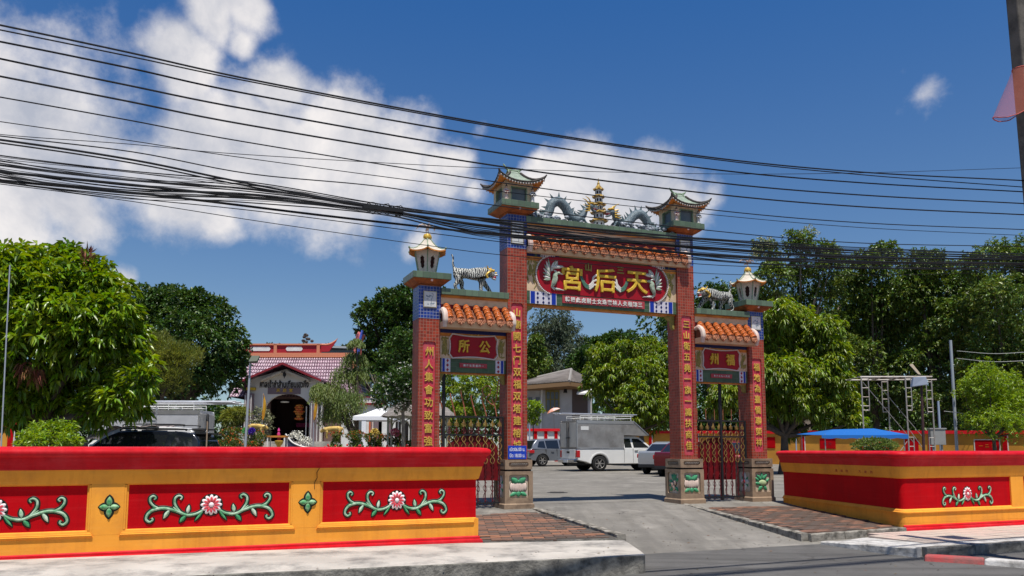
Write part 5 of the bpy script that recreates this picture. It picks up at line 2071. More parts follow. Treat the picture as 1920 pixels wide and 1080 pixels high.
def dragon(x0, sg, label, arch):
 """scaly dragon: tail by the column, back arched, head raised to the pagoda. x grows along sg"""
 t = thing('dragon_statue', label, 'dragon statue', gw(x0, -(PD + .24), 6.66), GROT, 'dragons on the centre beam')
 X = lambda x: x * sg
 body = curve([(X(-.20), .02, .06), (X(.02), .02, .10), (X(.20), .0, .07), (X(.34), 0, .20), (X(.42), 0, .42), (X(.60), .0, .52), (X(.78), 0, .40), (X(.90), 0, .20), (X(1.08), -.03, .12), (X(1.22), -.06, .22), (X(1.30), -.06, .38), (X(1.42), -.08, .44)] if arch else
     [(X(-.10), .02, .06), (X(.10), .02, .10), (X(.26), .0, .14), (X(.36), 0, .34), (X(.52), 0, .46), (X(.70), .0, .40), (X(.86), 0, .22), (X(1.02), 0, .12), (X(1.16), -.04, .14), (X(1.24), -.07, .24), (X(1.30), -.08, .34), (X(1.38), -.09, .36)], 6)
 n = len(body)
 rad = [.04 + .075 * math.sin(math.pi * min(1, (i + 4) / (n * 1.02))) ** .7 for i in range(n)]
 b = MB()
 b.tube(body, rad, 12)
 b.obj('dragon_body', DRG, t, smooth=True)
 sp = MB()
 for i in range(6, n - 3, 3):
  p, q = body[i], body[i + 1]
  d = (q - p).normalized()
  up = Vector((-d.z, 0, d.x)) * sg
  if up.z < -.2 and 0:
   up = -up
  base = p + up * rad[i] * .8
  tip = p + up * (rad[i] + .13) - d * .03
  s1, s2 = base - d * .035, base + d * .035
  y = Vector((0, .012, 0))
  sp.add([s1 - y, s2 - y, tip, s1 + y, s2 + y], [(0, 1, 2), (4, 3, 2), (1, 4, 2), (3, 0, 2)])
 sp.obj('spine_plate', DRS, t)
 # head
 hx, hy, hz = body[-1]
 h = MB()
 h.ell((hx, hy, hz + .03), (.10, .08, .075), 12, 8)
 h.ell((hx + X(.12), hy, hz + .03), (.09, .055, .035), 10, 6)
 h.ell((hx + X(.19), hy, hz + .055), (.035, .04, .03), 8, 6)
 h.ell((hx + X(.10), hy, hz - .07), (.09, .045, .028), 10, 6, Euler((0, sg * .35, 0)))
 h.obj('dragon_head', DRG, t, smooth=True)
 m2 = MB()
 m2.ell((hx + X(.09), hy, hz - .02), (.07, .036, .03), 8, 6)
 m2.tube(curve([(hx + X(.05), hy, hz - .03), (hx + X(.15), hy, hz - .05), (hx + X(.20), hy, hz - .03)], 3), .012, 6)
 m2.obj('mouth', MOUTH, t, smooth=True)
 g = MB()
 g.ell((hx + X(.02), hy, hz + .10), (.09, .09, .035), 10, 6)
 for s in (-1, 1):
  g.ell((hx + X(.07), hy + s * .05, hz + .09), (.028, .022, .026), 8, 6)
  g.tube(curve([(hx - X(.02), hy + s * .05, hz + .12), (hx - X(.08), hy + s * .07, hz + .20), (hx - X(.17), hy + s * .08, hz + .24)], 4), [.018, .017, .016, .014, .013, .012, .009, .007, .004], 6)
  g.tube(curve([(hx + X(.18), hy + s * .03, hz + .06), (hx + X(.24), hy + s * .05, hz + .10), (hx + X(.29), hy + s * .06, hz + .07)], 3), .007, 5)
  for k in range(4):
   g.tube([(hx - X(.05), hy + s * .06, hz + .06 - .05 * k), (hx - X(.15 + .02 * k), hy + s * .10, hz + .09 - .075 * k)], [.022, .004], 6)
 g.ell((hx + X(.20), hy, hz + .085), (.03, .035, .02), 8, 6)
 g.obj('gold_mane', GOLD, t, smooth=True)
 tt = MB()
 for k in range(6):
  for s in (-1, 1):
   tt.tube([(hx + X(.05 + .024 * k), hy + s * .04, hz + .008), (hx + X(.05 + .024 * k), hy + s * .042, hz - .022)], [.008, .002], 5)
 tt.obj('teeth', BEAD, t)
 # legs with claws resting on the clouds
 lg = MB()
 for (i, dx) in ((int(n * .22), .05), (int(n * .75), .08)):
  for s in (-1, 1):
   p = body[i]
   lg.tube(curve([p, p + Vector((X(dx), s * .08, -.02)), Vector((p.x + X(dx * 1.6), s * .12, .06)), Vector((p.x + X(dx * 2.4), s * .13, .015))], 3), [.045, .042, .04, .036, .032, .028, .026, .024, .022, .02][:10], 7)
   for q in (-1, 0, 1):
    lg.tube([(p.x + X(dx * 2.4), s * .13 + q * .015, .02), (p.x + X(dx * 2.4 + .06), s * .13 + q * .035, .005)], [.012, .003], 5)
 lg.obj('dragon_leg', DRG, t, smooth=True)
 cl = MB()
 r_ = random.Random(3 + int(x0 * 3))
 for k in range(46):
  x = r_.uniform(-.45, 1.2)
  cl.ell((X(x), r_.uniform(-.17, .02), r_.uniform(-.02, .15)), (r_.uniform(.04, .09), .05, r_.uniform(.02, .05)), 8, 5, Euler((0, r_.uniform(-.5, .5), 0)))
 cl.obj('cloud_wave', mat('wave_mosaic', (.50, .52, .56), .35, col2=(.05, .07, .10), nscale=22, ndetail=2), t, smooth=True)
 return t

dragon(.90, 1, 'grey scaly dragon with gold mane arching left of the pagoda', True)
dragon(4.28, -1, 'grey scaly dragon with gold mane curling right of the pagoda', False)

def stripe_mat():
 mt = mat('tiger_stripe_mosaic', (.66, .64, .58), .35)
 nt = mt.node_tree
 N, L = nt.nodes.new, nt.links.new
 tc = N('ShaderNodeTexCoord')
 wv = N('ShaderNodeTexWave')
 wv.bands_direction = 'X'
 wv.inputs['Scale'].default_value = 6.5
 wv.inputs['Distortion'].default_value = 7
 wv.inputs['Detail'].default_value = 2
 wv.inputs['Detail Scale'].default_value = 2.2
 L(tc.outputs['Object'], wv.inputs[0])
 cr = N('ShaderNodeValToRGB')
 cr.color_ramp.elements[0].position = .44
 cr.color_ramp.elements[0].color = (.015, .018, .022, 1)
 cr.color_ramp.elements[1].position = .50
 cr.color_ramp.elements[1].color = (.50, .50, .45, 1)
 L(wv.outputs['Fac'], cr.inputs[0])
 L(cr.outputs[0], nt.nodes['Principled BSDF'].inputs['Base Color'])
 vo = N('ShaderNodeTexVoronoi')
 vo.inputs['Scale'].default_value = 55
 L(tc.outputs['Object'], vo.inputs['Vector'])
 bp = N('ShaderNodeBump')
 bp.inputs['Strength'].default_value = 1
 bp.inputs['Distance'].default_value = .01
 L(vo.outputs['Distance'], bp.inputs['Height'])
 L(bp.outputs[0], nt.nodes['Principled BSDF'].inputs['Normal'])
 return mt

STRIPE = stripe_mat()

def tiger(x0, sg, label):
 """walking tiger-like guardian; faces +x*sg"""
 t = thing('guardian_beast', label, 'tiger statue', gw(x0, -(PD + .20), 4.80), GROT, 'striped guardian beasts on the side beams')
 X = lambda x: x * sg
 V = [(X(-.30), 0, .46), (X(-.12), 0, .43), (X(.10), 0, .42), (X(.26), 0, .46), (X(.38), 0, .50), (X(.48), -.02, .47), (X(.58), -.03, .42),     # 0-6 spine, neck, head, muzzle
   (X(-.33), -.08, .36), (X(-.30), -.10, .22), (X(-.38), -.10, .12), (X(-.35), -.10, .03), (X(-.30), -.10, .015),                     # 7-11 near hind
   (X(-.27), .08, .36), (X(-.14), .10, .22), (X(-.16), .10, .12), (X(-.08), .10, .03), (X(-.03), .10, .015),                           # 12-16 far hind
   (X(.26), -.08, .36), (X(.25), -.10, .22), (X(.23), -.10, .12), (X(.24), -.10, .03), (X(.29), -.10, .015),                           # 17-21 near fore
   (X(.30), .08, .36), (X(.42), .10, .22), (X(.50), .10, .12), (X(.57), .10, .02), (X(.62), .10, .012),                                # 22-26 far fore
   (X(-.37), 0, .52), (X(-.40), 0, .64), (X(-.39), 0, .76), (X(-.43), 0, .84)]                                                         # 27-30 tail
 E = [(0, 1), (1, 2), (2, 3), (3, 4), (4, 5), (5, 6), (0, 7), (7, 8), (8, 9), (9, 10), (10, 11), (0, 12), (12, 13), (13, 14), (14, 15), (15, 16),
   (3, 17), (17, 18), (18, 19), (19, 20), (20, 21), (3, 22), (22, 23), (23, 24), (24, 25), (25, 26), (0, 27), (27, 28), (28, 29), (29, 30)]
 Rr = [.125, .118, .125, .14, .12, .105, .07] + [.09, .062, .044, .038, .032] * 2 + [.085, .058, .046, .04, .034] * 2 + [.03, .022, .02, .016]
 skin('tiger_body', V, E, Rr, STRIPE, t, root=2)
 g = MB()
 g.ell((X(.49), -.03, .535), (.10, .085, .045), 10, 6, Euler((0, sg * .25, 0)))
 for s in (-1, 1):
  g.ell((X(.55), -.03 + s * .05, .53), (.03, .025, .028), 8, 6)
  g.tube([(X(.42), -.02 + s * .06, .55), (X(.38), -.02 + s * .08, .63)], [.025, .008], 6)
  g.tube(curve([(X(.47), -.03 + s * .09, .50), (X(.40), -.03 + s * .12, .46), (X(.35), -.03 + s * .12, .40), (X(.38), -.03 + s * .11, .33)], 3), .026, 6)
 g.ell((X(.62), -.03, .49), (.03, .04, .022), 8, 6)
 g.tube([(X(.50), -.03, .57), (X(.50), -.03, .62)], [.02, .006], 6)
 g.obj('gold_face', GOLD, t, smooth=True)
 m2 = MB()
 m2.ell((X(.58), -.03, .385), (.055, .042, .035), 8, 6)
 m2.obj('mouth', MOUTH, t, smooth=True)
 j = MB()
 j.ell((X(.57), -.03, .35), (.065, .045, .02), 8, 6, Euler((0, sg * .3, 0)))
 j.ell((X(.62), -.03, .445), (.05, .05, .028), 8, 6)
 for s in (-1, 1):
  for k in range(4):
   j.tube([(X(.55 + .025 * k), -.03 + s * .036, .425), (X(.55 + .025 * k), -.03 + s * .036, .40)], [.008, .002], 5)
 j.obj('jaw', WHC, t, smooth=True)
 return t

tiger(-.74, 1, 'striped guardian beast with gold face walking towards the left tall column')
tiger(6.0, -1, 'striped guardian beast with gold face on the beam beside the right lantern')

# ------------------------------------------------------------------ iron side gates
IRON = mat('red_painted_iron', (.12, .012, .015), .45, col2=(.06, .01, .012), nscale=20)
IRONG = mat('gold_painted_iron', (.36, .23, .06), .45, col2=(.16, .09, .03), nscale=10)
IRONK = mat('black_iron', (.018, .018, .02), .5)

def iron_gate(x0, x1, label, seed):
 t = thing('iron_gate', label, 'gate', GATE, GROT, 'iron gates in the side bays')
 y = PD + .22
 z0, z1, zt = .05, 2.02, 2.95
 mb = MB()
 for x in (x0, x1):
  mb.box(x - .022, y - .022, z0, x + .022, y + .022, z1)
 for z in (z0 + .08, 1.62, z1):
  mb.box(x0, y - .018, z - .018, x1, y + .018, z + .018)
 px = x0 + .12 if seed == 1 else x0 + .85
 mb.box(px - .03, y - .03, z0, px + .03, y + .03, zt)
 mb.obj('gate_frame', IRONK, t)
 n = 9
 w = (x1 - x0) / n
 bars, gold, tw, ring = MB(), MB(), MB(), MB()
 for i in range(n):
  xc = x0 + w * (i + .5)
  bars.tube([(xc, y, z0 + .08), (xc, y, z1 - .22)], .014, 6)
  # spear heads
  gold.add([(xc - .03, y, 1.84), (xc, y - .012, 1.90), (xc + .03, y, 1.84), (xc, y + .012, 1.90), (xc, y, 2.0), (xc, y, 1.80)], [(0, 1, 4), (1, 2, 4), (2, 3, 4), (3, 0, 4), (1, 0, 5), (2, 1, 5), (3, 2, 5), (0, 3, 5)])
  gold.tube(curve([(xc - .035, y, 1.80), (xc - .045, y, 1.86), (xc - .02, y, 1.89), (xc - .01, y, 1.85)], 3), .006, 5)
  gold.tube(curve([(xc + .035, y, 1.80), (xc + .045, y, 1.86), (xc + .02, y, 1.89), (xc + .01, y, 1.85)], 3), .006, 5)
  ring.tube([(xc + .05 * math.cos(a * math.pi / 5), y, 1.70 + .05 * math.sin(a * math.pi / 5)) for a in range(11)], .008, 5)
  # twisted gold straps crossing the bars
  for k, (ph, a_) in enumerate(((0, .05), (math.pi, .05))):
   tw.tube([(xc + a_ * math.sin(ph + j * .9) + (.0 if k else .0), y - .015 + .02 * k, .98 + .045 * j) for j in range(15)], .009, 5, .5)
  # lower scrollwork
  bars.tube(curve([(xc - .05, y, .20), (xc - .03, y, .32), (xc + .04, y, .42), (xc, y, .52), (xc - .05, y, .46), (xc - .01, y, .38)], 4), .007, 5)
  bars.tube(curve([(xc + .04, y, .56), (xc - .04, y, .66), (xc + .03, y, .78), (xc - .02, y, .92)], 4), .007, 5)
  bars.tube(curve([(xc - .06, y, .13), (xc, y, .07), (xc + .06, y, .13), (xc + .03, y, .19), (xc, y, .15)], 4), .007, 5)
 bars.obj('bars', IRON, t)
 pl = MB()
 zz0, zz1 = (.62, 1.62) if seed == 1 else (.55, 1.60)
 xm, hw_ = (x0 + x1) / 2 + (.05 if seed == 1 else -.08), (x1 - x0) * (.40 if seed == 1 else .36)
 pl.prism([(xm - hw_, zz0), (xm + hw_, zz0), (xm + hw_, zz1 - .35)] + [(xm + hw_ * math.cos(R(a)), zz1 - .35 + .35 * math.sin(R(a))) for a in range(15, 180, 15)] + [(xm - hw_, zz1 - .35)], y + .03, y + .04)
 pl.obj('red_backplate', mat('dark_red_sheet', (.17, .006, .010), .5, col2=(.08, .005, .007), nscale=6), t)
 gold.obj('spearheads', IRONG, t)
 ring.obj('ring_row', IRONG if seed != 1 else IRON, t)
 tw.obj('twisted_straps', IRONG, t)
 # fretwork above the gate
 fr_ = MB()
 for i in range(6):
  xx = x0 + .15 + i * (x1 - x0 - .3) / 5
  if seed == 1:
   fr_.tube(curve([(xx, y, z1), (xx - .05, y, z1 + .15 + .05 * (i % 3)), (xx - .12, y, z1 + .42 + .06 * i * (i < 3)), (xx - .10, y, z1 + .5 + .1 * (i == 2))], 4), [.014] * 9 + [.012, .009, .006, .003], 6)
  else:
   fr_.tube([(xx, y, z1), (xx, y, z1 + .3)], .008, 5)
 if seed == 1:
  fr_.tube(curve([(x1 - .45, y, z1 + .45), (x1 - .5, y, z1 + .62), (x1 - .35, y, z1 + .7), (x1 - .3, y, z1 + .55), (x1 - .4, y, z1 + .4), (x1 - .2, y, z1 + .3), (x1 - .1, y, z1 + .85)], 4), .012, 6)
 fr_.obj('fretwork', mat('copper_red_iron', (.36, .12, .07), .45), t)
 return t

iron_gate(-1.44, .08, 'ornate red and gold iron gate half open in the left bay behind the wall end', 1)
iron_gate(5.14, 6.74, 'ornate red and gold iron gate in the right bay between the stone pedestals', 2)

# ------------------------------------------------------------------ vegetation
def leafmat(name, col, col2, rough=.45, isl=.35, trans=.25, spec=.5, ns=.7):
 return mat(name, col, rough, col2=col2, nscale=ns, ndetail=3, island=isl, trans=trans, spec=spec)

LG_NEAR = leafmat('glossy_leaf_green', (.115, .205, .012), (.185, .28, .018), .34, .40, .30)
LG_DARK = leafmat('dark_leaf_green', (.032, .075, .012), (.065, .125, .018), .45, .45, .18)
LG_MANGO = leafmat('mango_leaf_green', (.12, .19, .016), (.20, .27, .024), .36, .45, .30)
LG_FOREST = leafmat('forest_leaf_green', (.070, .125, .018), (.14, .20, .032), .42, .55, .2)
LG_OLIVE = leafmat('olive_fine_leaf', (.13, .165, .025), (.20, .215, .035), .6, .35, .3)
LG_GREY = leafmat('grey_green_wispy', (.055, .080, .045), (.075, .105, .055), .6, .4, .2)
LG_HEDGE = leafmat('hedge_leaf', (.045, .10, .012), (.13, .155, .018), .5, .45, .2, ns=2)
LG_WILLOW = leafmat('willow_leaf', (.10, .15, .030), (.16, .205, .045), .55, .35, .3)
LG_LIME = leafmat('lime_leaf', (.17, .27, .02), (.22, .32, .03), .4, .35, .35)
BARK = mat('bark', (.11, .085, .065), .9, col2=(.06, .05, .04), nscale=6, bump=.8, bscale=18, bdist=.03)
BARKP = mat('pale_bark', (.26, .22, .17), .85, col2=(.16, .13, .10), nscale=6, bump=.5, bscale=18)
DRY = mat('dry_leaf_brown', (.20, .085, .045), .8, island=.4)
PETALW = mat('blossom_white', (.75, .74, .66), .6, island=.15)
PETALO = mat('ixora_orange_flower', (.60, .12, .03), .6, island=.3)

def leaf_cloud(clumps, n, per, ll, lw, seed, droop=.35, fill=.35, spread=.9, up=.25, rough=.22, flip=1.0, rmin=.80):
 """numpy leaf mesh: n twigs spread over the clumps (x, y, z, rx, ry, rz), `per` leaves on each; returns verts, faces"""
 g = np.random.default_rng(seed)
 C = np.array(clumps, dtype=float)
 area = (C[:, 3] * C[:, 5]) ** .9
 k = g.choice(len(C), size=n, p=area / area.sum())
 d = g.normal(size=(n, 3))
 d /= np.linalg.norm(d, axis=1)[:, None]
 low = (d[:, 2] < -.25) & (g.random(n) < .5)
 d[low, 2] *= -flip
 inner = g.random(n) < fill
 rad = np.where(inner, g.uniform(.35, rmin, n), g.uniform(rmin, 1.06, n))
 # lumpy outline
 ph = g.uniform(0, 6.28, (len(C), 3))
 lump = 1 + rough * (np.sin(d[:, 0] * 5 + ph[k, 0]) * np.sin(d[:, 2] * 6 + ph[k, 1]) + .6 * np.sin(d[:, 1] * 9 + d[:, 2] * 8 + ph[k, 2]))
 P = C[k, :3] + d * C[k, 3:6] * (rad * lump)[:, None]
 nrm = d / C[k, 3:6]
 nrm /= np.linalg.norm(nrm, axis=1)[:, None]
 nrm[:, 2] += up
 nrm /= np.linalg.norm(nrm, axis=1)[:, None]
 m = n * per
 P = np.repeat(P, per, 0)
 A = np.repeat(nrm, per, 0)
 dirs = A + g.normal(size=(m, 3)) * spread
 dirs /= np.linalg.norm(dirs, axis=1)[:, None]
 dirs[:, 2] -= droop
 dirs /= np.linalg.norm(dirs, axis=1)[:, None]
 L_ = ll * g.uniform(.65, 1.15, m)
 Wd = lw * g.uniform(.75, 1.15, m)
 upv = np.tile(np.array([0, 0, 1.0]), (m, 1)) + g.normal(size=(m, 3)) * .45
 side = np.cross(dirs, upv)
 side /= np.linalg.norm(side, axis=1)[:, None] + 1e-9
 nn = np.cross(side, dirs)
 base = P + dirs * (L_ * .08)[:, None]
 mid = P + dirs * (L_ * .5)[:, None] + nn * (L_ * .03)[:, None]
 tip = P + dirs * L_[:, None] - np.array([0, 0, 1.0]) * (L_ * droop * .45)[:, None]
 fold = nn * (Wd * .22)[:, None]
 l = mid + side * (Wd * .5)[:, None] + fold
 r = mid - side * (Wd * .5)[:, None] + fold
 V = np.stack([base, l, tip, r], 1).reshape(-1, 3)
 i = np.arange(m) * 4
 Fc = np.stack([np.stack([i, i + 1, i + 2], 1), np.stack([i, i + 2, i + 3], 1)], 1).reshape(-1, 3)
 return V, Fc

def tri_mesh(name, V, Fc, m_):
 me = bpy.data.meshes.new(name)
 me.vertices.add(len(V))
 me.vertices.foreach_set('co', V.astype(np.float32).ravel())
 me.loops.add(Fc.size)
 me.loops.foreach_set('vertex_index', Fc.astype(np.int32).ravel())
 me.polygons.add(len(Fc))
 me.polygons.foreach_set('loop_start', np.arange(0, Fc.size, Fc.shape[1], dtype=np.int32))
 me.polygons.foreach_set('loop_total', np.full(len(Fc), Fc.shape[1], dtype=np.int32))
 me.update(calc_edges=True)
 me.materials.append(m_)
 return me

def px_clumps(lst, Y, seed=0, dy=.5, ry=.9):
 """lst of (px, py, radius px[, vertical squash]) measured on the photograph at the distance Y"""
 r_ = random.Random(seed)
 out = []
 for c in lst:
  y = Y + r_.uniform(-dy, dy)
  p = at(c[0], c[1], y)
  s = y * (1 / math.cos(TH)) / F
  rr = c[2] * s
  q = c[3] if len(c) > 3 else .85
  out.append((p.x, p.y, p.z, rr, rr * ry, rr * q))
 return out

def tree(name, label, cat, clumps, base, trunk_r, m_, n, per, ll, lw, seed, group=None, bark=None, limbs=None, part='crown', **kw):
 bx, by = base
 bz = gz(bx, by) - .05
 t = thing(name, label, cat, (bx, by, bz), 0, group)
 cl = [(c[0] - bx, c[1] - by, c[2] - bz, c[3], c[4], c[5]) for c in clumps]
 V, Fc = leaf_cloud(cl, n, per, ll, lw, seed, **kw)
 put(part, tri_mesh(part, V, Fc, m_), t)
 if trunk_r:
  r_ = random.Random(seed)
  low = min(c[2] - c[5] * .5 for c in cl)
  zc = max(.5, low)
  mx_, my_ = sum(c[0] for c in cl) / len(cl), sum(c[1] for c in cl) / len(cl)
  mb = MB()
  fork = Vector((mx_ * .25, my_ * .25, zc * .9))
  pts = curve([(0, 0, 0), (fork.x * .3 + trunk_r * .4, 0, zc * .45), tuple(fork)], 4)
  mb.tube(pts, [trunk_r * (1.25 - .45 * i / (len(pts) - 1)) for i in range(len(pts))], 9, up=(1, 0, 0))
  for c in (cl if limbs is None else cl[:limbs]):
   e = Vector(c[:3]) + Vector((r_.uniform(-.2, .2), r_.uniform(-.2, .2), -c[5] * .1))
   mid = fork.lerp(e, .5) + Vector((r_.uniform(-.3, .3), r_.uniform(-.3, .3), -.15 * (e - fork).length * .3))
   p = curve([fork, mid, e], 4)
   mb.tube(p, [trunk_r * (.62 - .5 * i / (len(p) - 1)) for i in range(len(p))], 6, up=(1, 0, 0))
   for q in range(3):
    e2 = e + Vector((r_.uniform(-1, 1) * c[3], r_.uniform(-1, 1) * c[4], r_.uniform(-.2, .9) * c[5])) * .8
    mb.tube([e, e.lerp(e2, .5) + Vector((0, 0, .08 * c[3])), e2], [trunk_r * .14, trunk_r * .09, trunk_r * .03], 5, up=(1, 0, 0))
  mb.obj('trunk', bark or BARK, t, smooth=True)
 return t

# near left tree
cl = px_clumps([(60, 560, 95), (145, 540, 80), (-40, 560, 100), (175, 630, 80), (222, 690, 52), (60, 670, 100), (-50, 690, 110), (140, 735, 60), (225, 745, 42), (20, 505, 55), (115, 500, 50),
    (178, 545, 50), (235, 635, 42), (262, 712, 26), (50, 745, 55), (110, 760, 46), (180, 770, 40), (20, 770, 50), (250, 760, 30), (205, 590, 45), (100, 620, 90)], 23.5, 1, .8)
bx = at(62, 830, 23.5)
t1 = tree('broadleaf_tree', 'big glossy broadleaf tree behind the left wall, nearest tree at the left edge', 'tree', cl, (bx.x, 23.5), .20, LG_NEAR, 3300, 8, .36, .105, 11, droop=.55, spread=.7, fill=.30, rough=.22, limbs=9)
mb = MB()
a = at(40, 835, 23.4) - t1.location
mb.tube(curve([(a.x, .1, -.1), (a.x + .35, .05, 1.1), (a.x + .9, .1, 2.6)], 4), [.17, .165, .16, .155, .15, .14, .13, .12, .11], 8, up=(1, 0, 0))
a = at(140, 835, 23.6) - t1.location
mb.tube(curve([(a.x, .3, -.1), (a.x - .02, .2, .9), (a.x - .3, .1, 2.4)], 4), [.13] * 9, 8, up=(1, 0, 0))
mb.obj('side_stem', BARK, t1, smooth=True)
# bunches of dry leaves in it
for nm, (px, py) in (('dry_leaf_bunch', (163, 487)), ('dry_leaf_bunch', (46, 693)), ('dry_leaf_bunch', (64, 697))):
 p = at(px, py, 22.3) - t1.location
 V, Fc = leaf_cloud([(p.x, p.y, p.z, .13, .15, .28)], 22, 3, .26, .05, int(px), droop=-.4 if py < 600 else 1.2, spread=.5, fill=.5)
 put(nm, tri_mesh(nm, V, Fc, DRY), t1)
# the leaves that show largest in it are single pieces
g = np.random.default_rng(3)
mb = MB()
mb.add([(0, 0, 0), (.055, 0, .14), (.05, .02, .24), (0, .05, .36), (-.05, .02, .24), (-.055, 0, .14), (0, -.03, .16)], [(0, 1, 6), (1, 2, 6), (2, 3, 6), (3, 4, 6), (4, 5, 6), (5, 0, 6)])
leafme = mb.mesh('leaf', LG_NEAR, True)
cl0 = [c for c in cl]
cnt = 0
while cnt < 260:
 c = cl0[g.integers(len(cl0))]
 d = g.normal(size=3)
 d /= np.linalg.norm(d)
 if d[1] > -.15 or d[2] < -.3:
  continue
 p = np.array(c[:3]) + d * np.array(c[3:6]) * 1.05
 if p[0] < -18:
  continue
 dr = Vector(d) + Vector(tuple(g.normal(size=3) * .4)) + Vector((0, 0, -.5))
 q = dr.to_track_quat('Z', 'Y')
 o = put('leaf', leafme, t1, Vector(tuple(p)) - t1.location, (0, 0, 0), .6 + .3 * float(g.random()))
 o.rotation_euler = q.to_euler()
 cnt += 1

# small bright bush below it
tree('leafy_shrub', 'light green leafy bush under the big left tree just above the wall', 'shrub', px_clumps([(85, 818, 32), (115, 812, 26), (60, 830, 24), (130, 830, 20)], 21, 2), (at(90, 830, 21).x, 21), .03, LG_LIME, 420, 6, .16, .05, 12, droop=.3)
# dark rounded tree
tree('broadleaf_tree', 'dark rounded tree in the left middle distance behind the parked white camper truck', 'tree',
  px_clumps([(268, 570, 40), (290, 595, 48), (340, 580, 50), (395, 600, 48), (428, 645, 38), (350, 650, 80), (262, 600, 36), (415, 700, 48), (350, 720, 60), (290, 710, 60), (430, 675, 34), (240, 650, 50), (318, 560, 30), (372, 565, 26)], 46, 3, 1.5),
  (at(350, 830, 46).x, 46), .35, LG_DARK, 5200, 6, .30, .13, 13, droop=.3, rough=.14, fill=.25)
# olive feathery tree between them
tree('feathery_tree', 'olive feathery tree between the glossy tree and the dark rounded tree', 'tree',
  px_clumps([(295, 665, 42, .9), (325, 680, 40, .8), (345, 668, 30, .6), (290, 705, 40), (320, 715, 30), (275, 650, 30)], 34, 4, .6), (at(300, 830, 34).x, 34), .10, LG_OLIVE, 3600, 5, .20, .028, 14, droop=-.35, spread=.6, rough=.3)
# tree behind the shrine, right
tree('broadleaf_tree', 'large dark tree left of the gateway rising behind the shrine garden', 'tree',
  px_clumps([(735, 572, 40, .7), (700, 595, 36, .7), (775, 565, 40, .7), (690, 625, 20, .6), (745, 610, 50, .7), (715, 660, 40), (770, 660, 50), (740, 700, 45), (800, 600, 60), (790, 700, 50), (690, 690, 26)], 62, 5, 2),
  (at(760, 830, 62).x, 62), .45, LG_DARK, 5200, 6, .38, .17, 15, droop=.1, rough=.24, fill=.2)
# weeping tree by the shrine
def weeping(name, label, clumps, base, m_, n, seed):
 bx, by = base
 bz = gz(bx, by)
 t = thing(name, label, 'tree', (bx, by, bz), 0)
 g = np.random.default_rng(seed)
 Vs, Fs = [], []
 k = 0
 for i in range(n):
  c = clumps[g.integers(len(clumps))]
  d = g.normal(size=3)
  d /= np.linalg.norm(d)
  d[2] = abs(d[2]) * .8
  p = np.array(c[:3]) + d * np.array(c[3:6]) * g.uniform(.4, 1.0) - np.array([bx, by, bz])
  L_ = c[5] * g.uniform(.6, 1.5)
  segs = 9
  for s in range(segs):
   q = p + np.array([d[0] * .25 * s / segs + g.normal() * .03, d[1] * .2 * s / segs, -L_ * s / segs])
   for _ in range(2):
    a = g.uniform(0, 6.28)
    l = g.uniform(.10, .2)
    e = q + np.array([math.cos(a) * l * .45, math.sin(a) * l * .45, -l])
    w = np.array([math.sin(a), -math.cos(a), 0]) * .018
    m = (q + e) / 2
    Vs += [q, m + w, e, m - w]
    Fs += [(k, k + 1, k + 2), (k, k + 2, k + 3)]
    k += 4
 put('crown', tri_mesh('crown', np.array(Vs), np.array(Fs), m_), t)
 mb = MB()
 for c in clumps:
  mb.tube(curve([(0, 0, 0), ((c[0] - bx) * .2 + .05, 0, (c[2] - bz) * .5), (c[0] - bx, c[1] - by, c[2] - bz)], 4), [.12, .11, .10, .09, .08, .07, .06, .05, .03], 6, up=(1, 0, 0))
 mb.obj('trunk', BARK, t, smooth=True)
 return t

weeping('weeping_tree', 'light green weeping tree with hanging foliage at the right of the shrine', px_clumps([(665, 670, 22), (650, 700, 30), (625, 730, 28), (605, 735, 22), (655, 745, 34), (630, 770, 34), (600, 725, 14), (670, 700, 20), (668, 640, 12)], 46, 6, .6), (at(668, 830, 46).x, 46), LG_WILLOW, 1500, 16)
# frangipani with white blossom
tf = tree('frangipani_tree', 'small tree covered in white blossom beside the left gate column', 'tree', px_clumps([(735, 725, 32), (765, 715, 34), (750, 750, 24), (715, 745, 22), (775, 745, 30), (790, 715, 30)], 36, 7, .5), (at(755, 830, 36).x, 36), .09, LG_DARK, 900, 6, .22, .07, 17, bark=BARKP, droop=.1)
V, Fc = leaf_cloud([(c[0] - tf.location.x, c[1] - tf.location.y, c[2] - tf.location.z, c[3] * 1.05, c[4] * 1.05, c[5] * 1.05) for c in px_clumps([(735, 725, 32), (765, 715, 34), (750, 750, 24), (715, 745, 22), (775, 745, 30), (790, 715, 30)], 36, 7, .5)], 330, 5, .085, .07, 18, droop=0, fill=.1)
put('blossom', tri_mesh('blossom', V, Fc, PETALW), tf)
mb = MB()
r_ = random.Random(2)
for k in range(14):
 p0 = at(725, 760, 36) - tf.location
 p1 = at(690 + r_.uniform(-8, 25), 695 + r_.uniform(-6, 40), 36) - tf.location
 mb.tube(curve([p0, p0.lerp(p1, .5) + Vector((0, 0, -.1 + r_.uniform(-.1, .1))), p1], 3), [.03, .028, .025, .02, .016, .012, .008], 5, up=(1, 0, 0))
mb.obj('bare_branches', BARKP, tf)
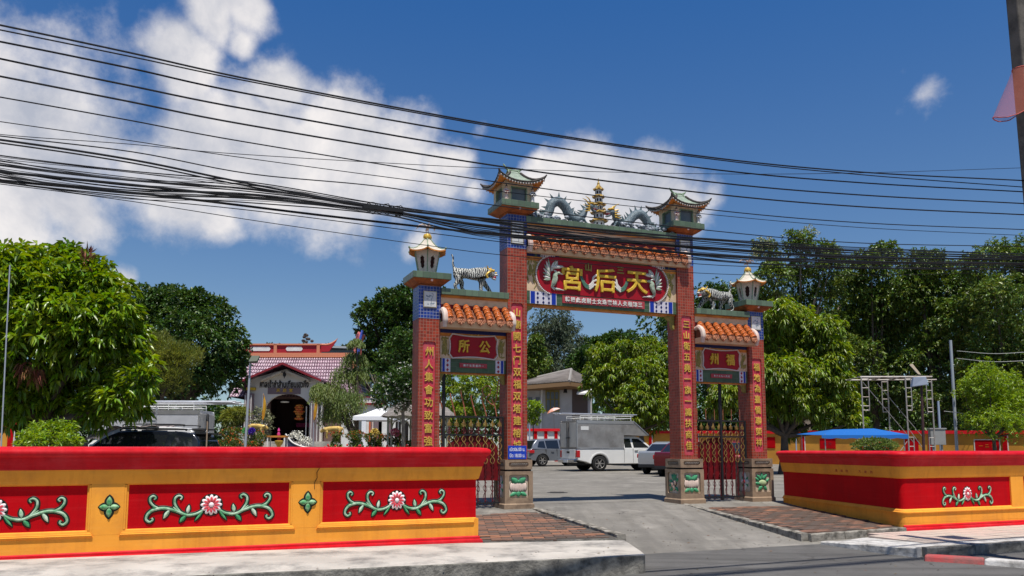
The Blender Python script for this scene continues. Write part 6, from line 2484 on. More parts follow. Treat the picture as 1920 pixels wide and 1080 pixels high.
# trees seen through the middle opening
tree('wispy_tree', 'tall wispy grey-green tree seen through the centre opening beside its left column', 'tree',
  px_clumps([(1040, 610, 28, 1.2), (1065, 625, 22, 1.3), (1010, 625, 25, 1.2), (1045, 650, 36, 1.2), (1075, 665, 22, 1.2), (1015, 665, 26, 1.1), (1090, 640, 12, 1), (1035, 690, 36)], 78, 8, 2), (at(1045, 830, 78).x, 78), .25, LG_GREY, 2400, 5, .40, .07, 19, droop=.6, rough=.4, fill=.5, bark=BARKP)
tree('broadleaf_tree', 'dark layered tree behind the tiled house seen through the centre opening', 'tree',
  px_clumps([(1120, 648, 24, .6), (1150, 640, 26, .6), (1180, 640, 26, .6), (1205, 650, 22, .6), (1100, 670, 24, .7), (1135, 675, 34), (1180, 680, 34), (1085, 690, 26), (1225, 680, 30)], 72, 9, 2), (at(1160, 830, 72).x, 72), .4, LG_DARK, 3600, 6, .36, .14, 20, droop=.15, rough=.3)
tree('broadleaf_tree', 'mid green tree behind the left inner column of the gateway', 'tree', px_clumps([(1000, 660, 22), (1012, 690, 24), (990, 720, 30), (1005, 640, 14), (970, 670, 30)], 68, 10, 1), (at(1000, 830, 68).x, 68), .25, LG_FOREST, 1300, 6, .32, .13, 21)
tree('mango_tree', 'bright green mango tree behind the white pickup truck in the centre opening', 'tree',
  px_clumps([(1130, 665, 24), (1170, 655, 24), (1215, 655, 26), (1240, 670, 24), (1125, 700, 28), (1165, 700, 34), (1210, 700, 36), (1245, 720, 26), (1115, 725, 22), (1150, 740, 30), (1195, 750, 38), (1235, 765, 34), (1180, 780, 26), (1215, 790, 24), (1265, 700, 26), (1270, 760, 30)], 48, 11, 1),
  (at(1203, 830, 48).x, 48), .16, LG_MANGO, 2400, 9, .32, .072, 22, droop=.75, spread=.8, fill=.3)
tree('leafy_shrub', 'small lime green bush between the left inner column and the tiled house', 'shrub', px_clumps([(1000, 765, 16), (998, 785, 13)], 50, 12), (at(1000, 830, 50).x, 50), .04, LG_LIME, 260, 6, .2, .07, 23)
# right side trees
tree('mango_tree', 'bright green mango tree right of the gateway in front of the ochre wall', 'tree',
  px_clumps([(1465, 590, 34), (1500, 600, 30), (1440, 640, 40), (1490, 660, 44), (1545, 620, 32), (1560, 665, 34), (1525, 700, 36), (1570, 720, 30), (1590, 760, 26), (1460, 700, 44), (1440, 760, 36), (1490, 750, 38), (1540, 765, 32), (1600, 790, 18), (1480, 800, 24), (1385, 730, 30), (1360, 740, 26), (1350, 760, 22), (1410, 700, 40)], 37, 13, 1),
  (at(1466, 840, 37).x, 37), .19, LG_MANGO, 3900, 9, .30, .068, 24, droop=.75, spread=.8, fill=.3)
specs = [
 ('slender_tree', 'tall open tree with pale flowering top right of the right lantern', [(1435, 470, 22, 1), (1500, 462, 28, 1), (1450, 520, 34), (1505, 520, 36), (1560, 500, 30), (1550, 470, 20), (1420, 560, 30), (1480, 580, 40), (1590, 540, 30), (1545, 560, 34), (1570, 620, 44), (1520, 640, 50)], 52, LG_FOREST, 4800, .26, .09, .5, BARKP),
 ('broadleaf_tree', 'dark tree behind the beast and the right side beam of the gateway', [(1345, 560, 34), (1390, 570, 34), (1320, 580, 26), (1255, 610, 18, 1.2), (1270, 640, 24), (1360, 620, 40), (1300, 650, 40), (1350, 680, 50), (1400, 650, 44)], 56, LG_DARK, 3200, .30, .11, .3, None),
 ('broadleaf_tree', 'tall green tree on the right with a clear crown behind the scaffold tower', [(1630, 500, 34), (1660, 480, 30), (1640, 560, 46), (1700, 540, 44), (1600, 600, 44), (1660, 640, 54), (1600, 670, 44), (1620, 740, 54), (1680, 750, 50), (1680, 590, 50), (1590, 530, 30)], 54, LG_FOREST, 6400, .30, .11, .3, None),
 ('broadleaf_tree', 'dense dark tree right of the scaffold tower behind the grey pole', [(1735, 500, 36), (1770, 530, 40), (1740, 590, 50), (1800, 600, 50), (1760, 660, 54), (1700, 700, 50), (1810, 690, 50), (1770, 760, 54), (1720, 545, 44), (1820, 540, 36)], 51, LG_FOREST, 6400, .28, .10, .3, None),
 ('broadleaf_tree', 'leafy tree at the right edge behind the leaning utility pole', [(1830, 500, 34), (1870, 478, 30), (1915, 490, 40), (1850, 560, 50), (1920, 570, 60), (1890, 640, 60), (1960, 520, 60), (1850, 700, 50), (1940, 680, 60), (1870, 560, 50), (1900, 740, 60)], 47, LG_FOREST, 6800, .27, .10, .35, None),
]
for i, (nm, lb, pc, Y, m_, n, ll, lw, sp_, bk) in enumerate(specs):
 tree(nm, lb, 'tree', px_clumps(pc, Y, 30 + i, 2), (at(sum(c[0] for c in pc) / len(pc), 830, Y).x, Y), .24, m_, n, 6, ll, lw, 40 + i, droop=.35, rough=.3, fill=.3, spread=.9, bark=bk)
tt = [o for o in S.objects if o.get('label') == specs[0][1]][0]
c_ = px_clumps([(1435, 462, 20, .8), (1515, 440, 18, .9), (1420, 478, 14), (1560, 480, 16, .6), (1460, 482, 12)], 51.5, 55, .2)
V, Fc = leaf_cloud([(c[0] - tt.location.x, c[1] - tt.location.y, c[2] - tt.location.z, c[3], c[4], c[5]) for c in c_], 420, 4, .13, .05, 56, droop=-.3)
put('flower_sprays', tri_mesh('flower_sprays', V, Fc, mat('pale_flower_spray', (.42, .42, .22), .7, island=.2)), tt)
tree('yellow_green_tree', 'low yellow-green tree at the right edge in front of the dark woodland', 'tree',
  px_clumps([(1850, 710, 36), (1885, 730, 34), (1830, 740, 34), (1860, 765, 40), (1900, 770, 34), (1815, 725, 18), (1870, 795, 36), (1830, 790, 26), (1910, 800, 30), (1890, 760, 40)], 41, 36, .8), (at(1862, 830, 41).x, 41), .10, LG_LIME, 3600, 6, .15, .055, 46, droop=.2, rough=.35)
# woodland masses far behind that read as one
def woods(name, m_, pc, Y, n, ll, lw, seed):
 V, Fc = leaf_cloud(px_clumps(pc, Y, seed, 3), n, 5, ll, lw, seed, rough=.25, fill=.15, droop=.2)
 o = put(name, tri_mesh(name, V, Fc, m_))
 tag(o, None, None, None, 'stuff')
 return o

w1 = woods('far_woodland', LG_DARK, [(1280 + 55 * i, 650 + 40 * ((i * 7) % 3 - 1), 70) for i in range(14)] + [(1270 + 45 * i, 775, 60) for i in range(17)] + [(1270 + 40 * i, 820, 45) for i in range(19)], 66, 16000, .42, .20, 60)
tag(w1, 'dark dense woodland filling the gaps behind the trees on the right', 'woodland')
w2 = woods('far_woodland', LG_DARK, [(1000 + 34 * i, 715 + 10 * (i % 2), 34) for i in range(9)] + [(840 + 34 * i, 790, 40) for i in range(13)], 88, 4600, .5, .25, 61)
tag(w2, 'dark woodland behind the tiled house in the centre opening', 'woodland')
w3 = woods('far_woodland', LG_DARK, [(-60 + 42 * i, 800, 48) for i in range(12)] + [(-40, 700, 60), (60, 730, 50)], 62, 5200, .42, .2, 62)
tag(w3, 'dark woodland at the left behind the car park trees', 'woodland')
w4 = woods('far_woodland', LG_GREY, [(505, 672, 26, .8), (545, 675, 28, .8), (575, 668, 20, .9), (480, 680, 24, .7), (615, 672, 24), (655, 665, 18), (640, 690, 30)], 95, 2400, .5, .2, 63)
tag(w4, 'distant hazy tree tops showing above the shrine roof', 'woodland')

# clipped hedges and flower plants in the shrine garden
def hedge(px, py, rx, ry, Y, label, fl=True, m_=None, seed=0):
 p = at(px, py, Y)
 s = Y / math.cos(TH) / F
 base = gz(p.x, p.y)
 t = thing('clipped_shrub', label, 'shrub', (p.x, p.y, base), 0, 'clipped shrubs in the shrine garden')
 zc = p.z - base
 zr = ry * s
 V, Fc = leaf_cloud([(0, 0, zc, rx * s, rx * s * .8, zr), (0, 0, zc * .5, rx * s * .8, rx * s * .7, zc * .5)], int(26 * rx), 6, .10, .05, seed, rough=.05, fill=.1, droop=0, spread=1.0)
 put('foliage', tri_mesh('foliage', V, Fc, m_ or LG_HEDGE), t)
 if fl:
  V, Fc = leaf_cloud([(0, 0, zc + .03, rx * s * 1.02, rx * s * .8, zr * 1.02)], int(3.2 * rx), 5, .055, .05, seed + 1, rough=.02, fill=0, droop=0)
  put('flower_heads', tri_mesh('flower_heads', V, Fc, PETALO), t)
 return t

hs = [(437, 812, 24, 10, 43, 'low flowering hedge behind the parked truck, farther left of the lamp post'), (432, 832, 22, 9, 40, 'lower trimmed hedge against the wall left of the lamp post'),
  (478, 822, 20, 15, 40, 'rounded flowering shrub just right of the lamp post'), (470, 836, 14, 8, 38, 'small round shrub at the foot of the lamp post'),
  (630, 815, 12, 5, 40, 'little flat-topped shrub in front of the golden beast'), (668, 818, 18, 9, 40, 'flowering shrub right of the golden beast'),
  (702, 822, 19, 10, 40, 'flowering shrub below the yellow blossom ball'), (741, 822, 21, 10, 40, 'flowering shrub below the pink blossom ball'),
  (766, 836, 14, 8, 38, 'small shrub nearest the left gate column')]
for i, (px, py, rx, ry, Y, lb) in enumerate(hs):
 hedge(px, py, rx, ry, Y, lb, seed=200 + i * 3)
hedge(1640, 838, 40, 16, 27, 'wide pale green bush under the blue canopy behind the right wall', False, LG_WILLOW, 240)
tree('cordyline_plant', 'spiky olive and red plant left of the lamp post above the hedge', 'plant', px_clumps([(437, 780, 16), (450, 775, 12), (432, 790, 10)], 44, 41), (at(438, 830, 44).x, 44), .04, LG_OLIVE, 260, 6, .35, .04, 47, droop=.4)
# canna plants along the wall
for i in range(9):
 px = 612 + i * 19 + (i * 7) % 5
 p = at(px, 838, 36)
 r_ = random.Random(300 + i)
 b = gz(p.x, 36)
 t = thing('canna_plant', 'broad-leaved canna plant, %s from the left in the row along the garden edge' % ('first second third fourth fifth sixth seventh eighth ninth'.split()[i]), 'plant', (p.x, 36, b), 0, 'canna plants in the shrine garden')
 mb = MB()
 for k in range(9):
  a = r_.uniform(0, 6.28)
  l = r_.uniform(.5, .8)
  b0 = Vector((0, 0, .45 + r_.uniform(0, .35)))
  tip = b0 + Vector((math.cos(a) * l * .5, math.sin(a) * l * .4, l * .75))
  sd_ = Vector((-math.sin(a), math.cos(a), 0)) * .07
  m2 = b0.lerp(tip, .5)
  mb.add([b0, m2 + sd_, tip, m2 - sd_], [(0, 1, 2), (0, 2, 3)])
  mb.tube([(0, 0, 0), tuple(b0)], .012, 4)
 mb.obj('leaves', LG_LIME if i % 3 else LG_MANGO, t)
 mb = MB()
 for k in range(5):
  mb.ell((r_.uniform(-.12, .12), r_.uniform(-.1, .1), 1.05 + r_.uniform(-.1, .2)), (.05, .04, .05), 6, 4)
 mb.obj('flower_head', mat('canna_red_flower', (.50, .04, .03), .6), t)
# greenery behind the left iron gate
tree('leafy_shrub', 'bright leafy tree seen through the iron gate of the left bay', 'shrub', px_clumps([(850, 740, 30), (890, 725, 34), (925, 740, 26), (870, 775, 30), (860, 810, 20), (840, 700, 24), (915, 705, 24)], 42, 42, 1), (at(880, 830, 42).x, 42), .1, LG_MANGO, 900, 8, .24, .06, 48, droop=.6)

# ------------------------------------------------------------------ utility pole and cables
POLE = Vector((9.25, 12.35, 0))      # a point under the cables, which hang clear of the pavement on long brackets
CABLE = mat('black_cable', (.012, .012, .013), .5)
PX = at(1941, 380, 11.7).x + .16
up_ = thing('utility_pole', 'tall leaning concrete utility pole at the right edge with cable brackets', 'utility pole', (PX, 11.75, -.34), GROT)
mb = MB()
lean = -.034
ZK = at(1915, 490, 11.6).z + .34
H_ = 8.7
mb.add([(-.15, -.12, -.3), (.15, -.12, -.3), (.15, .12, -.3), (-.15, .12, -.3), (-.115 + lean * H_, -.09, H_), (.115 + lean * H_, -.09, H_), (.115 + lean * H_, .09, H_), (-.115 + lean * H_, .09, H_)],
  [(0, 3, 2, 1), (4, 5, 6, 7), (0, 1, 5, 4), (1, 2, 6, 5), (2, 3, 7, 6), (3, 0, 4, 7)])
mb.obj('pole_shaft', mat('dark_pole_concrete', (.13, .115, .10), .9, col2=(.08, .07, .06), nscale=3, bump=.6, bscale=40, dirt=(.03, .03, .03), dirtscale=3, dirtamt=.8), up_, bevel=.02)
mb = MB()
for z in [at(1915, yy, 11.6).z + .34 for yy in (338, 352, 382, 402, 440, 480, 500)]:
 mb.box(lean * z - .18, -.20, z - .03, lean * z + .18, -.12, z + .03)
 mb.lathe([(.03, z - .06), (.05, z - .04), (.03, z - .01), (.05, z + .02), (.03, z + .05)], lean * z - .1, -.2, 10)
mb.obj('cable_bracket', BLACKM, up_)
mb = MB()
for k in range(8):
 z = ZK + .10 * (k % 4)
 x = lean * z - .12
 rr = .14 + .03 * (k % 3)
 mb.tube([(x + .05 - rr + rr * math.cos(a * .5 + k), -.18 - .02 * k, z + rr * 1.2 * math.sin(a * .5 + k)) for a in range(13)], .010, 5)
mb.tube(curve([(-.15, -.2, ZK + .1), (-.24, -.22, ZK - .25), (-.17, -.2, ZK - .5), (.05, -.16, ZK - .65)], 6), .03, 7)
mb.tube(curve([(-.1, -.2, ZK + .9), (-.22, -.2, ZK + 1.15), (-.1, -.2, ZK + 1.4)], 5), .014, 6)
mb.obj('cable_loops', CABLE, up_, smooth=True)
mb = MB()
mb.box(.10, -.24, ZK + 2.45, .55, .1, ZK + 3.1)
mb.obj('grey_box', mat('grey_box_paint', (.14, .17, .19), .5), up_, bevel=.02)
# torn orange net tied round the pole
net = thing('orange_net', 'torn translucent orange net flaring from the utility pole', 'net', up_.location, GROT)
mb = MB()
zt, zb_ = at(1890, 128, 11.6).z + .34, 0
N_ = 20
vs = []
for j in range(6):
 t_ = j / 5
 for i in range(N_):
  a = 2 * math.pi * i / N_
  fl = (1 - .5 * (math.cos(a) + 1)) if 1 else 0
  r_ = .15 + .42 * t_ ** 1.7 * fl
  vs.append((lean * (zt - .7 * t_) + math.cos(a) * (.17 + (.44 * t_ ** 1.3 if math.cos(a) < 0 else .02)), math.sin(a) * (.13 + .20 * t_), zt - .62 * t_ - .22 * t_ ** 2 * max(0, -math.cos(a)) + .05 * math.sin(3 * a) * t_))
fs = []
for j in range(5):
 for i in range(N_):
  fs.append((j * N_ + i, j * N_ + (i + 1) % N_, (j + 1) * N_ + (i + 1) % N_, (j + 1) * N_ + i))
mb.add(vs, fs)
mb.obj('net_cloth', mat('orange_net_cloth', (.60, .17, .11), .8, alpha=.26), net, smooth=True)
mb = MB()
mb.tube([vs[5 * N_ + i % N_] for i in range(N_ + 1)], .008, 5)
mb.tube([vs[i % N_] for i in range(N_ + 1)], .008, 5)
mb.obj('hem', mat('net_hem', (.45, .10, .08), .8), net)

def cable(pts, r_, d, label, group, seed=0):
 """a cable through points measured on the photograph, lying in the vertical plane of the pole line (offset d)"""
 P = [onplane(x, y, POLE, d) for x, y in pts]
 a = P[0] * 3 - P[1] * 3 + P[2]
 a.z = max(a.z, P[0].z)
 a2 = a + (a - P[0])
 b = P[-1] + (P[-1] - P[-2]) * (2.2 / max(.1, (P[-1] - P[-2]).length))
 c = curve([a2, a] + P + [b], 7)
 mb = MB()
 mb.tube(c, r_ * .72, 6, up=(0, 0, 1))
 o = mb.obj('overhead_cable', CABLE, smooth=True)
 tag(o, label, 'cable', group)
 return o

GRP = 'overhead cables strung across the street'
top = [([(0, 47), (240, 98), (500, 155), (960, 240), (1340, 296), (1620, 323), (1908, 338)], .013, 'topmost thick black cable crossing the whole sky'),
  ([(0, 56), (240, 105), (500, 159), (960, 243), (1340, 299), (1620, 328), (1908, 350)], .010, 'thick cable running just below the topmost one and merging with it'),
  ([(0, 78), (240, 127), (475, 178), (950, 262), (1340, 318), (1620, 343), (1908, 359)], .013, 'second thick cable down from the top of the sky'),
  ([(0, 110), (240, 160), (475, 207), (950, 289), (1340, 342), (1620, 366), (1908, 381)], .013, 'third thick cable down, passing above the pagoda'),
  ([(0, 143), (240, 190), (468, 235), (945, 313), (1340, 364), (1620, 388), (1908, 402)], .013, 'fourth thick cable down, crossing the roof of the left pavilion'),
  ([(0, 182), (240, 225), (465, 267), (930, 341), (1340, 394), (1620, 418), (1908, 430)], .009, 'medium cable behind the pagoda spire'),
  ([(0, 228), (240, 263), (465, 297), (930, 358), (1340, 403), (1620, 427), (1908, 441)], .006, 'thin cable below the medium one, crossing the pavilion windows'),
  ([(0, 252), (240, 270), (465, 290), (935, 316), (1340, 326), (1620, 324), (1908, 315)], .005, 'thin nearly level cable that rises again at the right')]
for i, (p, r_, lb) in enumerate(top):
 cable(p, r_, -.03 * i, lb, GRP)
mid = [([(0, 255), (250, 285), (470, 326), (715, 350), (935, 386), (1310, 430), (1600, 455), (1905, 462)], .008, 'single cable above the tangled bundle'),
  ([(0, 262), (250, 300), (470, 345), (710, 388), (935, 412), (1310, 447), (1600, 470), (1905, 480)], .014, 'thick cable that slopes down into the knot in front of the clouds'),
  ([(0, 268), (250, 306), (470, 350), (700, 386), (935, 416), (1310, 452), (1600, 474), (1905, 483)], .010, 'cable lying right under the one that slopes into the knot'),
  ([(0, 338), (300, 367), (640, 408), (935, 440), (1310, 476), (1600, 490), (1905, 494)], .016, 'thick lowest cable touching the left bird and lantern'),
  ([(0, 342), (250, 372), (500, 398), (935, 453), (1310, 495), (1600, 503), (1905, 506)], .006, 'thin cable just beneath the thick lowest one'),
  ([(0, 345), (250, 378), (500, 417), (800, 460), (960, 480), (1310, 512), (1600, 516), (1905, 510)], .005, 'lowest thin cable sagging below the others'),
  ([(0, 322), (240, 346), (480, 371), (715, 395), (935, 426), (1310, 464), (1600, 482), (1905, 486)], .017, 'thickest wrapped bundle running through the knot')]
for i, (p, r_, lb) in enumerate(mid):
 cable(p, r_, .06 + .02 * i, lb, GRP)
r_ = random.Random(99)
for i in range(22):
 j = [r_.uniform(-1, 1) for _ in range(8)]
 y0 = 292 + 46 * (i / 21)
 k = r_.uniform(0, 1)
 pts = [(0, y0 + j[0] * 3), (240, y0 + 28 + j[1] * 5 + 6 * k), (480, 346 + 30 * (i / 21) + j[2] * 5), (715, 384 + 18 * (i / 21) + j[3] * 2), (935, 412 + 34 * (i / 21) + j[4] * 5),
   (1310, 446 + 42 * k + j[5] * 3), (1600, 466 + 36 * k + j[6] * 3), (1905, 476 + 30 * k + j[7] * 2)]
 cable(pts, r_.choice([.004, .004, .005, .006, .008]), .02 + .012 * i, 'thin black cable among the tangled bundle in front of the clouds', 'cables of the tangled bundle')
# knot of coiled ends in the bundle
kn = onplane(718, 392, POLE, .2)
mb = MB()
r_ = random.Random(4)
for k in range(11):
 cx = (k - 5) * .035
 rr = r_.uniform(.025, .06)
 mb.tube([(cx + rr * .6 * math.cos(a * .55), r_.uniform(-.02, .02), rr * math.sin(a * .55) + r_.uniform(-.004, .004)) for a in range(13)], .0045, 5)
mb.box(-.20, -.025, -.02, .2, .025, .02)
o = mb.obj('cable_knot', CABLE, loc=kn)
o.rotation_euler = (0, 0, GROT)
tag(o, 'knot of coiled cable ends in the bundle left of the gateway', 'cable knot')

# ------------------------------------------------------------------ vehicles
GLS = mat('dark_car_glass', (.012, .014, .017), .06, spec=.8)
TYRE = mat('tyre_rubber', (.018, .018, .018), .85, bump=.2)
RIM = mat('alloy_rim', (.42, .40, .37), .3, metal=.7)
RIMD = mat('dark_alloy_rim', (.20, .20, .20), .35, metal=.6)
LAMPR = mat('tail_lamp_red', (.42, .012, .015), .15, spec=.8)
LAMPW = mat('lamp_clear', (.65, .65, .65), .15)
CHR = mat('chrome', (.6, .6, .6), .12, metal=1.0)
BLKP = mat('black_plastic', (.02, .02, .022), .5)
PLATE = mat('number_plate_white', (.62, .62, .60), .4)
ALU = mat('brushed_aluminium', (.42, .40, .38), .42, metal=.6, col2=(.31, .295, .28), nscale=2.2, dirt=(.16, .13, .11), dirtscale=2, dirtamt=.5)
ALUB = mat('bright_aluminium', (.62, .62, .63), .3, metal=.7, col2=(.5, .5, .5), nscale=3)

def paint(name, col, metal=.2):
 return mat(name, col, .28, metal=metal, coat=.7, dirt=tuple(c * .7 for c in col), dirtscale=2, dirtamt=.25)

def tprism(mb, poly, wf):
 """side outline (x, z) extruded both ways by the half width wf(x, z)"""
 n = len(poly)
 vs = [(x, -wf(x, z), z) for x, z in poly] + [(x, wf(x, z), z) for x, z in poly]
 fs = [tuple(range(n)), tuple(range(2 * n - 1, n - 1, -1))]
 for i in range(n):
  j = (i + 1) % n
  fs.append((j, i, n + i, n + j))
 mb.add(vs, fs)

def arch(cx, r_, z0, n=9):
 return [(cx + r_ * math.cos(math.pi * k / (n - 1)), z0 + r_ * math.sin(math.pi * k / (n - 1))) for k in range(n)]

def wheel(parent, x, y, r_, w, rim, spokes=6):
 wh = bpy.data.objects.new('wheel', None)
 COL.objects.link(wh)
 wh.parent = parent
 wh.location = (x, y, r_)
 wh.rotation_euler = (R(90) if y < 0 else R(-90), 0, 0)
 mb = MB()
 mb.lathe([(r_ * .62, -w * .5), (r_ * .9, -w * .5), (r_ * .98, -w * .42), (r_, -w * .25), (r_, w * .25), (r_ * .98, w * .42), (r_ * .9, w * .5), (r_ * .66, w * .5), (r_ * .62, w * .42)], n=28, caps=False)
 mb.obj('tyre', TYRE, wh, smooth=True)
 mb = MB()
 mb.lathe([(r_ * .66, w * .50), (r_ * .63, w * .46), (r_ * .60, w * .2), (r_ * .2, w * .18), (0.001, w * .18)], n=24, caps=False)
 mb.obj('rim_dish', BLKP, wh, smooth=True)
 mb = MB()
 for k in range(spokes):
  mb.M = Matrix.Rotation(2 * math.pi * k / spokes, 4, 'Z')
  mb.add([(r_ * .10, -r_ * .09, w * .36), (r_ * .62, -r_ * .06, w * .44), (r_ * .62, r_ * .06, w * .44), (r_ * .10, r_ * .09, w * .36), (r_ * .10, -r_ * .09, w * .22), (r_ * .62, -r_ * .06, w * .22), (r_ * .62, r_ * .06, w * .22), (r_ * .10, r_ * .09, w * .22)],
    [(0, 1, 2, 3), (0, 4, 5, 1), (3, 2, 6, 7)])
 mb.M = None
 mb.lathe([(r_ * .14, w * .2), (r_ * .14, w * .40), (r_ * .08, w * .43), (.001, w * .43)], n=12)
 mb.lathe([(r_ * .66, w * .49), (r_ * .62, w * .49), (r_ * .60, w * .40)], n=24, caps=False)
 mb.obj('rim', rim, wh, smooth=True)

def win(parent, poly, wf, off=.008, nm='side_window'):
 for s in (-1, 1):
  mb = MB()
  n = len(poly)
  vs = [(x, s * (wf(x, z) + off), z) for x, z in poly] + [(x, s * (wf(x, z) - .03), z) for x, z in poly]
  mb.add(vs, [tuple(range(n)), tuple(range(2 * n - 1, n - 1, -1))] + [(i, (i + 1) % n, n + (i + 1) % n, n + i) for i in range(n)])
  mb.obj(nm, GLS, parent)

def car(kind, label, pnt, loc, rot, group='cars parked behind the gateway', rim=RIM):
 """estate/hatch/sedan body; x forward, wheels on z=0"""
 t = thing('parked_car', label, 'car', loc, rot, group)
 if kind == 'suv':
  L_, hw, r_, belt, roof = 4.7, .92, .37, 1.08, 1.80
  gh = [(-2.22, belt), (-2.12, 1.52), (-1.95, 1.72), (-1.5, roof - .02), (-.3, roof), (.35, roof - .03), (.70, 1.62), (1.35, belt + .02)]
  wins = [[(-2.02, belt + .06), (-1.93, 1.58), (-1.45, 1.66), (-1.18, belt + .05)], [(-1.08, belt + .05), (-1.20, 1.67), (-.35, 1.70), (-.30, belt + .05)], [(-.22, belt + .05), (-.22, 1.70), (.30, 1.67), (.62, 1.53), (1.08, belt + .06)]]
  rear = (-2.2, belt + .04, -2.06, 1.62)
  base = [(-2.35, .45), (-2.38, .75), (-2.32, 1.02), (-2.2, belt + .03), (1.35, belt + .02), (2.15, .98), (2.35, .80), (2.38, .45)]
 elif kind == 'hatch':
  L_, hw, r_, belt, roof = 4.0, .85, .33, .95, 1.53
  gh = [(-1.80, belt), (-1.66, 1.25), (-1.45, 1.47), (-1.0, 1.53), (-.1, roof), (.35, 1.49), (.60, 1.40), (1.2, belt)]
  wins = [[(-1.45, belt + .10), (-1.30, 1.38), (-1.0, 1.40), (-.95, belt + .06)], [(-.88, belt + .05), (-.93, 1.42), (-.15, 1.45), (-.12, belt + .04)], [(-.05, belt + .04), (-.05, 1.45), (.35, 1.41), (.95, belt + .04)]]
  rear = (-1.79, belt + .06, -1.52, 1.42)
  base = [(-1.95, .38), (-2.0, .62), (-1.92, .90), (-1.80, belt + .02), (1.2, belt), (1.85, .82), (2.0, .62), (2.0, .35)]
 else:
  L_, hw, r_, belt, roof = 4.5, .87, .32, .92, 1.46
  gh = [(-1.55, belt + .06), (-.95, 1.36), (-.5, roof), (.2, roof), (.55, 1.37), (1.25, belt)]
  wins = [[(-1.15, belt + .08), (-.80, 1.32), (-.35, 1.38), (-.32, belt + .04)], [(-.25, belt + .04), (-.25, 1.38), (.2, 1.38), (.5, 1.3), (1.0, belt + .03)]]
  rear = (-1.50, belt + .10, -.98, 1.34)
  base = [(-2.18, .38), (-2.25, .62), (-2.22, .98), (-2.1, 1.03), (-1.55, belt + .08), (1.25, belt), (2.05, .78), (2.22, .6), (2.22, .35)]
 wx = L_ * .29
 zb = .28
 low = [(base[-1][0], zb + .05), ] + [(x, z) for x, z in arch(wx, r_ + .07, r_ - .02)] + [(x, z) for x, z in arch(-wx, r_ + .07, r_ - .02)] + [(base[0][0], zb + .08)]
 low = [(x, max(z, zb)) for x, z in low]
 poly = base + low
 wf = lambda x, z: hw * (1 - .10 * max(0, (abs(x) - L_ * .36) / (L_ * .14)) ** 2) - (.04 if z > belt * .9 else 0) - (.03 if z < .4 else 0)
 mb = MB()
 tprism(mb, poly, wf)
 mb.obj('body', pnt, t, smooth=True, bevel=.035)
 wg = lambda x, z: hw - .05 - (.20) * max(0, (z - belt)) / (roof - belt) - .02 * abs(x) / L_
 mb = MB()
 tprism(mb, gh, wg)
 mb.obj('cabin', pnt, t, smooth=True, bevel=.03)
 for w_ in wins:
  win(t, w_, wg)
 for (xa, za, xb, zb2), nm in ((rear, 'rear_window'), ((gh[-1][0] - .06, gh[-1][1] + .05, gh[-2][0] + .06, gh[-2][1] - .04), 'windscreen')):
  mb = MB()
  s = -1 if nm == 'rear_window' else 1
  o = .03 * s
  a, b = wg(xa, za) - .10, wg(xb, zb2) - .08
  mb.add([(xa + o, -a, za), (xa + o, a, za), (xb + o, b, zb2), (xb + o, -b, zb2), (xa - o, -a, za), (xa - o, a, za), (xb - o, b, zb2), (xb - o, -b, zb2)],
    [(0, 1, 2, 3), (7, 6, 5, 4), (0, 4, 5, 1), (1, 5, 6, 2), (2, 6, 7, 3), (3, 7, 4, 0)])
  mb.obj(nm, GLS, t)
 for sx in (-1, 1):
  for sy in (-1, 1):
   wheel(t, sx * wx, sy * (hw - .12), r_, .22, rim)
 for s in (-1, 1):
  mb = MB()
  xr = base[0][0]
  mb.box(xr + .0, s * (hw - .38) if s > 0 else -hw + .02, .72, xr + .30, s * (hw - .02) if s > 0 else -(hw - .38), .90)
  mb.obj('tail_light', LAMPR, t, bevel=.03)
  mb = MB()
  mb.box(1.0, s * (hw + .0), belt + .02, 1.15, s * (hw + .18), belt + .16)
  mb.obj('wing_mirror', pnt, t, bevel=.03)
  mb = MB()
  for xx in (-.55, .45):
   mb.box(xx - .09, s * (hw - .02), belt - .16, xx + .09, s * (hw + .025), belt - .13)
  mb.obj('door_handle', CHR if kind == 'suv' else pnt, t)
  mb = MB()
  for xx in (-.95, -.27, .98) if kind != 'sedan' else (-.27, .98):
   mb.box(xx - .006, s * (hw - .06), .4, xx + .006, s * (hw + .003), belt)
  mb.obj('door_seam', BLKP, t)
 mb = MB()
 xr = base[0][0]
 mb.box(xr - .012, -.25, .55 if kind != 'sedan' else .74, xr + .05, .25, .66 if kind != 'sedan' else .86)
 mb.obj('number_plate', PLATE, t)
 mb = MB()
 mb.box(xr - .03, -hw + .08, .30, xr + .2, hw - .08, .46)
 mb.obj('lower_bumper', BLKP, t, bevel=.03)
 if kind == 'suv':
  mb = MB()
  for s in (-1, 1):
   mb.tube(curve([(-1.7, s * .66, 1.80), (-1.6, s * .66, 1.86), (.1, s * .66, 1.87), (.3, s * .66, 1.80)], 4), .02, 6)
  mb.box(-2.3, -.6, 1.70, -1.95, .6, 1.74)
  mb.obj('roof_rail', BLKP, t)
 return t

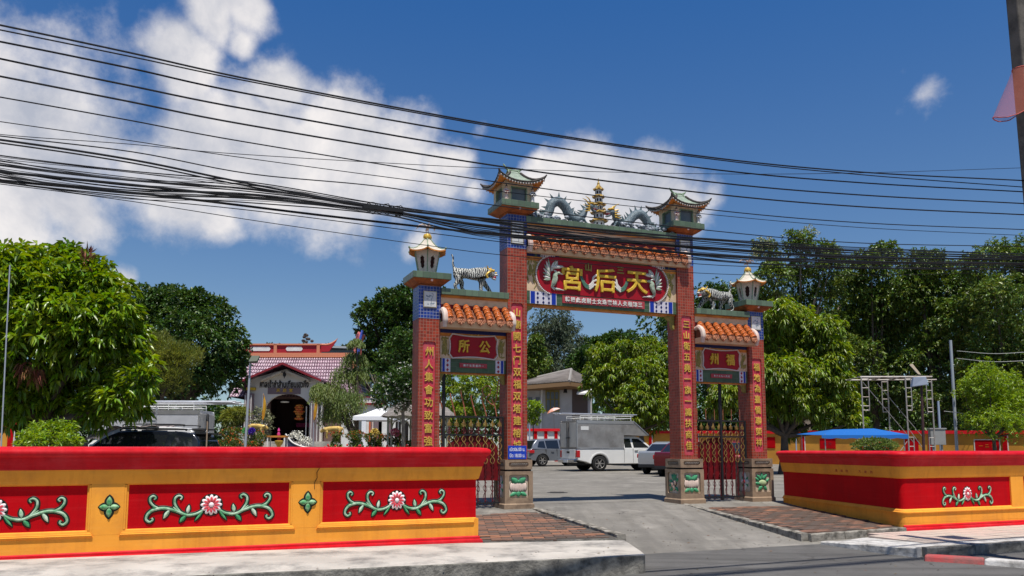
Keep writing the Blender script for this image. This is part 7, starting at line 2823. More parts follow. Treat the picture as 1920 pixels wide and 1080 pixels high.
def pickup(label, loc, rot, cap='steel', ladder=False):
 t = thing('pickup_truck', label, 'pickup truck', loc, rot, 'white pickup trucks with metal canopies')
 hw, r_ = .87, .38
 pnt = paint('white_truck_paint', (.68, .67, .64), .05)
 # bed and lower body
 wx1, wx0 = 1.72, -1.28
 poly = [(-2.42, .55), (-2.45, 1.08), (.0, 1.12), (.0, 1.12), (1.35, 1.10), (2.30, 1.02), (2.50, .85), (2.52, .50), (2.4, .42)] + arch(wx1, .47, .36) + [(1.1, .36), (-.7, .36)] + arch(wx0, .47, .36) + [(-2.0, .46)]
 poly = [(x, max(z, .34)) for x, z in poly]
 wf = lambda x, z: hw - .02 * (z > 1.0) - .10 * max(0, (x - 1.9) / .6) ** 2
 mb = MB()
 tprism(mb, poly, wf)
 mb.obj('body', pnt, t, smooth=True, bevel=.03)
 for cx in (wx0, wx1):
  for s in (-1, 1):
   mb = MB()
   a = arch(cx, .50, .40, 13)
   for i in range(12):
    pass
   mb.tube([(x, s * (hw + .0), z) for x, z in a], .045, 6, up=(0, 1, 0), flat=.6)
   mb.obj('wheel_arch', pnt, t, smooth=True)
 gh = [(-.02, 1.10), (-.02, 1.68), (.15, 1.74), (.75, 1.74), (1.0, 1.66), (1.62, 1.10)]
 wg = lambda x, z: hw - .03 - .20 * max(0, z - 1.1) / .64
 mb = MB()
 tprism(mb, gh, wg)
 mb.obj('cab', pnt, t, smooth=True, bevel=.03)
 win(t, [(.08, 1.16), (.08, 1.60), (.42, 1.62), (.46, 1.16)], wg)
 win(t, [(.56, 1.16), (.53, 1.62), (.90, 1.60), (1.42, 1.16)], wg)
 mb = MB()
 mb.add([(1.60, -.72, 1.14), (1.60, .72, 1.14), (1.06, .62, 1.64), (1.06, -.62, 1.64)], [(0, 1, 2, 3)])
 mb.obj('windscreen', GLS, t)
 mb = MB()
 for s in (-1, 1):
  for xx in (.02, .50, 1.52):
   mb.box(xx - .006, s * (hw - .05), .42, xx + .006, s * (hw + .004), 1.12)
 mb.obj('door_seam', BLKP, t)
 for s in (-1, 1):
  mb = MB()
  mb.box(.58, s * (hw - .01), 1.0, .76, s * (hw + .035), 1.035)
  mb.obj('door_handle', CHR, t, bevel=.008)
  mb = MB()
  mb.box(1.38, s * (hw + .0), 1.14, 1.5, s * (hw + .2), 1.34)
  mb.obj('wing_mirror', BLKP, t, bevel=.03)
  mb = MB()
  mb.box(-2.47, min(s * (hw - .16), s * (hw + .008)), .68, -2.30, max(s * (hw - .16), s * (hw + .008)), 1.02)
  mb.obj('tail_light', LAMPR, t, bevel=.02)
 mb = MB()
 mb.box(-2.475, -.68, .62, -2.44, .68, 1.07)
 mb.obj('tailgate', pnt, t, bevel=.012)
 mb = MB()
 mb.box(-2.482, -.14, .88, -2.472, .14, .98)
 mb.obj('tailgate_handle', BLKP, t)
 mb = MB()
 mb.box(-2.62, -hw + .05, .42, -2.42, hw - .05, .60)
 mb.obj('rear_bumper', CHR if cap == 'steel' else BLKP, t, bevel=.03)
 mb = MB()
 mb.box(-2.635, -.22, .44, -2.62, .22, .56)
 mb.obj('number_plate', PLATE, t)
 mb = MB()
 mb.box(-2.3, -.5, .30, 2.2, .5, .45)
 mb.lathe([(.12, .2), (.12, .45)], -1.28, 0, 12)
 mb.obj('chassis', BLKP, t)
 for x in (wx0, wx1):
  for s in (-1, 1):
   wheel(t, x, s * (hw - .13), r_, .25, RIM, 6)
 # canopy: rounded box over the bed with a wedge above the cab
 zc0, zc1 = 1.12, 2.50
 c_hw = .86
 sec = [(-c_hw, zc0), (-c_hw, zc1 - .16), (-c_hw + .05, zc1 - .07), (-c_hw + .16, zc1), (c_hw - .16, zc1), (c_hw - .05, zc1 - .07), (c_hw, zc1 - .16), (c_hw, zc0)]
 m_c = ALU if cap == 'steel' else mat('light_aluminium', (.62, .63, .66), .45, metal=.3, col2=(.54, .55, .58), nscale=3)
 mb = MB()
 mb.prism(sec, -2.44, .02, 'x')
 can = mb.obj('canopy', m_c, t, bevel=.01)
 mb = MB()
 fp = [(0.02, 1.78), (.02, zc1 - .0), (.55, zc1 - .0), (1.35, 1.80), (1.35, 1.76)]
 tprism(mb, fp, lambda x, z: c_hw)
 mb.obj('canopy_nose', m_c, can, bevel=.01)
 mb = MB()
 for s in (-1, 1):
  mb.box(-2.46, s * (c_hw - .08), zc1 - .16, .56, s * (c_hw + .012), zc1 - .0)
  mb.box(-2.46, s * (c_hw - .01), zc0 - .01, .02, s * (c_hw + .012), zc0 + .05)
  mb.tube([(.55, s * c_hw, zc1 - .03), (1.36, s * c_hw, 1.79)], .03, 6)
  mb.box(-2.47, s * (c_hw - .03), zc0, -2.42, s * (c_hw + .012), zc1 - .1)
 mb.obj('canopy_trim', ALUB if cap != 'steel' else mat('grey_trim', (.40, .40, .40), .35, metal=.6), can)
 mb = MB()
 for s in (-1, 1):
  mb.box(-2.462, min(s * .03, s * .80), zc0 + .06, -2.44, max(s * .03, s * .80), zc1 - .12)
 mb.obj('canopy_door', mat('pale_canopy_door', (.52, .50, .46), .45, metal=.2, dirt=(.3, .27, .22), dirtscale=3), can, bevel=.01)
 mb = MB()
 for y in (-.09, .09):
  mb.tube([(-2.49, y, zc0 + .05), (-2.49, y, zc1 - .1)], .018, 6)
  mb.box(-2.50, y - .10, 1.62, -2.475, y + .10, 1.66)
 mb.obj('door_lock_rod', BLKP, can)
 # roof rack carrying long white tubes
 mb = MB()
 for s in (-1, 1):
  mb.tube([(-2.2, s * .70, zc1 + .12), (.5, s * .70, zc1 + .12)], .018, 6)
  mb.tube([(-2.2, s * .70, zc1 + .22), (.5, s * .70, zc1 + .22)], .014, 6)
  for x in (-2.2, -1.3, -.4, .5):
   mb.tube([(x, s * .70, zc1 - .01), (x, s * .70, zc1 + .22)], .016, 6)
 for x in (-2.2, -1.3, -.4, .5):
  mb.tube([(x, -.70, zc1 + .12), (x, .70, zc1 + .12)], .014, 6)
 mb.obj('roof_rack', mat('white_tube', (.62, .62, .60), .4), can)
 if ladder:
  mb = MB()
  for x in (-1.05, -.72):
   mb.tube([(x, -c_hw - .06, 1.0), (x, -c_hw - .05, zc1 + .1)], .018, 6)
  for k in range(6):
   z = 1.15 + k * .25
   mb.tube([(-1.05, -c_hw - .055, z), (-.72, -c_hw - .055, z)], .014, 6)
  mb.obj('side_ladder', mat('grey_ladder', (.42, .42, .42), .4, metal=.5), can)
 return t

def load(label, loc, rot, L_, seed):
 """bundle of aluminium tubes lying on a roof rack"""
 t = thing('tube_bundle', label, 'metal tubes', loc, rot)
 r_ = random.Random(seed)
 for k in range(9):
  mb = MB()
  y = -.55 + k * .14
  x0 = r_.uniform(-.25, .15)
  mb.tube([(x0 - L_ / 2, y, .03 + r_.uniform(0, .06)), (x0 + L_ / 2 - r_.uniform(0, .6), y + r_.uniform(-.05, .05), .03 + r_.uniform(0, .06))], .028, 6)
  mb.obj('tube', ALUB, t)
 return t

def ground_at(px, py, Y):
 p = at(px, py, Y)
 return (p.x, Y, gz(p.x, Y))

def face(x, y, ang):
 return ang

# white pickup with steel canopy in the centre opening (its tail points to the lower left)
pk = pickup('white pickup truck with a tall dull steel canopy in the centre opening', ground_at(1153, 880, 40.6), R(24), 'steel')
pk.scale = (1.06, 1, .98)
load('bundle of pale metal tubes lying on the roof rack of the centre pickup truck', pk.matrix_basis @ Vector((-.85, 0, 2.76)), R(27), 4.6, 3)
mb = MB()
mb.box(-2.25, -.868, 2.02, -1.85, -.862, 2.2)
mb.obj('canopy_label', PLATE, pk)
pk2 = pickup('white pickup truck with bright metal canopy and side ladder behind the left wall', ground_at(258, 850, 30.0), R(180 + 3), 'bright', False)
mb = MB()
for x in (-.95, -.63):
 mb.tube([(x, .93, 1.15), (x, .92, 2.66)], .018, 6)
for k in range(6):
 z = 1.28 + k * .25
 mb.tube([(-.95, .925, z), (-.63, .925, z)], .014, 6)
mb.obj('side_ladder', mat('grey_ladder', (.42, .42, .42), .4, metal=.5), pk2)
load('bundle of long metal tubes on the roof rack of the truck behind the left wall', pk2.matrix_basis @ Vector((-.9, 0, 2.76)), R(183), 5.2, 4)
car('suv', 'black sport utility car whose roof and windows show above the left wall', paint('black_blue_paint', (.010, .013, .020), .3), ground_at(262, 850, 25.0), R(180 - 2)).scale = (1, 1, .95)
wc = car('suv', 'white car covered with a sunshade cloth behind the black car', paint('white_car_paint', (.62, .62, .62), .05), ground_at(262, 850, 27.2), R(180))
wc.scale = (1, 1, 1.04)
cl_ = MB()
vs = []
for i in range(13):
 for j in range(7):
  x, y = -.9 + i * .2, -.72 + j * .24
  vs.append((x, y, 1.89 + .03 * math.sin(i * 1.9 + j) + .02 * math.sin(j * 2.3) - .12 * max(0, abs(y) - .55) - (.45 * max(0, x - .55) ** 1.2)))
cl_.add(vs, [(i * 7 + j, (i + 1) * 7 + j, (i + 1) * 7 + j + 1, i * 7 + j + 1) for i in range(12) for j in range(6)])
o = cl_.obj('sunshade_cloth', mat('pale_pink_cloth', (.50, .42, .40), .85, col2=(.58, .50, .46), nscale=3), smooth=True)
o.location = Vector(wc.location)
o.rotation_euler = (0, 0, R(180))
sf = o.modifiers.new('thick', 'SOLIDIFY')
sf.thickness = .012
tag(o, 'pale pink sunshade cloth draped on the roof of the white car behind the left wall', 'cloth')
car('hatch', 'grey hatchback parked at the left side of the centre opening', paint('grey_car_paint', (.22, .23, .25), .5), ground_at(1040, 871, 46.2), R(24), rim=RIM)
car('sedan', 'silver sedan seen from behind beside the right inner gate column', paint('silver_car_paint', (.42, .43, .45), .5), ground_at(1262, 886, 37.6), R(58))
car('sedan', 'dark red car partly hidden behind the right inner gate column', paint('dark_red_paint', (.12, .006, .010), .3), ground_at(1292, 888, 35.4), R(60))
car('hatch', 'deep red hatchback behind the iron gate of the right bay', paint('deep_red_paint', (.15, .012, .015), .2), ground_at(1372, 888, 34.0), R(75))

# ------------------------------------------------------------------ far boundary wall with red coping
def far_wall(label, p0, p1, h0, h1, npan, base=None, m_=None):
 a, b = Vector(p0), Vector(p1)
 d = (b - a)
 L_ = d.length
 ang = math.atan2(d.y, d.x)
 t = thing('far_boundary_wall', label, 'wall', (a.x, a.y, 0), ang)
 mb = MB()
 g0, g1 = gz(*a) - .2, gz(*b) - .2
 mb.add([(0, 0, g0), (L_, 0, g1), (L_, .18, g1), (0, .18, g0), (0, 0, h0), (L_, 0, h1), (L_, .18, h1), (0, .18, h0)],
   [(0, 3, 2, 1), (4, 5, 6, 7), (0, 1, 5, 4), (1, 2, 6, 5), (2, 3, 7, 6), (3, 0, 4, 7)])
 mb.obj('wall_face', m_ or YEL2, t)
 mb = MB()
 mb.add([(0, -.12, h0 - .02), (L_, -.12, h1 - .02), (L_, .30, h1 - .02), (0, .30, h0 - .02), (0, -.10, h0 + .16), (L_, -.10, h1 + .16), (L_, .28, h1 + .16), (0, .28, h0 + .16)],
   [(0, 3, 2, 1), (4, 5, 6, 7), (0, 1, 5, 4), (1, 2, 6, 5), (2, 3, 7, 6), (3, 0, 4, 7)])
 mb.obj('coping', REDTOP, t)
 for i in range(npan + 1):
  x = L_ * i / npan
  h = h0 + (h1 - h0) * i / npan
  mb = MB()
  mb.box(x - .11, -.06, min(g0, g1), x + .11, 0, h - .02)
  mb.obj('post', RED, t)
  mb = MB()
  mb.box(x + .11, -.03, min(g0, g1), x + .16, 0, h - .02)
  mb.obj('post_edge', WHITEP, t)
 return t, L_

fw, FL = far_wall('long ochre wall with red coping behind the car park on the right', at(1140, 830, 60).xy, at(2040, 830, 41).xy, at(1140, 812, 60).z, at(2040, 813, 41).z, 8)
for k, (px, py, w_, h_, tx) in enumerate(((1552, 832, .95, .62, '發財'), (1851, 836, 1.25, .72, '一二三'), (1710, 838, .7, .9, ''), (1438, 830, 1.1, .7, ''), (1660, 838, .7, .6, ''))):
 # panels hang on the far wall: find the point of the wall under the ray
 r = ray(px, py)
 a, b = Vector(at(1140, 830, 60).xy), Vector(at(2040, 830, 41).xy)
 d = (b - a).normalized()
 nn = Vector((d.y, -d.x))
 kk = (a.x * nn.x + a.y * nn.y) / (r.x * nn.x + r.y * nn.y)
 X = Vector((r.x * kk, r.y * kk))
 u = (X - a).dot(d)
 z = EYE + r.z * kk
 mb = MB()
 mb.box(u - w_ / 2, -.03, z - h_ / 2, u + w_ / 2, .0, z + h_ / 2)
 mb.obj('panel_border', WHITEP if k == 1 else RED, fw)
 mb = MB()
 mb.box(u - w_ / 2 + .05, -.036, z - h_ / 2 + .05, u + w_ / 2 - .05, -.03, z + h_ / 2 - .05)
 mb.obj('red_panel', RED, fw)
 for i, ch in enumerate(tx):
  put('small_character', text_mesh(ch, MAROON if k == 0 else YEL, .01, 0, 0), fw, (u + (i - (len(tx) - 1) / 2) * .3, -.04, z), (0, 0, 0), .2)
fw2, _ = far_wall('short stretch of ochre wall with red coping at the far left edge', at(-150, 830, 33).xy, at(20, 830, 33).xy, at(0, 795, 33).z, at(0, 795, 33).z, 2)
fw3, _ = far_wall('pale low wall with red posts below the tiled house', at(985, 830, 56).xy, at(1062, 830, 56).xy, at(1000, 808, 56).z, at(1000, 808, 56).z, 4, m_=WHITEP)

# ------------------------------------------------------------------ scaffold, canopy, poles on the right
GALV = mat('galvanised_tube', (.40, .37, .34), .5, metal=.5, dirt=(.22, .12, .07), dirtscale=6, dirtamt=.6)
SY = 34.0
p0 = at(1690, 845, SY)
sc = thing('scaffold_tower', 'galvanised scaffold tower standing behind the right wall', 'scaffold', (p0.x, SY, gz(p0.x, SY)), 0)
zt_ = at(1690, 707, SY).z - sc.location.z
U = lambda px: at(px, 800, SY).x - p0.x
for (xa, xb, y) in ((1619, 1632, 0), (1668, 1657, 1.5), (1702, 1712, 0), (1751, 1741, 1.5)):
 fr = bpy.data.objects.new('ladder_frame', None)
 COL.objects.link(fr)
 fr.parent = sc
 mb = MB()
 x0, x1 = (at(q, 800, SY + y).x - p0.x for q in (xa, xb))
 mb.tube([(x0, y, 0), (x0, y, zt_)], .032, 8)
 mb.obj('upright', GALV, fr)
 mb = MB()
 for zz in (zt_, zt_ * .42):
  lo = zz - zt_ * .33
  mb.tube(curve([(x0, y, lo), (x1 - (x1 - x0) * .25, y, lo), (x1, y, lo + .1), (x1, y, zz - .05)], 4), .022, 6)
  for k in range(4):
   z = zz - .08 - k * .38
   mb.tube([(x0, y, z), (x1, y, z)], .018, 6)
 mb.obj('rungs', GALV, fr)
mb = MB()
for y in (0, 1.5):
 mb.tube([(U(1617), y, zt_), (U(1753) * (1 + y * .03) + y * .6, y, zt_ + .02)], .03, 6)
for xa in (1619, 1668, 1702, 1751):
 mb.tube([(U(xa), -.02, zt_), (U(xa), 1.52, zt_)], .026, 6)
mb.box(U(1622), .2, zt_ + .03, U(1750), .55, zt_ + .07)
mb.box(U(1640), .8, zt_ + .03, U(1735), 1.1, zt_ + .07)
mb.obj('top_deck', GALV, sc)
mb = MB()
for (xa, za, xb, zb_) in ((1622, .95, 1712, .35), (1664, .95, 1750, .38), (1702, .5, 1751, .12), (1655, .05, 1700, .36)):
 mb.tube([(U(xa), .75 if xa == 1664 else .02, zt_ * za), (U(xb), .75 if xa == 1664 else .02, zt_ * zb_)], .014, 6)
mb.obj('diagonal_brace', GALV, sc)

# blue canopy
CYY = 30.0
pc = at(1613, 845, CYY)
cv = thing('blue_canopy', 'bright blue fabric canopy on thin posts behind the right wall', 'canopy', (pc.x, CYY, gz(pc.x, CYY)), 0)
zz = lambda py: at(1613, py, CYY).z - cv.location.z
xx = lambda px: at(px, 820, CYY).x - pc.x
rp = [(xx(1582), 1.0, zz(804)), (xx(1662), 1.0, zz(802)), (xx(1535), -.3, zz(816)), (xx(1612), -.3, zz(817)), (xx(1696), -.3, zz(815)), (xx(1696), 2.3, zz(812)), (xx(1535), 2.3, zz(812))]
mb = MB()
mb.add(rp + [(p[0], p[1], p[2] - .02) for p in rp], [(2, 3, 0), (3, 1, 0), (3, 4, 1), (4, 5, 1), (5, 6, 0, 1), (6, 2, 0)])
n_ = 30
e = []
for i in range(n_ + 1):
 t_ = i / n_
 x = xx(1535) + (xx(1696) - xx(1535)) * t_
 z = zz(816)
 e.append((x, -.3, z, .10 + .035 * abs(math.sin(t_ * 18))))
vs = [(x, y, z) for x, y, z, q in e] + [(x, y - .01, z - q) for x, y, z, q in e]
mb.add(vs, [(i, i + 1, n_ + 2 + i, n_ + 1 + i) for i in range(n_)])
o = mb.obj('canopy_fabric', mat('blue_fabric', (.015, .12, .40), .6), cv)
sf = o.modifiers.new('thick', 'SOLIDIFY')
sf.thickness = .01
for px in (1543, 1690):
 for y in (-.2, 2.2):
  MB().tube([(xx(px), y, 0), (xx(px), y, zz(814))], .02, 6).obj('canopy_post', GALV, cv)

# solar floodlight on a dark post
p = at(1731, 840, 31)
fl_ = thing('solar_floodlight', 'dark post with a grey floodlight and small solar panel in front of the scaffold', 'floodlight', (p.x, 31, gz(p.x, 31)), 0)
zf = at(1722, 716, 31).z - fl_.location.z
xf = at(1720, 716, 31).x - p.x
mb = MB()
mb.tube([(0, 0, 0), (xf + .15, 0, zf + .1)], [.06, .045], 8)
mb.obj('post', mat('dark_brown_post', (.06, .03, .03), .6), fl_)
mb = MB()
mb.add([(xf - .28, -.16, zf - .2), (xf + .32, -.2, zf - .12), (xf + .30, -.1, zf + .2), (xf - .18, -.1, zf + .17), (xf - .28, .05, zf - .22), (xf + .32, .05, zf - .12), (xf + .30, .05, zf + .2), (xf - .18, .05, zf + .17)],
  [(0, 1, 2, 3), (7, 6, 5, 4), (0, 4, 5, 1), (1, 5, 6, 2), (2, 6, 7, 3), (3, 7, 4, 0)])
mb.obj('lamp_housing', mat('slate_grey_housing', (.20, .23, .29), .45), fl_, bevel=.02)
mb = MB()
mb.add([(xf + .05, 0, zf + .3), (xf + .16, 0, zf + .28), (xf - .10, .1, zf + .72), (xf - .22, .1, zf + .68)], [(0, 1, 2, 3)])
o = mb.obj('solar_panel', mat('beige_panel_back', (.40, .33, .24), .6), fl_)
sf = o.modifiers.new('thick', 'SOLIDIFY')
sf.thickness = .03

def pole(name, label, px, pytop, Y, r_, m_, dx=0, cat='pole'):
 p = at(px, 840, Y)
 z = at(px, pytop, Y).z
 g_ = gz(p.x, Y)
 mb = MB()
 mb.tube([(0, 0, 0), (dx, 0, z - g_)], [r_, r_ * .85], 8)
 mb.lathe([(r_ * 1.6, 0), (r_ * 1.6, .03)], n=10)
 o = mb.obj(name, m_, loc=(p.x, Y, g_), smooth=True)
 return tag(o, label, cat)

pole('metal_pole', 'tall slender grey pole in front of the dark woodland on the right', 1794, 638, 43, .085, mat('grey_pole', (.33, .36, .40), .5))
pole('metal_pole', 'short blue-grey pipe rising from the wall just right of the scaffold', 1764, 752, 39, .06, mat('blue_grey_pipe', (.30, .36, .46), .5))
pole('metal_pole', 'thin rusty grey pole standing at the left edge in front of the big tree', 4, 497, 17.5, .016, mat('grey_pole', (.33, .36, .40), .5), -.10)
pole('bamboo_post', 'short brown wooden post standing beside the parked truck behind the left wall', 387, 790, 20, .02, mat('brown_post', (.30, .22, .15), .8), cat='post')
pole('metal_pole', 'blue pipe rising from the ochre wall left of the blue canopy', 1493, 772, 44, .04, mat('blue_grey_pipe', (.30, .36, .46), .5))
pole('metal_pole', 'thin grey pipe beside the tiled house', 993, 760, 52, .05, mat('blue_grey_pipe', (.30, .36, .46), .5))
# wire strung between the poles on the right
for (pa, pb, lb) in (((1770, 771, 42), (1925, 778, 42), 'pale wire strung from the short pipe to the right edge'), ((1794, 658, 43), (1930, 660, 43), 'upper thin wire leaving the grey pole to the right'), ((1794, 672, 43), (1930, 676, 43), 'lower thin wire leaving the grey pole to the right')):
 a, b = at(*pa), at(*pb)
 mb = MB()
 mb.tube(curve([a, (a + b) / 2 - Vector((0, 0, .12)), b], 5), .014, 5, up=(0, 0, 1))
 tag(mb.obj('strung_wire', mat('pale_wire', (.45, .45, .42), .5)), lb, 'wire')
# junction box on the wall
p = at(1757, 822, 38)
mb = MB()
mb.box(-.35, -.12, 0, .35, .12, .75)
mb.box(-.4, -.15, .72, .4, .15, .78)
mb.tube([(-.2, 0, 0), (-.2, 0, -1.2)], .05, 8)
mb.tube([(.2, 0, 0), (.2, 0, -1.2)], .05, 8)
o = mb.obj('meter_box', mat('dirty_white_box', (.26, .26, .25), .6, dirt=(.15, .14, .12), dirtscale=5), loc=(p.x, 38, p.z - .3), bevel=.01)
tag(o, 'dirty white meter box on two posts right of the scaffold', 'meter box')

# lamp post of the shrine garden
p = at(458, 840, 30)
lp = thing('lamp_post', 'slim grey lamp post with a square floodlight left of the shrine', 'lamp post', (p.x, 30, gz(p.x, 30)), 0)
zf = at(464, 668, 30).z - lp.location.z
mb = MB()
mb.tube([(0, 0, 0), (.12, 0, zf - .1)], [.05, .04], 8)
mb.obj('post', mat('grey_pole', (.33, .36, .40), .5), lp)
mb = MB()
mb.add([(.12, -.25, zf - .22), (.42, -.2, zf - .2), (.42, .1, zf + .04), (.12, .1, zf + .04), (.12, -.15, zf - .28), (.42, -.1, zf - .26), (.42, .16, zf - .02), (.12, .16, zf - .02)],
  [(0, 1, 2, 3), (7, 6, 5, 4), (0, 4, 5, 1), (1, 5, 6, 2), (2, 6, 7, 3), (3, 7, 4, 0)])
mb.obj('floodlight_head', mat('olive_lamp_housing', (.10, .11, .08), .5), lp, bevel=.01)

# ------------------------------------------------------------------ the shrine on the left
SHY = 57.0
K = SHY / math.cos(TH) / F
SX = lambda px: at(px, 800, SHY).x
SZ = lambda py: at(540, py, SHY).z
PURP = tile_mat('pink_purple_roof_tile', (.16, .07, .11), (.06, .02, .04), .24, .05, .25, .45, tint=(.48, .38, .42), bump=1.0)
SHW = mat('shrine_grey_white', (.66, .63, .58), .7, col2=(.58, .55, .51), nscale=1)
MAUVE = mat('mauve_cladding', (.19, .14, .15), .6, dirt=(.13, .09, .1), dirtscale=3)
SALM = mat('salmon_ridge_paint', (.60, .22, .12), .6)
sh = thing('shrine_hall', 'Chinese shrine hall with pink tiled roof, arched doorway and Thai lettering on its gable', 'shrine', (0, 0, 0), 0)
FLZ = SZ(828)
# front porch wall with the arch cut through and the gable above
ax0, ax1, atop = SX(494), SX(582), SZ(738)
arc = [(ax0 + (ax1 - ax0) * (.5 - .5 * math.cos(math.pi * i / 12)), SZ(772) + (atop - SZ(772)) * math.sin(math.pi * i / 12)) for i in range(13)]
out = [(SX(462), FLZ - 1.6), (SX(462), SZ(712)), (SX(533), SZ(692)), (SX(603), SZ(716)), (SX(603), FLZ - 1.6), (ax1, FLZ - 1.6)] + arc[::-1] + [(ax0, FLZ - 1.6)]
mb = MB()
mb.prism(out, SHY, SHY + .35)
mb.obj('porch_wall', SHW, sh)
mb = MB()
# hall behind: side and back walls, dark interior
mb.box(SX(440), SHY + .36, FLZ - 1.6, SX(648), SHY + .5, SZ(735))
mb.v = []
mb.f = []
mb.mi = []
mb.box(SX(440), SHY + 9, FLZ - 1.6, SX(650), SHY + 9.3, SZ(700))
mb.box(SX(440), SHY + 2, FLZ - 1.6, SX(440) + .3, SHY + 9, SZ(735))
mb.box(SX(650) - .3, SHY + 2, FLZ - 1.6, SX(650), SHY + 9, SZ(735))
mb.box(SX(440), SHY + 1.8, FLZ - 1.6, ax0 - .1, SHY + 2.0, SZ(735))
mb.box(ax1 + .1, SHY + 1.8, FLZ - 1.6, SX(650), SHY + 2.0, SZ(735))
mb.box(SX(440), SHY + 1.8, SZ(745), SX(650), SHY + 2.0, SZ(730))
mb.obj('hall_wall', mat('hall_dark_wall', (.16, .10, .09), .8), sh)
mb = MB()
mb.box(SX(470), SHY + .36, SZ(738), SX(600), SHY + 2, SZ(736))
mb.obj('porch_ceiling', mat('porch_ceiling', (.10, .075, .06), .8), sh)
# gable roof of the porch with red bargeboards
mb = MB()
apex, le, re_ = (SX(533), SZ(684)), (SX(436), SZ(726)), (SX(606), SZ(716))
for (a, b) in ((apex, le), (apex, re_)):
 d = 4.5
 mb.add([(a[0], SHY - .9, a[1]), (b[0], SHY - .9, b[1]), (b[0], SHY + d, b[1]), (a[0], SHY + d, a[1]), (a[0], SHY - .9, a[1] + .10), (b[0], SHY - .9, b[1] + .10), (b[0], SHY + d, b[1] + .10), (a[0], SHY + d, a[1] + .10)],
   [(0, 1, 2, 3), (7, 6, 5, 4), (0, 4, 5, 1), (1, 5, 6, 2), (2, 6, 7, 3), (3, 7, 4, 0)])
mb.obj('porch_roof', PURP, sh)
mb = MB()
for (a, b) in ((apex, le), (apex, re_)):
 mb.add([(a[0], SHY - .98, a[1] + .08), (b[0], SHY - .98, b[1] + .08), (b[0], SHY - .98, b[1] - .06), (a[0], SHY - .98, a[1] - .08), (a[0], SHY - .88, a[1] + .08), (b[0], SHY - .88, b[1] + .08), (b[0], SHY - .88, b[1] - .06), (a[0], SHY - .88, a[1] - .08)],
   [(0, 1, 2, 3), (7, 6, 5, 4), (0, 4, 5, 1), (2, 6, 7, 3)])
mb.obj('bargeboard', mat('dark_red_board', (.22, .02, .03), .6), sh)
mb = MB()
for (a, b) in (((SX(528), SZ(697)), (SX(489), SZ(713))), ((SX(538), SZ(696)), (SX(580), SZ(713)))):
 mb.add([(a[0], SHY - .5, a[1]), (b[0], SHY - .5, b[1]), (b[0], SHY - .5, b[1] - .12), (a[0], SHY - .5, a[1] - .12), (a[0], SHY, a[1]), (b[0], SHY, b[1]), (b[0], SHY, b[1] - .12), (a[0], SHY, a[1] - .12)],
   [(0, 1, 2, 3), (0, 4, 5, 1), (2, 6, 7, 3)])
mb.obj('rafter', CREAMW, sh)
mb = MB()
mb.ell((SX(533), SHY - .35, SZ(703)), (.12, .1, .18))
mb.tube([(SX(533), SHY - .35, SZ(697)), (SX(533), SHY - .35, SZ(710))], .03)
mb.obj('gable_camera', BLKP, sh)
# name lettering
me = text_mesh('ศาลเจ้าซำส้านเทียนเฮวกึ๋ง', mat('lettering_black', (.02, .015, .015), .5), .02, .025, 0)
cox = [v.co.x for v in me.vertices]
w_ = max(cox) - min(cox)
sc_ = (SX(577) - SX(485)) / w_
put('gable_lettering', me, sh, ((SX(577) + SX(485)) / 2, SHY - .05, SZ(719.5)), (0, 0, 0), (sc_, .5, .62))
mb = MB()
mb.box(SX(500), SHY - .03, SZ(739), SX(562), SHY, SZ(727))
mb.obj('mauve_panel', MAUVE, sh)
for i, ch in enumerate('天后宮'):
 put('gilt_character', text_mesh(ch, GOLD, .05, .02, .02), sh, (SX(520 + 12 * i), SHY - .05, SZ(732)), (0, 0, 0), .26)
# mauve columns with white stripes
for px in (468, 592):
 mb = MB()
 mb.box(SX(px - 7), SHY - .5, FLZ - 1.0, SX(px + 7), SHY + .1, SZ(738))
 cb_ = mb.obj('porch_column', MAUVE, sh)
 mb = MB()
 for q in (-6, 5):
  mb.box(SX(px + q), SHY - .53, FLZ - .9, SX(px + q + 1.2), SHY - .5, SZ(742))
 mb.obj('white_stripe', WHITEP, cb_)
mb = MB()
mb.box(SX(462), SHY - .3, SZ(732), SX(478), SHY, SZ(727))
mb.obj('yellow_bracket', mat('yellow_bracket', (.55, .36, .03), .5), sh)
for px in (566, 573):
 mb = MB()
 mb.box(SX(px), SHY + 1.0, FLZ, SX(px + 1.5), SHY + 1.1, SZ(760))
 mb.obj('inner_post', WHITEP, sh)
mb = MB()
mb.lathe([(.32, 0), (.30, -.08), (.05, -.1)], SX(524), SHY + 1.2, 14)
mb.M = None
for i in range(len(mb.v)):
 x, y, z = mb.v[i]
 mb.v[i] = (x, y, z + SZ(751))
mb.obj('ceiling_lamp', WHITEP, sh)
# lantern and altar colour inside
mb = MB()
zc_ = SZ(770)
for i, (r_, dz) in enumerate(((.28, .42), (.36, .3), (.30, .15), (.42, 0), (.30, -.15), (.20, -.35), (.34, -.5))):
 mb.ell((SX(551), SHY + 1.3, zc_ + dz), (r_, .25, .12), 10, 6)
mb.obj('hanging_ornament', mat('gold_red_ornament', (.50, .28, .05), .4, col2=(.45, .04, .02), nscale=6), sh)
mb = MB()
mb.box(SX(527), SHY + 4, SZ(798), SX(560), SHY + 4.2, SZ(790))
mb.obj('altar_banner', mat('magenta_banner', (.30, .03, .10), .6), sh)
# main roof
rz, ez = SZ(668), SZ(742)
rx0, rx1 = SX(425), SX(628)
mb = MB()
mb.add([(SX(415), SHY + 1.2, ez), (SX(655), SHY + 1.2, ez), (rx1, SHY + 5.2, rz + .55), (rx0, SHY + 5.2, rz + .55), (SX(415), SHY + 10, ez), (SX(655), SHY + 10, ez)], [(0, 1, 2, 3), (3, 2, 5, 4), (1, 5, 2), (0, 3, 4)])
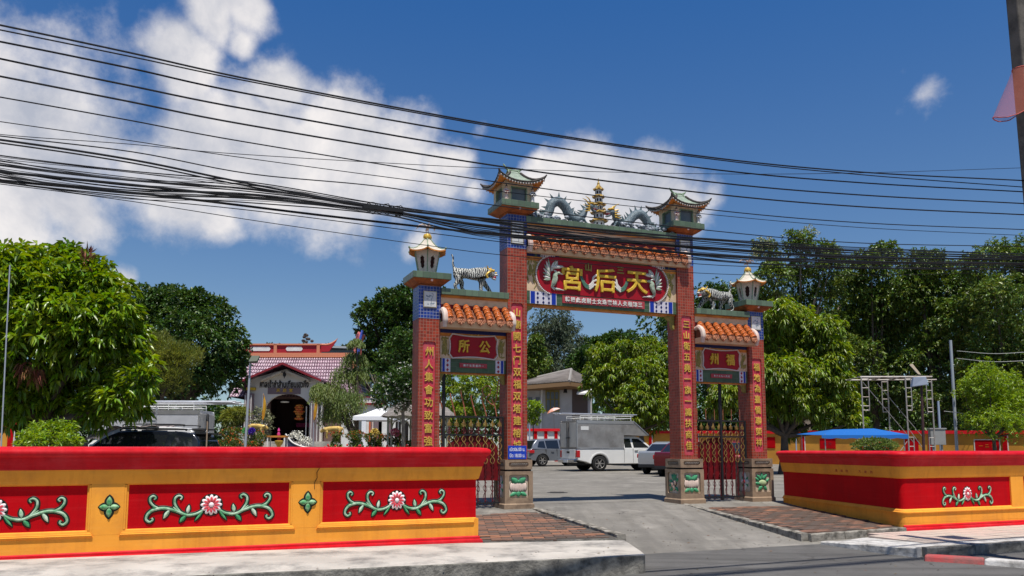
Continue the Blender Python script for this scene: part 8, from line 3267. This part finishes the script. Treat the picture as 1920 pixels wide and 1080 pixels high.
# row-by-row tile courses standing proud of the slope
mr_ = mb.obj('main_roof', PURP, sh)
mb = MB()
nrow, ncol = 12, 42
A, B, C_, D_ = Vector((SX(415), SHY + 1.2, ez)), Vector((SX(655), SHY + 1.2, ez)), Vector((rx1, SHY + 5.2, rz + .55)), Vector((rx0, SHY + 5.2, rz + .55))
nrm = (B - A).cross(D_ - A).normalized()
for j in range(nrow):
 t0, t1 = (j + .0) / nrow, (j + .82) / nrow
 for i in range(ncol):
  s0, s1 = (i + .16) / ncol, (i + .74) / ncol
  P = lambda s, t_: A.lerp(B, s).lerp(D_.lerp(C_, s), min(1, t_))
  a, b, c, d = P(s0, t0), P(s1, t0), P(s1, t1), P(s0, t1)
  m1, m2 = P((s0 + s1) / 2, t0) + nrm * .085, P((s0 + s1) / 2, t1) + nrm * .03
  a, b = a + nrm * .03, b + nrm * .03
  mb.add([a, m1, b, c, m2, d], [(0, 1, 4, 5), (1, 2, 3, 4)])
o = mb.obj('roof_tiles', mat('pink_roof_tile', (.56, .44, .48), .38, col2=(.50, .36, .41), nscale=1.5, island=.15), sh)
o['kind'] = 'stuff'
mb = MB()
mb.box(rx0 - .2, SHY + 5.0, rz + .5, rx1 + .1, SHY + 5.4, rz + .85)
mb.tube([(rx1 - .05, SHY + 5.15, rz + .66), (rx1 + .5, SHY + 4.3, rz - .3), (rx1 + .95, SHY + 2.4, rz - 1.6)], .17, 6)
mb.obj('ridge_base', SALM, sh)
RZ2 = rz + .85
mb = MB()
xr1 = SX(599) * (SHY + 5.2) / SHY
xr0 = SX(430) * (SHY + 5.2) / SHY
mb.box(xr0, SHY + 5.1, RZ2, xr1, SHY + 5.3, RZ2 + .62)
mb.obj('ridge_band', mat('deep_red_band', (.35, .02, .03), .5), sh)
mb = MB()
mb.box(xr0, SHY + 5.0, RZ2 + .60, xr1, SHY + 5.4, RZ2 + .72)
for f_ in (0, .12, .49, .97):
 x = xr0 + (xr1 - xr0) * f_
 mb.box(x - .12, SHY + 5.0, RZ2, x + .12, SHY + 5.35, RZ2 + .64)
mb.tube(curve([(xr1 - .2, SHY + 5.2, RZ2 + .66), (xr1 + .5, SHY + 5.2, RZ2 + .66), (xr1 + .95, SHY + 5.2, RZ2 + .85), (xr1 + 1.25, SHY + 5.2, RZ2 + 1.15)], 4), [.09] * 9 + [.07, .05, .03, .02], 7)
mb.obj('ridge_trim', SALM, sh)
mb = MB()
mb.prism([(xr1, RZ2 + .1), (xr1 + .6, RZ2 + .12), (xr1 + 1.15, RZ2 + .95), (xr1 + .6, RZ2 + .58), (xr1, RZ2 + .55)], SHY + 5.12, SHY + 5.28)
mb.obj('swallow_tail', MATS['deep_red_band'], sh)
mb = MB()
for (fa, fb) in ((.22, .42), (.62, .78)):
 mb.prism([(xr0 + (xr1 - xr0) * q[0], RZ2 + q[1]) for q in ((fa, .15), (fb, .15), (fb + .015, .3), (fb, .48), (fa, .48), (fa - .015, .3))], SHY + 5.06, SHY + 5.1)
mb.obj('white_plaque', WHITEP, sh)
mb = MB()
mb.tube(curve([(SX(640), SHY + 5, RZ2 - 1.5), (SX(642), SHY + 5, RZ2 + .2), (SX(646), SHY + 5, RZ2 + 1.2), (SX(650), SHY + 5, RZ2 + 1.5)], 5), .32, 8)
mb.obj('side_ridge_horn', mat('coral_paint', (.66, .18, .16), .5), sh, smooth=True)
mb = MB()
mb.tube(curve([(SX(644), SHY + 4.6, RZ2 - 1.4), (SX(646), SHY + 4.6, RZ2 + .3), (SX(650), SHY + 4.65, RZ2 + 1.25), (SX(653), SHY + 4.7, RZ2 + 1.7)], 5), .11, 8)
mb.obj('blue_stripe', mat('blue_stripe_paint', (.06, .10, .42), .5), sh, smooth=True)
mb = MB()
r_ = random.Random(8)
for k in range(12):
 mb.ell((xr1 - 1.1 + r_.uniform(-.35, .35), SHY + 5.2, RZ2 + .9 + r_.uniform(-.1, .55)), (.14, .1, .12), 6, 5)
mb.obj('ridge_figures', BLKTRIM, sh)
# terrace, steps and curved flower trough
mb = MB()
for k in range(5):
 mb.box(SX(500), SHY - .8 - .35 * (5 - k), gz(-15, 55) - .2, SX(574), SHY - .45 - .35 * (5 - k), FLZ - .02 - .17 * (4 - k))
mb.box(SX(440), SHY - .9, gz(-15, 55) - .2, SX(650), SHY + 9, FLZ)
mb.obj('terrace_steps', CONC, sh)
tr = thing('flower_trough', 'curved dark blue flower trough with white rim at the right of the shrine steps', 'planter', (SX(590), SHY - 3, gz(-14, 54)), 0)
mb = MB()
top = curve([(-1.1, 0, FLZ - .1), (-.6, -.1, FLZ - .65), (.2, -.2, FLZ - .95), (1.0, -.2, FLZ - 1.0)], 4)
vs = []
for p in top:
 vs += [(p.x, p.y - .35, 0), (p.x, p.y - .35, p.z), (p.x, p.y + .35, p.z), (p.x, p.y + .35, 0)]
fs = []
for i in range(len(top) - 1):
 for j in range(3):
  fs.append((i * 4 + j, i * 4 + j + 1, (i + 1) * 4 + j + 1, (i + 1) * 4 + j))
fs += [(0, 1, 2, 3), tuple(len(vs) - 4 + q for q in (3, 2, 1, 0))]
mb.add(vs, fs)
mb.obj('trough_wall', mat('dark_blue_tile', (.05, .05, .09), .4), tr)
mb = MB()
mb.tube([p + Vector((0, -.35, .02)) for p in top], .06, 6)
mb.obj('trough_rim', WHITEP, tr)
V, Fc = leaf_cloud([(-.5, 0, FLZ - .25, .5, .3, .35), (.2, 0, FLZ - .6, .5, .3, .3)], 160, 5, .16, .06, 91)
put('trough_flowers', tri_mesh('trough_flowers', V, Fc, PETALW), tr)

# altar table
ty = 53.0
tb = thing('offering_table', 'orange-topped offering table in front of the shrine doorway', 'table', (at(521, 800, ty).x, ty, FLZ - .75), 0)
mb = MB()
mb.box(-.62, -.35, .98, .62, .35, 1.10)
mb.obj('table_top', mat('orange_cloth', (.50, .20, .04), .6), tb)
for sx in (-1, 1):
 for sy in (-1, 1):
  mb = MB()
  mb.box(sx * .55 - .04, sy * .3 - .04, -.6, sx * .55 + .04, sy * .3 + .04, .98)
  mb.obj('leg', WHITEP, tb)
bn = thing('incense_burner', 'brass incense burner stand in front of the offering table', 'incense burner', (at(524, 800, ty - .8).x, ty - .8, FLZ - .9), 0)
mb = MB()
mb.lathe([(.18, -.6), (.16, -.5), (.06, -.4), (.05, .4), (.14, .6), (.26, .75), (.28, .9), (.2, .92)], n=14)
mb.obj('bowl_and_stem', GOLD, bn, smooth=True)
mb = MB()
for k in range(6):
 mb.tube([(.03 * k - .07, 0, .9), (.05 * k - .12, 0, 1.15)], .008, 5)
mb.obj('incense_sticks', MAROON, bn)
cn = MB()
cn.lathe([(.09, 0), (.11, .1), (.05, .25), (.09, .32), (.02, .5)], n=10)
o = cn.obj('pink_vase', mat('magenta_flower', (.55, .05, .22), .5), loc=(at(523, 800, ty).x, ty, FLZ + .35), smooth=True)
tag(o, 'small magenta vase of flowers on the offering table', 'vase')

# golden oxen
def ox(label, px, py, Y, sg, s):
 p = at(px, py, Y)
 t = thing('golden_ox_statue', label, 'ox statue', (p.x, Y, p.z - .6 * s), 0, 'golden ox statues in the shrine garden')
 X = lambda x: x * sg
 V_ = [(X(-.7), 0, 1.0), (X(-.3), 0, 1.02), (X(.25), 0, .98), (X(.6), 0, 1.0), (X(.85), 0, .92), (X(1.02), 0, .78), (X(1.15), 0, .65),
   (X(-.65), -.18, .7), (X(-.72), -.2, .4), (X(-.66), -.2, .05), (X(-.6), .18, .7), (X(-.5), .2, .4), (X(-.55), .2, .05),
   (X(.45), -.2, .65), (X(.5), -.2, .35), (X(.48), -.2, .05), (X(.55), .2, .65), (X(.7), .2, .4), (X(.66), .2, .12),
   (X(-.92), 0, 1.05), (X(-1.0), 0, .75), (X(-1.02), 0, .45)]
 E_ = [(0, 1), (1, 2), (2, 3), (3, 4), (4, 5), (5, 6), (0, 7), (7, 8), (8, 9), (0, 10), (10, 11), (11, 12), (3, 13), (13, 14), (14, 15), (3, 16), (16, 17), (17, 18), (0, 19), (19, 20), (20, 21)]
 R_ = [.24, .26, .27, .26, .20, .17, .12] + [.12, .075, .07] * 4 + [.05, .035, .05]
 sk = skin('ox_body', V_, E_, R_, mat('gilded_ox', (.60, .42, .14), .45, metal=.2, col2=(.40, .25, .06), nscale=4), t, root=1)
 mb = MB()
 for q in (-1, 1):
  mb.tube(curve([(X(.88), q * .12, 1.05), (X(.9), q * .30, 1.15), (X(.98), q * .30, 1.32)], 4), [.05, .05, .045, .04, .035, .03, .02, .015, .01], 7)
  mb.ell((X(.80), q * .25, .98), (.05, .12, .06), 8, 5)
 mb.obj('horns_and_ears', CREAMW, t, smooth=True)
 t.scale = (s, s, s)
 return t

ox('golden ox statue with lowered head among the shrubs right of the shrine', 624, 812, 41, -1, .55)
ox('golden ox statue half hidden behind the flowering shrubs left of the shrine', 482, 806, 42, 1, .5)

def blossom_ball(px, py, Y, col, label, r=.2):
 p = at(px, py, Y)
 t = thing('blossom_ball', label, 'flower ornament', (p.x, Y, p.z), 0)
 V, Fc = leaf_cloud([(0, 0, 0, r, r, r)], 90, 4, .10, .07, int(px), droop=0, fill=.1, rough=0)
 put('petals', tri_mesh('petals', V, Fc, mat('ball_' + label.split()[0], col, .6, island=.2)), t)
 g_ = gz(p.x, Y)
 mb = MB()
 mb.tube([(0, 0, -r * .5), (0, 0, g_ - p.z)], .02, 6)
 mb.obj('stake', BARK, t)

blossom_ball(703, 812, 39.5, (.70, .55, .15), 'yellow blossom ball standing above the hedge left of the gateway', .17)
blossom_ball(741, 811, 39.5, (.70, .22, .30), 'pink blossom ball above the hedge beside the left gate column', .17)
blossom_ball(472, 809, 39.5, (.12, .05, .45), 'purple flower ball above the shrub right of the lamp post', .13)
blossom_ball(460, 808, 39.5, (.15, .50, .15), 'green ball ornament beside the purple flowers', .10)
# white flowering topiary and pennants
tree('white_flower_shrub', 'slender shrub with whitish leaves in front of the left side of the doorway', 'shrub', px_clumps([(490, 775, 14), (485, 795, 16), (498, 790, 14), (490, 812, 16)], 50, 71, .3), (at(491, 838, 50).x, 50), .04, mat('cream_variegated_leaf', (.40, .38, .24), .5, col2=(.12, .16, .06), nscale=3, island=.3), 420, 5, .18, .06, 72)
for (px, lb) in ((490, 'yellow pennant on a pole left of the shrine doorway'), (587, 'orange-yellow pennant on a pole right of the shrine doorway')):
 p = at(px, 838, 49)
 t = thing('pennant', lb, 'flag', (p.x, 49, gz(p.x, 49)), 0)
 z1 = at(px, 738, 49).z - t.location.z
 mb = MB()
 mb.tube([(0, 0, 0), (0, 0, z1)], .025, 6)
 mb.obj('pole', mat('grey_pole', (.33, .36, .40), .5), t)
 mb = MB()
 vs = []
 for j in range(9):
  q = j / 8
  w2 = .03 + .17 * math.sin(math.pi * (q ** .8)) * (.9 if q < .6 else .9)
  for i in range(4):
   vs.append(((i / 3 - .1) * w2 * 1.2, .05 * math.sin(i * 1.5 + j * .7), z1 - q * 1.75))
 mb.add(vs, [(j * 4 + i, j * 4 + i + 1, (j + 1) * 4 + i + 1, (j + 1) * 4 + i) for j in range(8) for i in range(3)])
 o = mb.obj('flag_cloth', mat('pennant_yellow', (.62, .34, .03), .7, col2=(.58, .22, .03), nscale=2), t, smooth=True)
 sf = o.modifiers.new('thick', 'SOLIDIFY')
 sf.thickness = .01

# grey building behind the shrine
gb = thing('grey_building', 'blue-grey two-storey building rising behind the shrine roof', 'building', (0, 0, 0), 0)
BYY = 78.0
BX = lambda px: at(px, 700, BYY).x
BZ = lambda py: at(600, py, BYY).z
mb = MB()
mb.box(BX(545), BYY, 0, BX(668), BYY + 9, BZ(655))
mb.obj('wall', mat('blue_grey_wall', (.17, .21, .24), .8, dirt=(.12, .15, .17), dirtscale=.6), gb)
mb = MB()
mb.add([(BX(538), BYY - .5, BZ(668)), (BX(575), BYY - .5, BZ(648)), (BX(672), BYY - .5, BZ(651)), (BX(672), BYY + 9, BZ(651)), (BX(575), BYY + 9, BZ(648)), (BX(538), BYY + 9, BZ(668)),
  (BX(538), BYY - .5, BZ(671)), (BX(575), BYY - .5, BZ(652)), (BX(672), BYY - .5, BZ(655)), (BX(672), BYY + 9, BZ(655)), (BX(575), BYY + 9, BZ(652)), (BX(538), BYY + 9, BZ(671))],
  [(0, 1, 4, 5), (1, 2, 3, 4), (0, 6, 7, 1), (1, 7, 8, 2), (2, 8, 9, 3)])
mb.obj('roof', mat('pale_metal_roof', (.40, .43, .44), .5), gb)
for px, w2, pt, pb in ((602, 7, 664, 672), (640, 4, 662, 690), (655, 5, 664, 690)):
 mb = MB()
 mb.box(BX(px - w2), BYY - .06, BZ(pb), BX(px + w2), BYY + .02, BZ(pt))
 f_ = mb.obj('window', WHITEP, gb)
 mb = MB()
 mb.box(BX(px - w2 + 1), BYY - .09, BZ(pb - 1), BX(px + w2 - 1), BYY - .06, BZ(pt + 1))
 mb.obj('pane', GLASSD, f_)

# white annexe with a pierced parapet
an = thing('white_annexe', 'low white building with a pierced parapet between the weeping tree and the gateway', 'building', (0, 0, 0), 0)
AY = 55.0
AX = lambda px: at(px, 800, AY).x
AZ = lambda py: at(690, py, AY).z
mb = MB()
mb.box(AX(640), AY, 0, AX(716), AY + 6, AZ(757))
mb.box(AX(668), AY - .1, AZ(755.5), AX(712), AY + .2, AZ(753))
for i in range(8):
 x = 670 + i * 5.4
 mb.box(AX(x), AY - .1, AZ(753), AX(x + 3.4), AY + .2, AZ(747.5))
mb.box(AX(668), AY - .1, AZ(747.5), AX(712), AY + .2, AZ(745.5))
mb.box(AX(700), AY, 0, AX(790), AY + 6, AZ(785))
mb.obj('wall', WHITEP, an)
mb = MB()
mb.box(AX(664), AY - .25, AZ(759), AX(718), AY + .1, AZ(756.5))
mb.box(AX(668), AY - .16, AZ(745.4), AX(712), AY + .2, AZ(744))
mb.obj('maroon_moulding', MAROON, an)
for (xa, xb, m_) in ((672, 686, GLASSD), (692, 698, mat('orange_red_banner', (.50, .10, .03), .6)), (701, 710, MAUVE), (728, 733, MAUVE), (757, 766, DARK), (742, 752, DARK)):
 mb = MB()
 mb.box(AX(xa), AY - .06, AZ(828), AX(xb), AY, AZ(790))
 mb.obj('door_panel', m_, an)

# white tent
TY = 46.0
p = at(705, 840, TY)
tn = thing('white_tent', 'white peaked party tent left of the gateway', 'tent', (p.x, TY, gz(p.x, TY)), 0)
z_ = lambda py: at(705, py, TY).z - tn.location.z
x_ = lambda px: at(px, 790, TY).x - p.x
mb = MB()
for (cx, w2) in ((x_(713), x_(742) - x_(713)),):
 b_ = [(cx - w2 * 1.5, -1.3, z_(782)), (cx + w2 * 1.1, -1.3, z_(782)), (cx + w2 * 1.1, 1.3, z_(782)), (cx - w2 * 1.5, 1.3, z_(782))]
 q_ = [(a + (cx - a) * .45, b * .5, z_(782) + (z_(765) - z_(782)) * .38) for a, b, c in b_]
 t_ = (cx, 0, z_(764))
 mb.add(b_ + q_ + [t_] + [(a, b, c - .22) for a, b, c in b_], [(0, 1, 5, 4), (1, 2, 6, 5), (2, 3, 7, 6), (3, 0, 4, 7), (4, 5, 8), (5, 6, 8), (6, 7, 8), (7, 4, 8), (0, 9, 10, 1), (1, 10, 11, 2), (2, 11, 12, 3), (3, 12, 9, 0)])
o = mb.obj('tent_roof', mat('tent_fabric', (.78, .78, .80), .7), tn)
mb = MB()
for px in (689, 741):
 for y in (-1.25, 1.25):
  mb.tube([(x_(px), y, 0), (x_(px), y, z_(782))], .035, 6)
mb.box(x_(686), -1.28, 0, x_(694), -1.22, z_(783))
mb.obj('tent_post', MATS['tent_fabric'], tn)

# thatched gazebo
GY = 39.0
p = at(785, 840, GY)
gz_ = thing('gazebo', 'grey thatched gazebo with arched white braces beside the left gate column', 'gazebo', (p.x, GY, gz(p.x, GY)), 0)
z_ = lambda py: at(785, py, GY).z - gz_.location.z
x_ = lambda px: at(px, 790, GY).x - p.x
rad = abs(x_(716))
mb = MB()
n = 8
rows = 12
vs = []
r_ = random.Random(3)
for j in range(rows):
 t_ = j / (rows - 1)
 for i in range(48):
  a = 2 * math.pi * i / 48
  rr = rad * (1 - t_) ** .9 + .03 + r_.uniform(-.03, .03) * (1 - t_)
  vs.append((math.cos(a) * rr, math.sin(a) * rr, z_(782) + (z_(735) - z_(782)) * t_ ** .9 + r_.uniform(-.03, .03) + (.05 if j % 2 else 0)))
fs = [(j * 48 + i, j * 48 + (i + 1) % 48, (j + 1) * 48 + (i + 1) % 48, (j + 1) * 48 + i) for j in range(rows - 1) for i in range(48)]
mb.add(vs, fs)
mb.obj('thatched_roof', mat('grey_thatch', (.30, .27, .25), .95, col2=(.20, .18, .165), nscale=9, ndetail=8, bump=1, bscale=30, bdist=.04), gz_)
mb = MB()
for i in range(8):
 a = 2 * math.pi * (i + .5) / 8
 x, y = math.cos(a) * rad * .85, math.sin(a) * rad * .85
 mb.tube([(x, y, 0), (x, y, z_(780))], .05, 7)
 for q in (-1, 1):
  a2 = a + q * math.pi / 8
  x2, y2 = math.cos(a2) * rad * .82, math.sin(a2) * rad * .82
  mb.tube(curve([(x, y, z_(805)), (x * .7 + x2 * .3, y * .7 + y2 * .3, z_(790)), (x2, y2, z_(784))], 4), .03, 5)
mb.obj('post', mat('gazebo_wood', (.36, .36, .28), .6), gz_)
mb = MB()
mb.lathe([(rad * .86, z_(783)), (rad * .90, z_(779))], n=8, phase=R(22.5))
mb.obj('ring_beam', MATS['gazebo_wood'], gz_)

# ------------------------------------------------------------------ tiled house in the centre opening
HY = 62.0
hs_ = thing('tiled_house', 'white house with a grey tiled hip roof seen through the centre opening', 'house', (0, 0, 0), 0)
HX = lambda px: at(px, 780, HY).x
HZ = lambda py: at(1050, py, HY).z
mb = MB()
mb.box(HX(988), HY, 0, HX(1110), HY + 8, HZ(722))
mb.obj('wall', mat('house_white', (.46, .45, .44), .8, dirt=(.26, .25, .24), dirtscale=1.2, dirtamt=.5), hs_)
TG = mat('grey_roof_tile', (.20, .175, .16), .8, col2=(.13, .115, .105), nscale=1.2, ndetail=6)
e0, e1, e2, e3 = (HX(955), HY - 1.2, HZ(726)), (HX(1065), HY - 1.6, HZ(718)), (HX(1130), HY + .5, HZ(722)), (HX(955), HY + 9, HZ(726))
r0, r1 = (HX(1010), HY + 3.5, HZ(700)), (HX(1078), HY + 3.5, HZ(684))
mb = MB()
mb.add([e0, e1, e2, (HX(1130), HY + 9, HZ(722)), e3, r0, r1], [(0, 1, 6, 5), (1, 2, 6), (2, 3, 6), (3, 4, 5, 6), (4, 0, 5)])
o = mb.obj('roof', TG, hs_)
mb = MB()
for (qa, qb, qc, qd, nr, nc) in ((e0, e1, r0, r1, 12, 40), (e1, e2, r1, r1, 10, 22)):
 qa, qb, qc, qd = map(Vector, (qa, qb, qc, qd))
 nn = (qb - qa).cross(qc - qa).normalized()
 if nn.z < 0:
  nn = -nn
 for i in range(nc):
  s = (i + .5) / nc
  a, b = qa.lerp(qb, s), qc.lerp(qd, s)
  w2 = (qb - qa).length / nc * .3
  d = (qb - qa).normalized() * w2
  mb.add([a - d + nn * .01, a + nn * .09, a + d + nn * .01, b + nn * .03], [(0, 1, 3), (1, 2, 3)])
o = mb.obj('tile_ribs', TG, hs_)
o['kind'] = 'stuff'
mb = MB()
mb.tube([e1, r1], .12, 6)
mb.tube([r0, r1], .12, 6)
mb.obj('ridge', mat('pale_ridge_tile', (.26, .24, .22), .8), hs_)
mb = MB()
mb.add([(e0[0], e0[1], e0[2] - .05), (e1[0], e1[1], e1[2] - .05), (e1[0], e1[1], e1[2] - .35), (e0[0], e0[1], e0[2] - .35), (e2[0], e2[1], e2[2] - .05), (e2[0], e2[1], e2[2] - .35), (e0[0], HY, e0[2] - .3), (e2[0], HY + .6, e2[2] - .3)],
  [(0, 3, 2, 1), (1, 2, 5, 4), (3, 6, 7, 5, 2)])
mb.obj('eaves_board', mat('brown_eaves', (.20, .12, .06), .7), hs_)
mb = MB()
mb.box(HX(1023), HY - .08, HZ(772), HX(1049), HY + .02, HZ(732))
f_ = mb.obj('window', mat('yellow_window_frame', (.24, .19, .05), .6), hs_)
for i in range(3):
 for j, (ya, yb2) in enumerate(((770, 750), (748, 735))):
  mb = MB()
  mb.box(HX(1025 + i * 8), HY - .11, HZ(ya), HX(1031 + i * 8), HY - .08, HZ(yb2))
  mb.obj('pane', GLASSD, f_)
mb = MB()
mb.box(HX(1073), HY - .05, HZ(790), HX(1102), HY + .02, HZ(728))
mb.obj('dark_shutter', mat('brown_slats', (.10, .075, .065), .8), hs_)
mb = MB()
mb.add([(HX(1080), HY - .8, HZ(738)), (HX(1112), HY - .8, HZ(738)), (HX(1108), HY, HZ(727)), (HX(1088), HY, HZ(727)), (HX(1080), HY - .8, HZ(741)), (HX(1112), HY - .8, HZ(741))], [(0, 1, 2, 3), (0, 4, 5, 1)])
mb.obj('awning', WHITEP, hs_)
mb = MB()
mb.tube([(HX(1012), HY - .1, 1), (HX(1016), HY - .1, HZ(728))], .08, 6)
mb.obj('downpipe', WHITEP, hs_)
mb = MB()
mb.lathe([(.16, 0), (.10, .3), (.05, .35)], HX(1060), HY - .3, 10)
for i in range(len(mb.v)):
 x, y, z = mb.v[i]
 mb.v[i] = (x, y, z + HZ(737))
mb.tube([(HX(1060), HY - .3, HZ(737) + .3), (HX(1062), HY, HZ(727))], .02, 5)
mb.obj('wall_lamp', BLKP, hs_)
for px in (990, 1004):
 mb = MB()
 mb.box(HX(px), HY - .06, HZ(775), HX(px + 8), HY + .02, HZ(745))
 mb.obj('pane', GLASSD, hs_)
# orange umbrella by the house
p = at(1038, 771, 56)
um = thing('parasol', 'small orange and white parasol behind the centre pickup truck', 'parasol', (p.x, 56, p.z), 0)
mb = MB()
mb.lathe([(.5, 0), (.34, .13), (.14, .2), (.01, .22)], n=10, caps=False)
o = mb.obj('parasol_cloth', mat('orange_white_cloth', (.62, .16, .05), .7, col2=(.7, .55, .5), nscale=2), um)
o.rotation_euler = (0, R(-22), 0)
mb = MB()
mb.tube([(0, 0, .3), (.1, 0, gz(p.x, 56) - p.z)], .025, 6)
mb.obj('parasol_pole', GALV, um)

# joined masses of pieces too small to pick apart
for o in S.objects:
 if o.parent is not None and o.name.split('.')[0] in ('crown', 'foliage', 'leaves', 'blossom', 'flower_heads', 'flower_sprays', 'trough_flowers', 'petals', 'dry_leaf_bunch', 'eaves_teeth', 'diamond_tile', 'bead_border',
               'teeth', 'pedestal_scroll', 'leaf_relief', 'cloud_scrolls', 'cloud_wave', 'twisted_straps', 'ring_row', 'spearheads', 'fretwork', 'picture_brushwork', 'spine_plate',
               'phoenix_feather', 'cable_loops', 'rungs', 'ridge_figures'):
  o['kind'] = 'stuff'
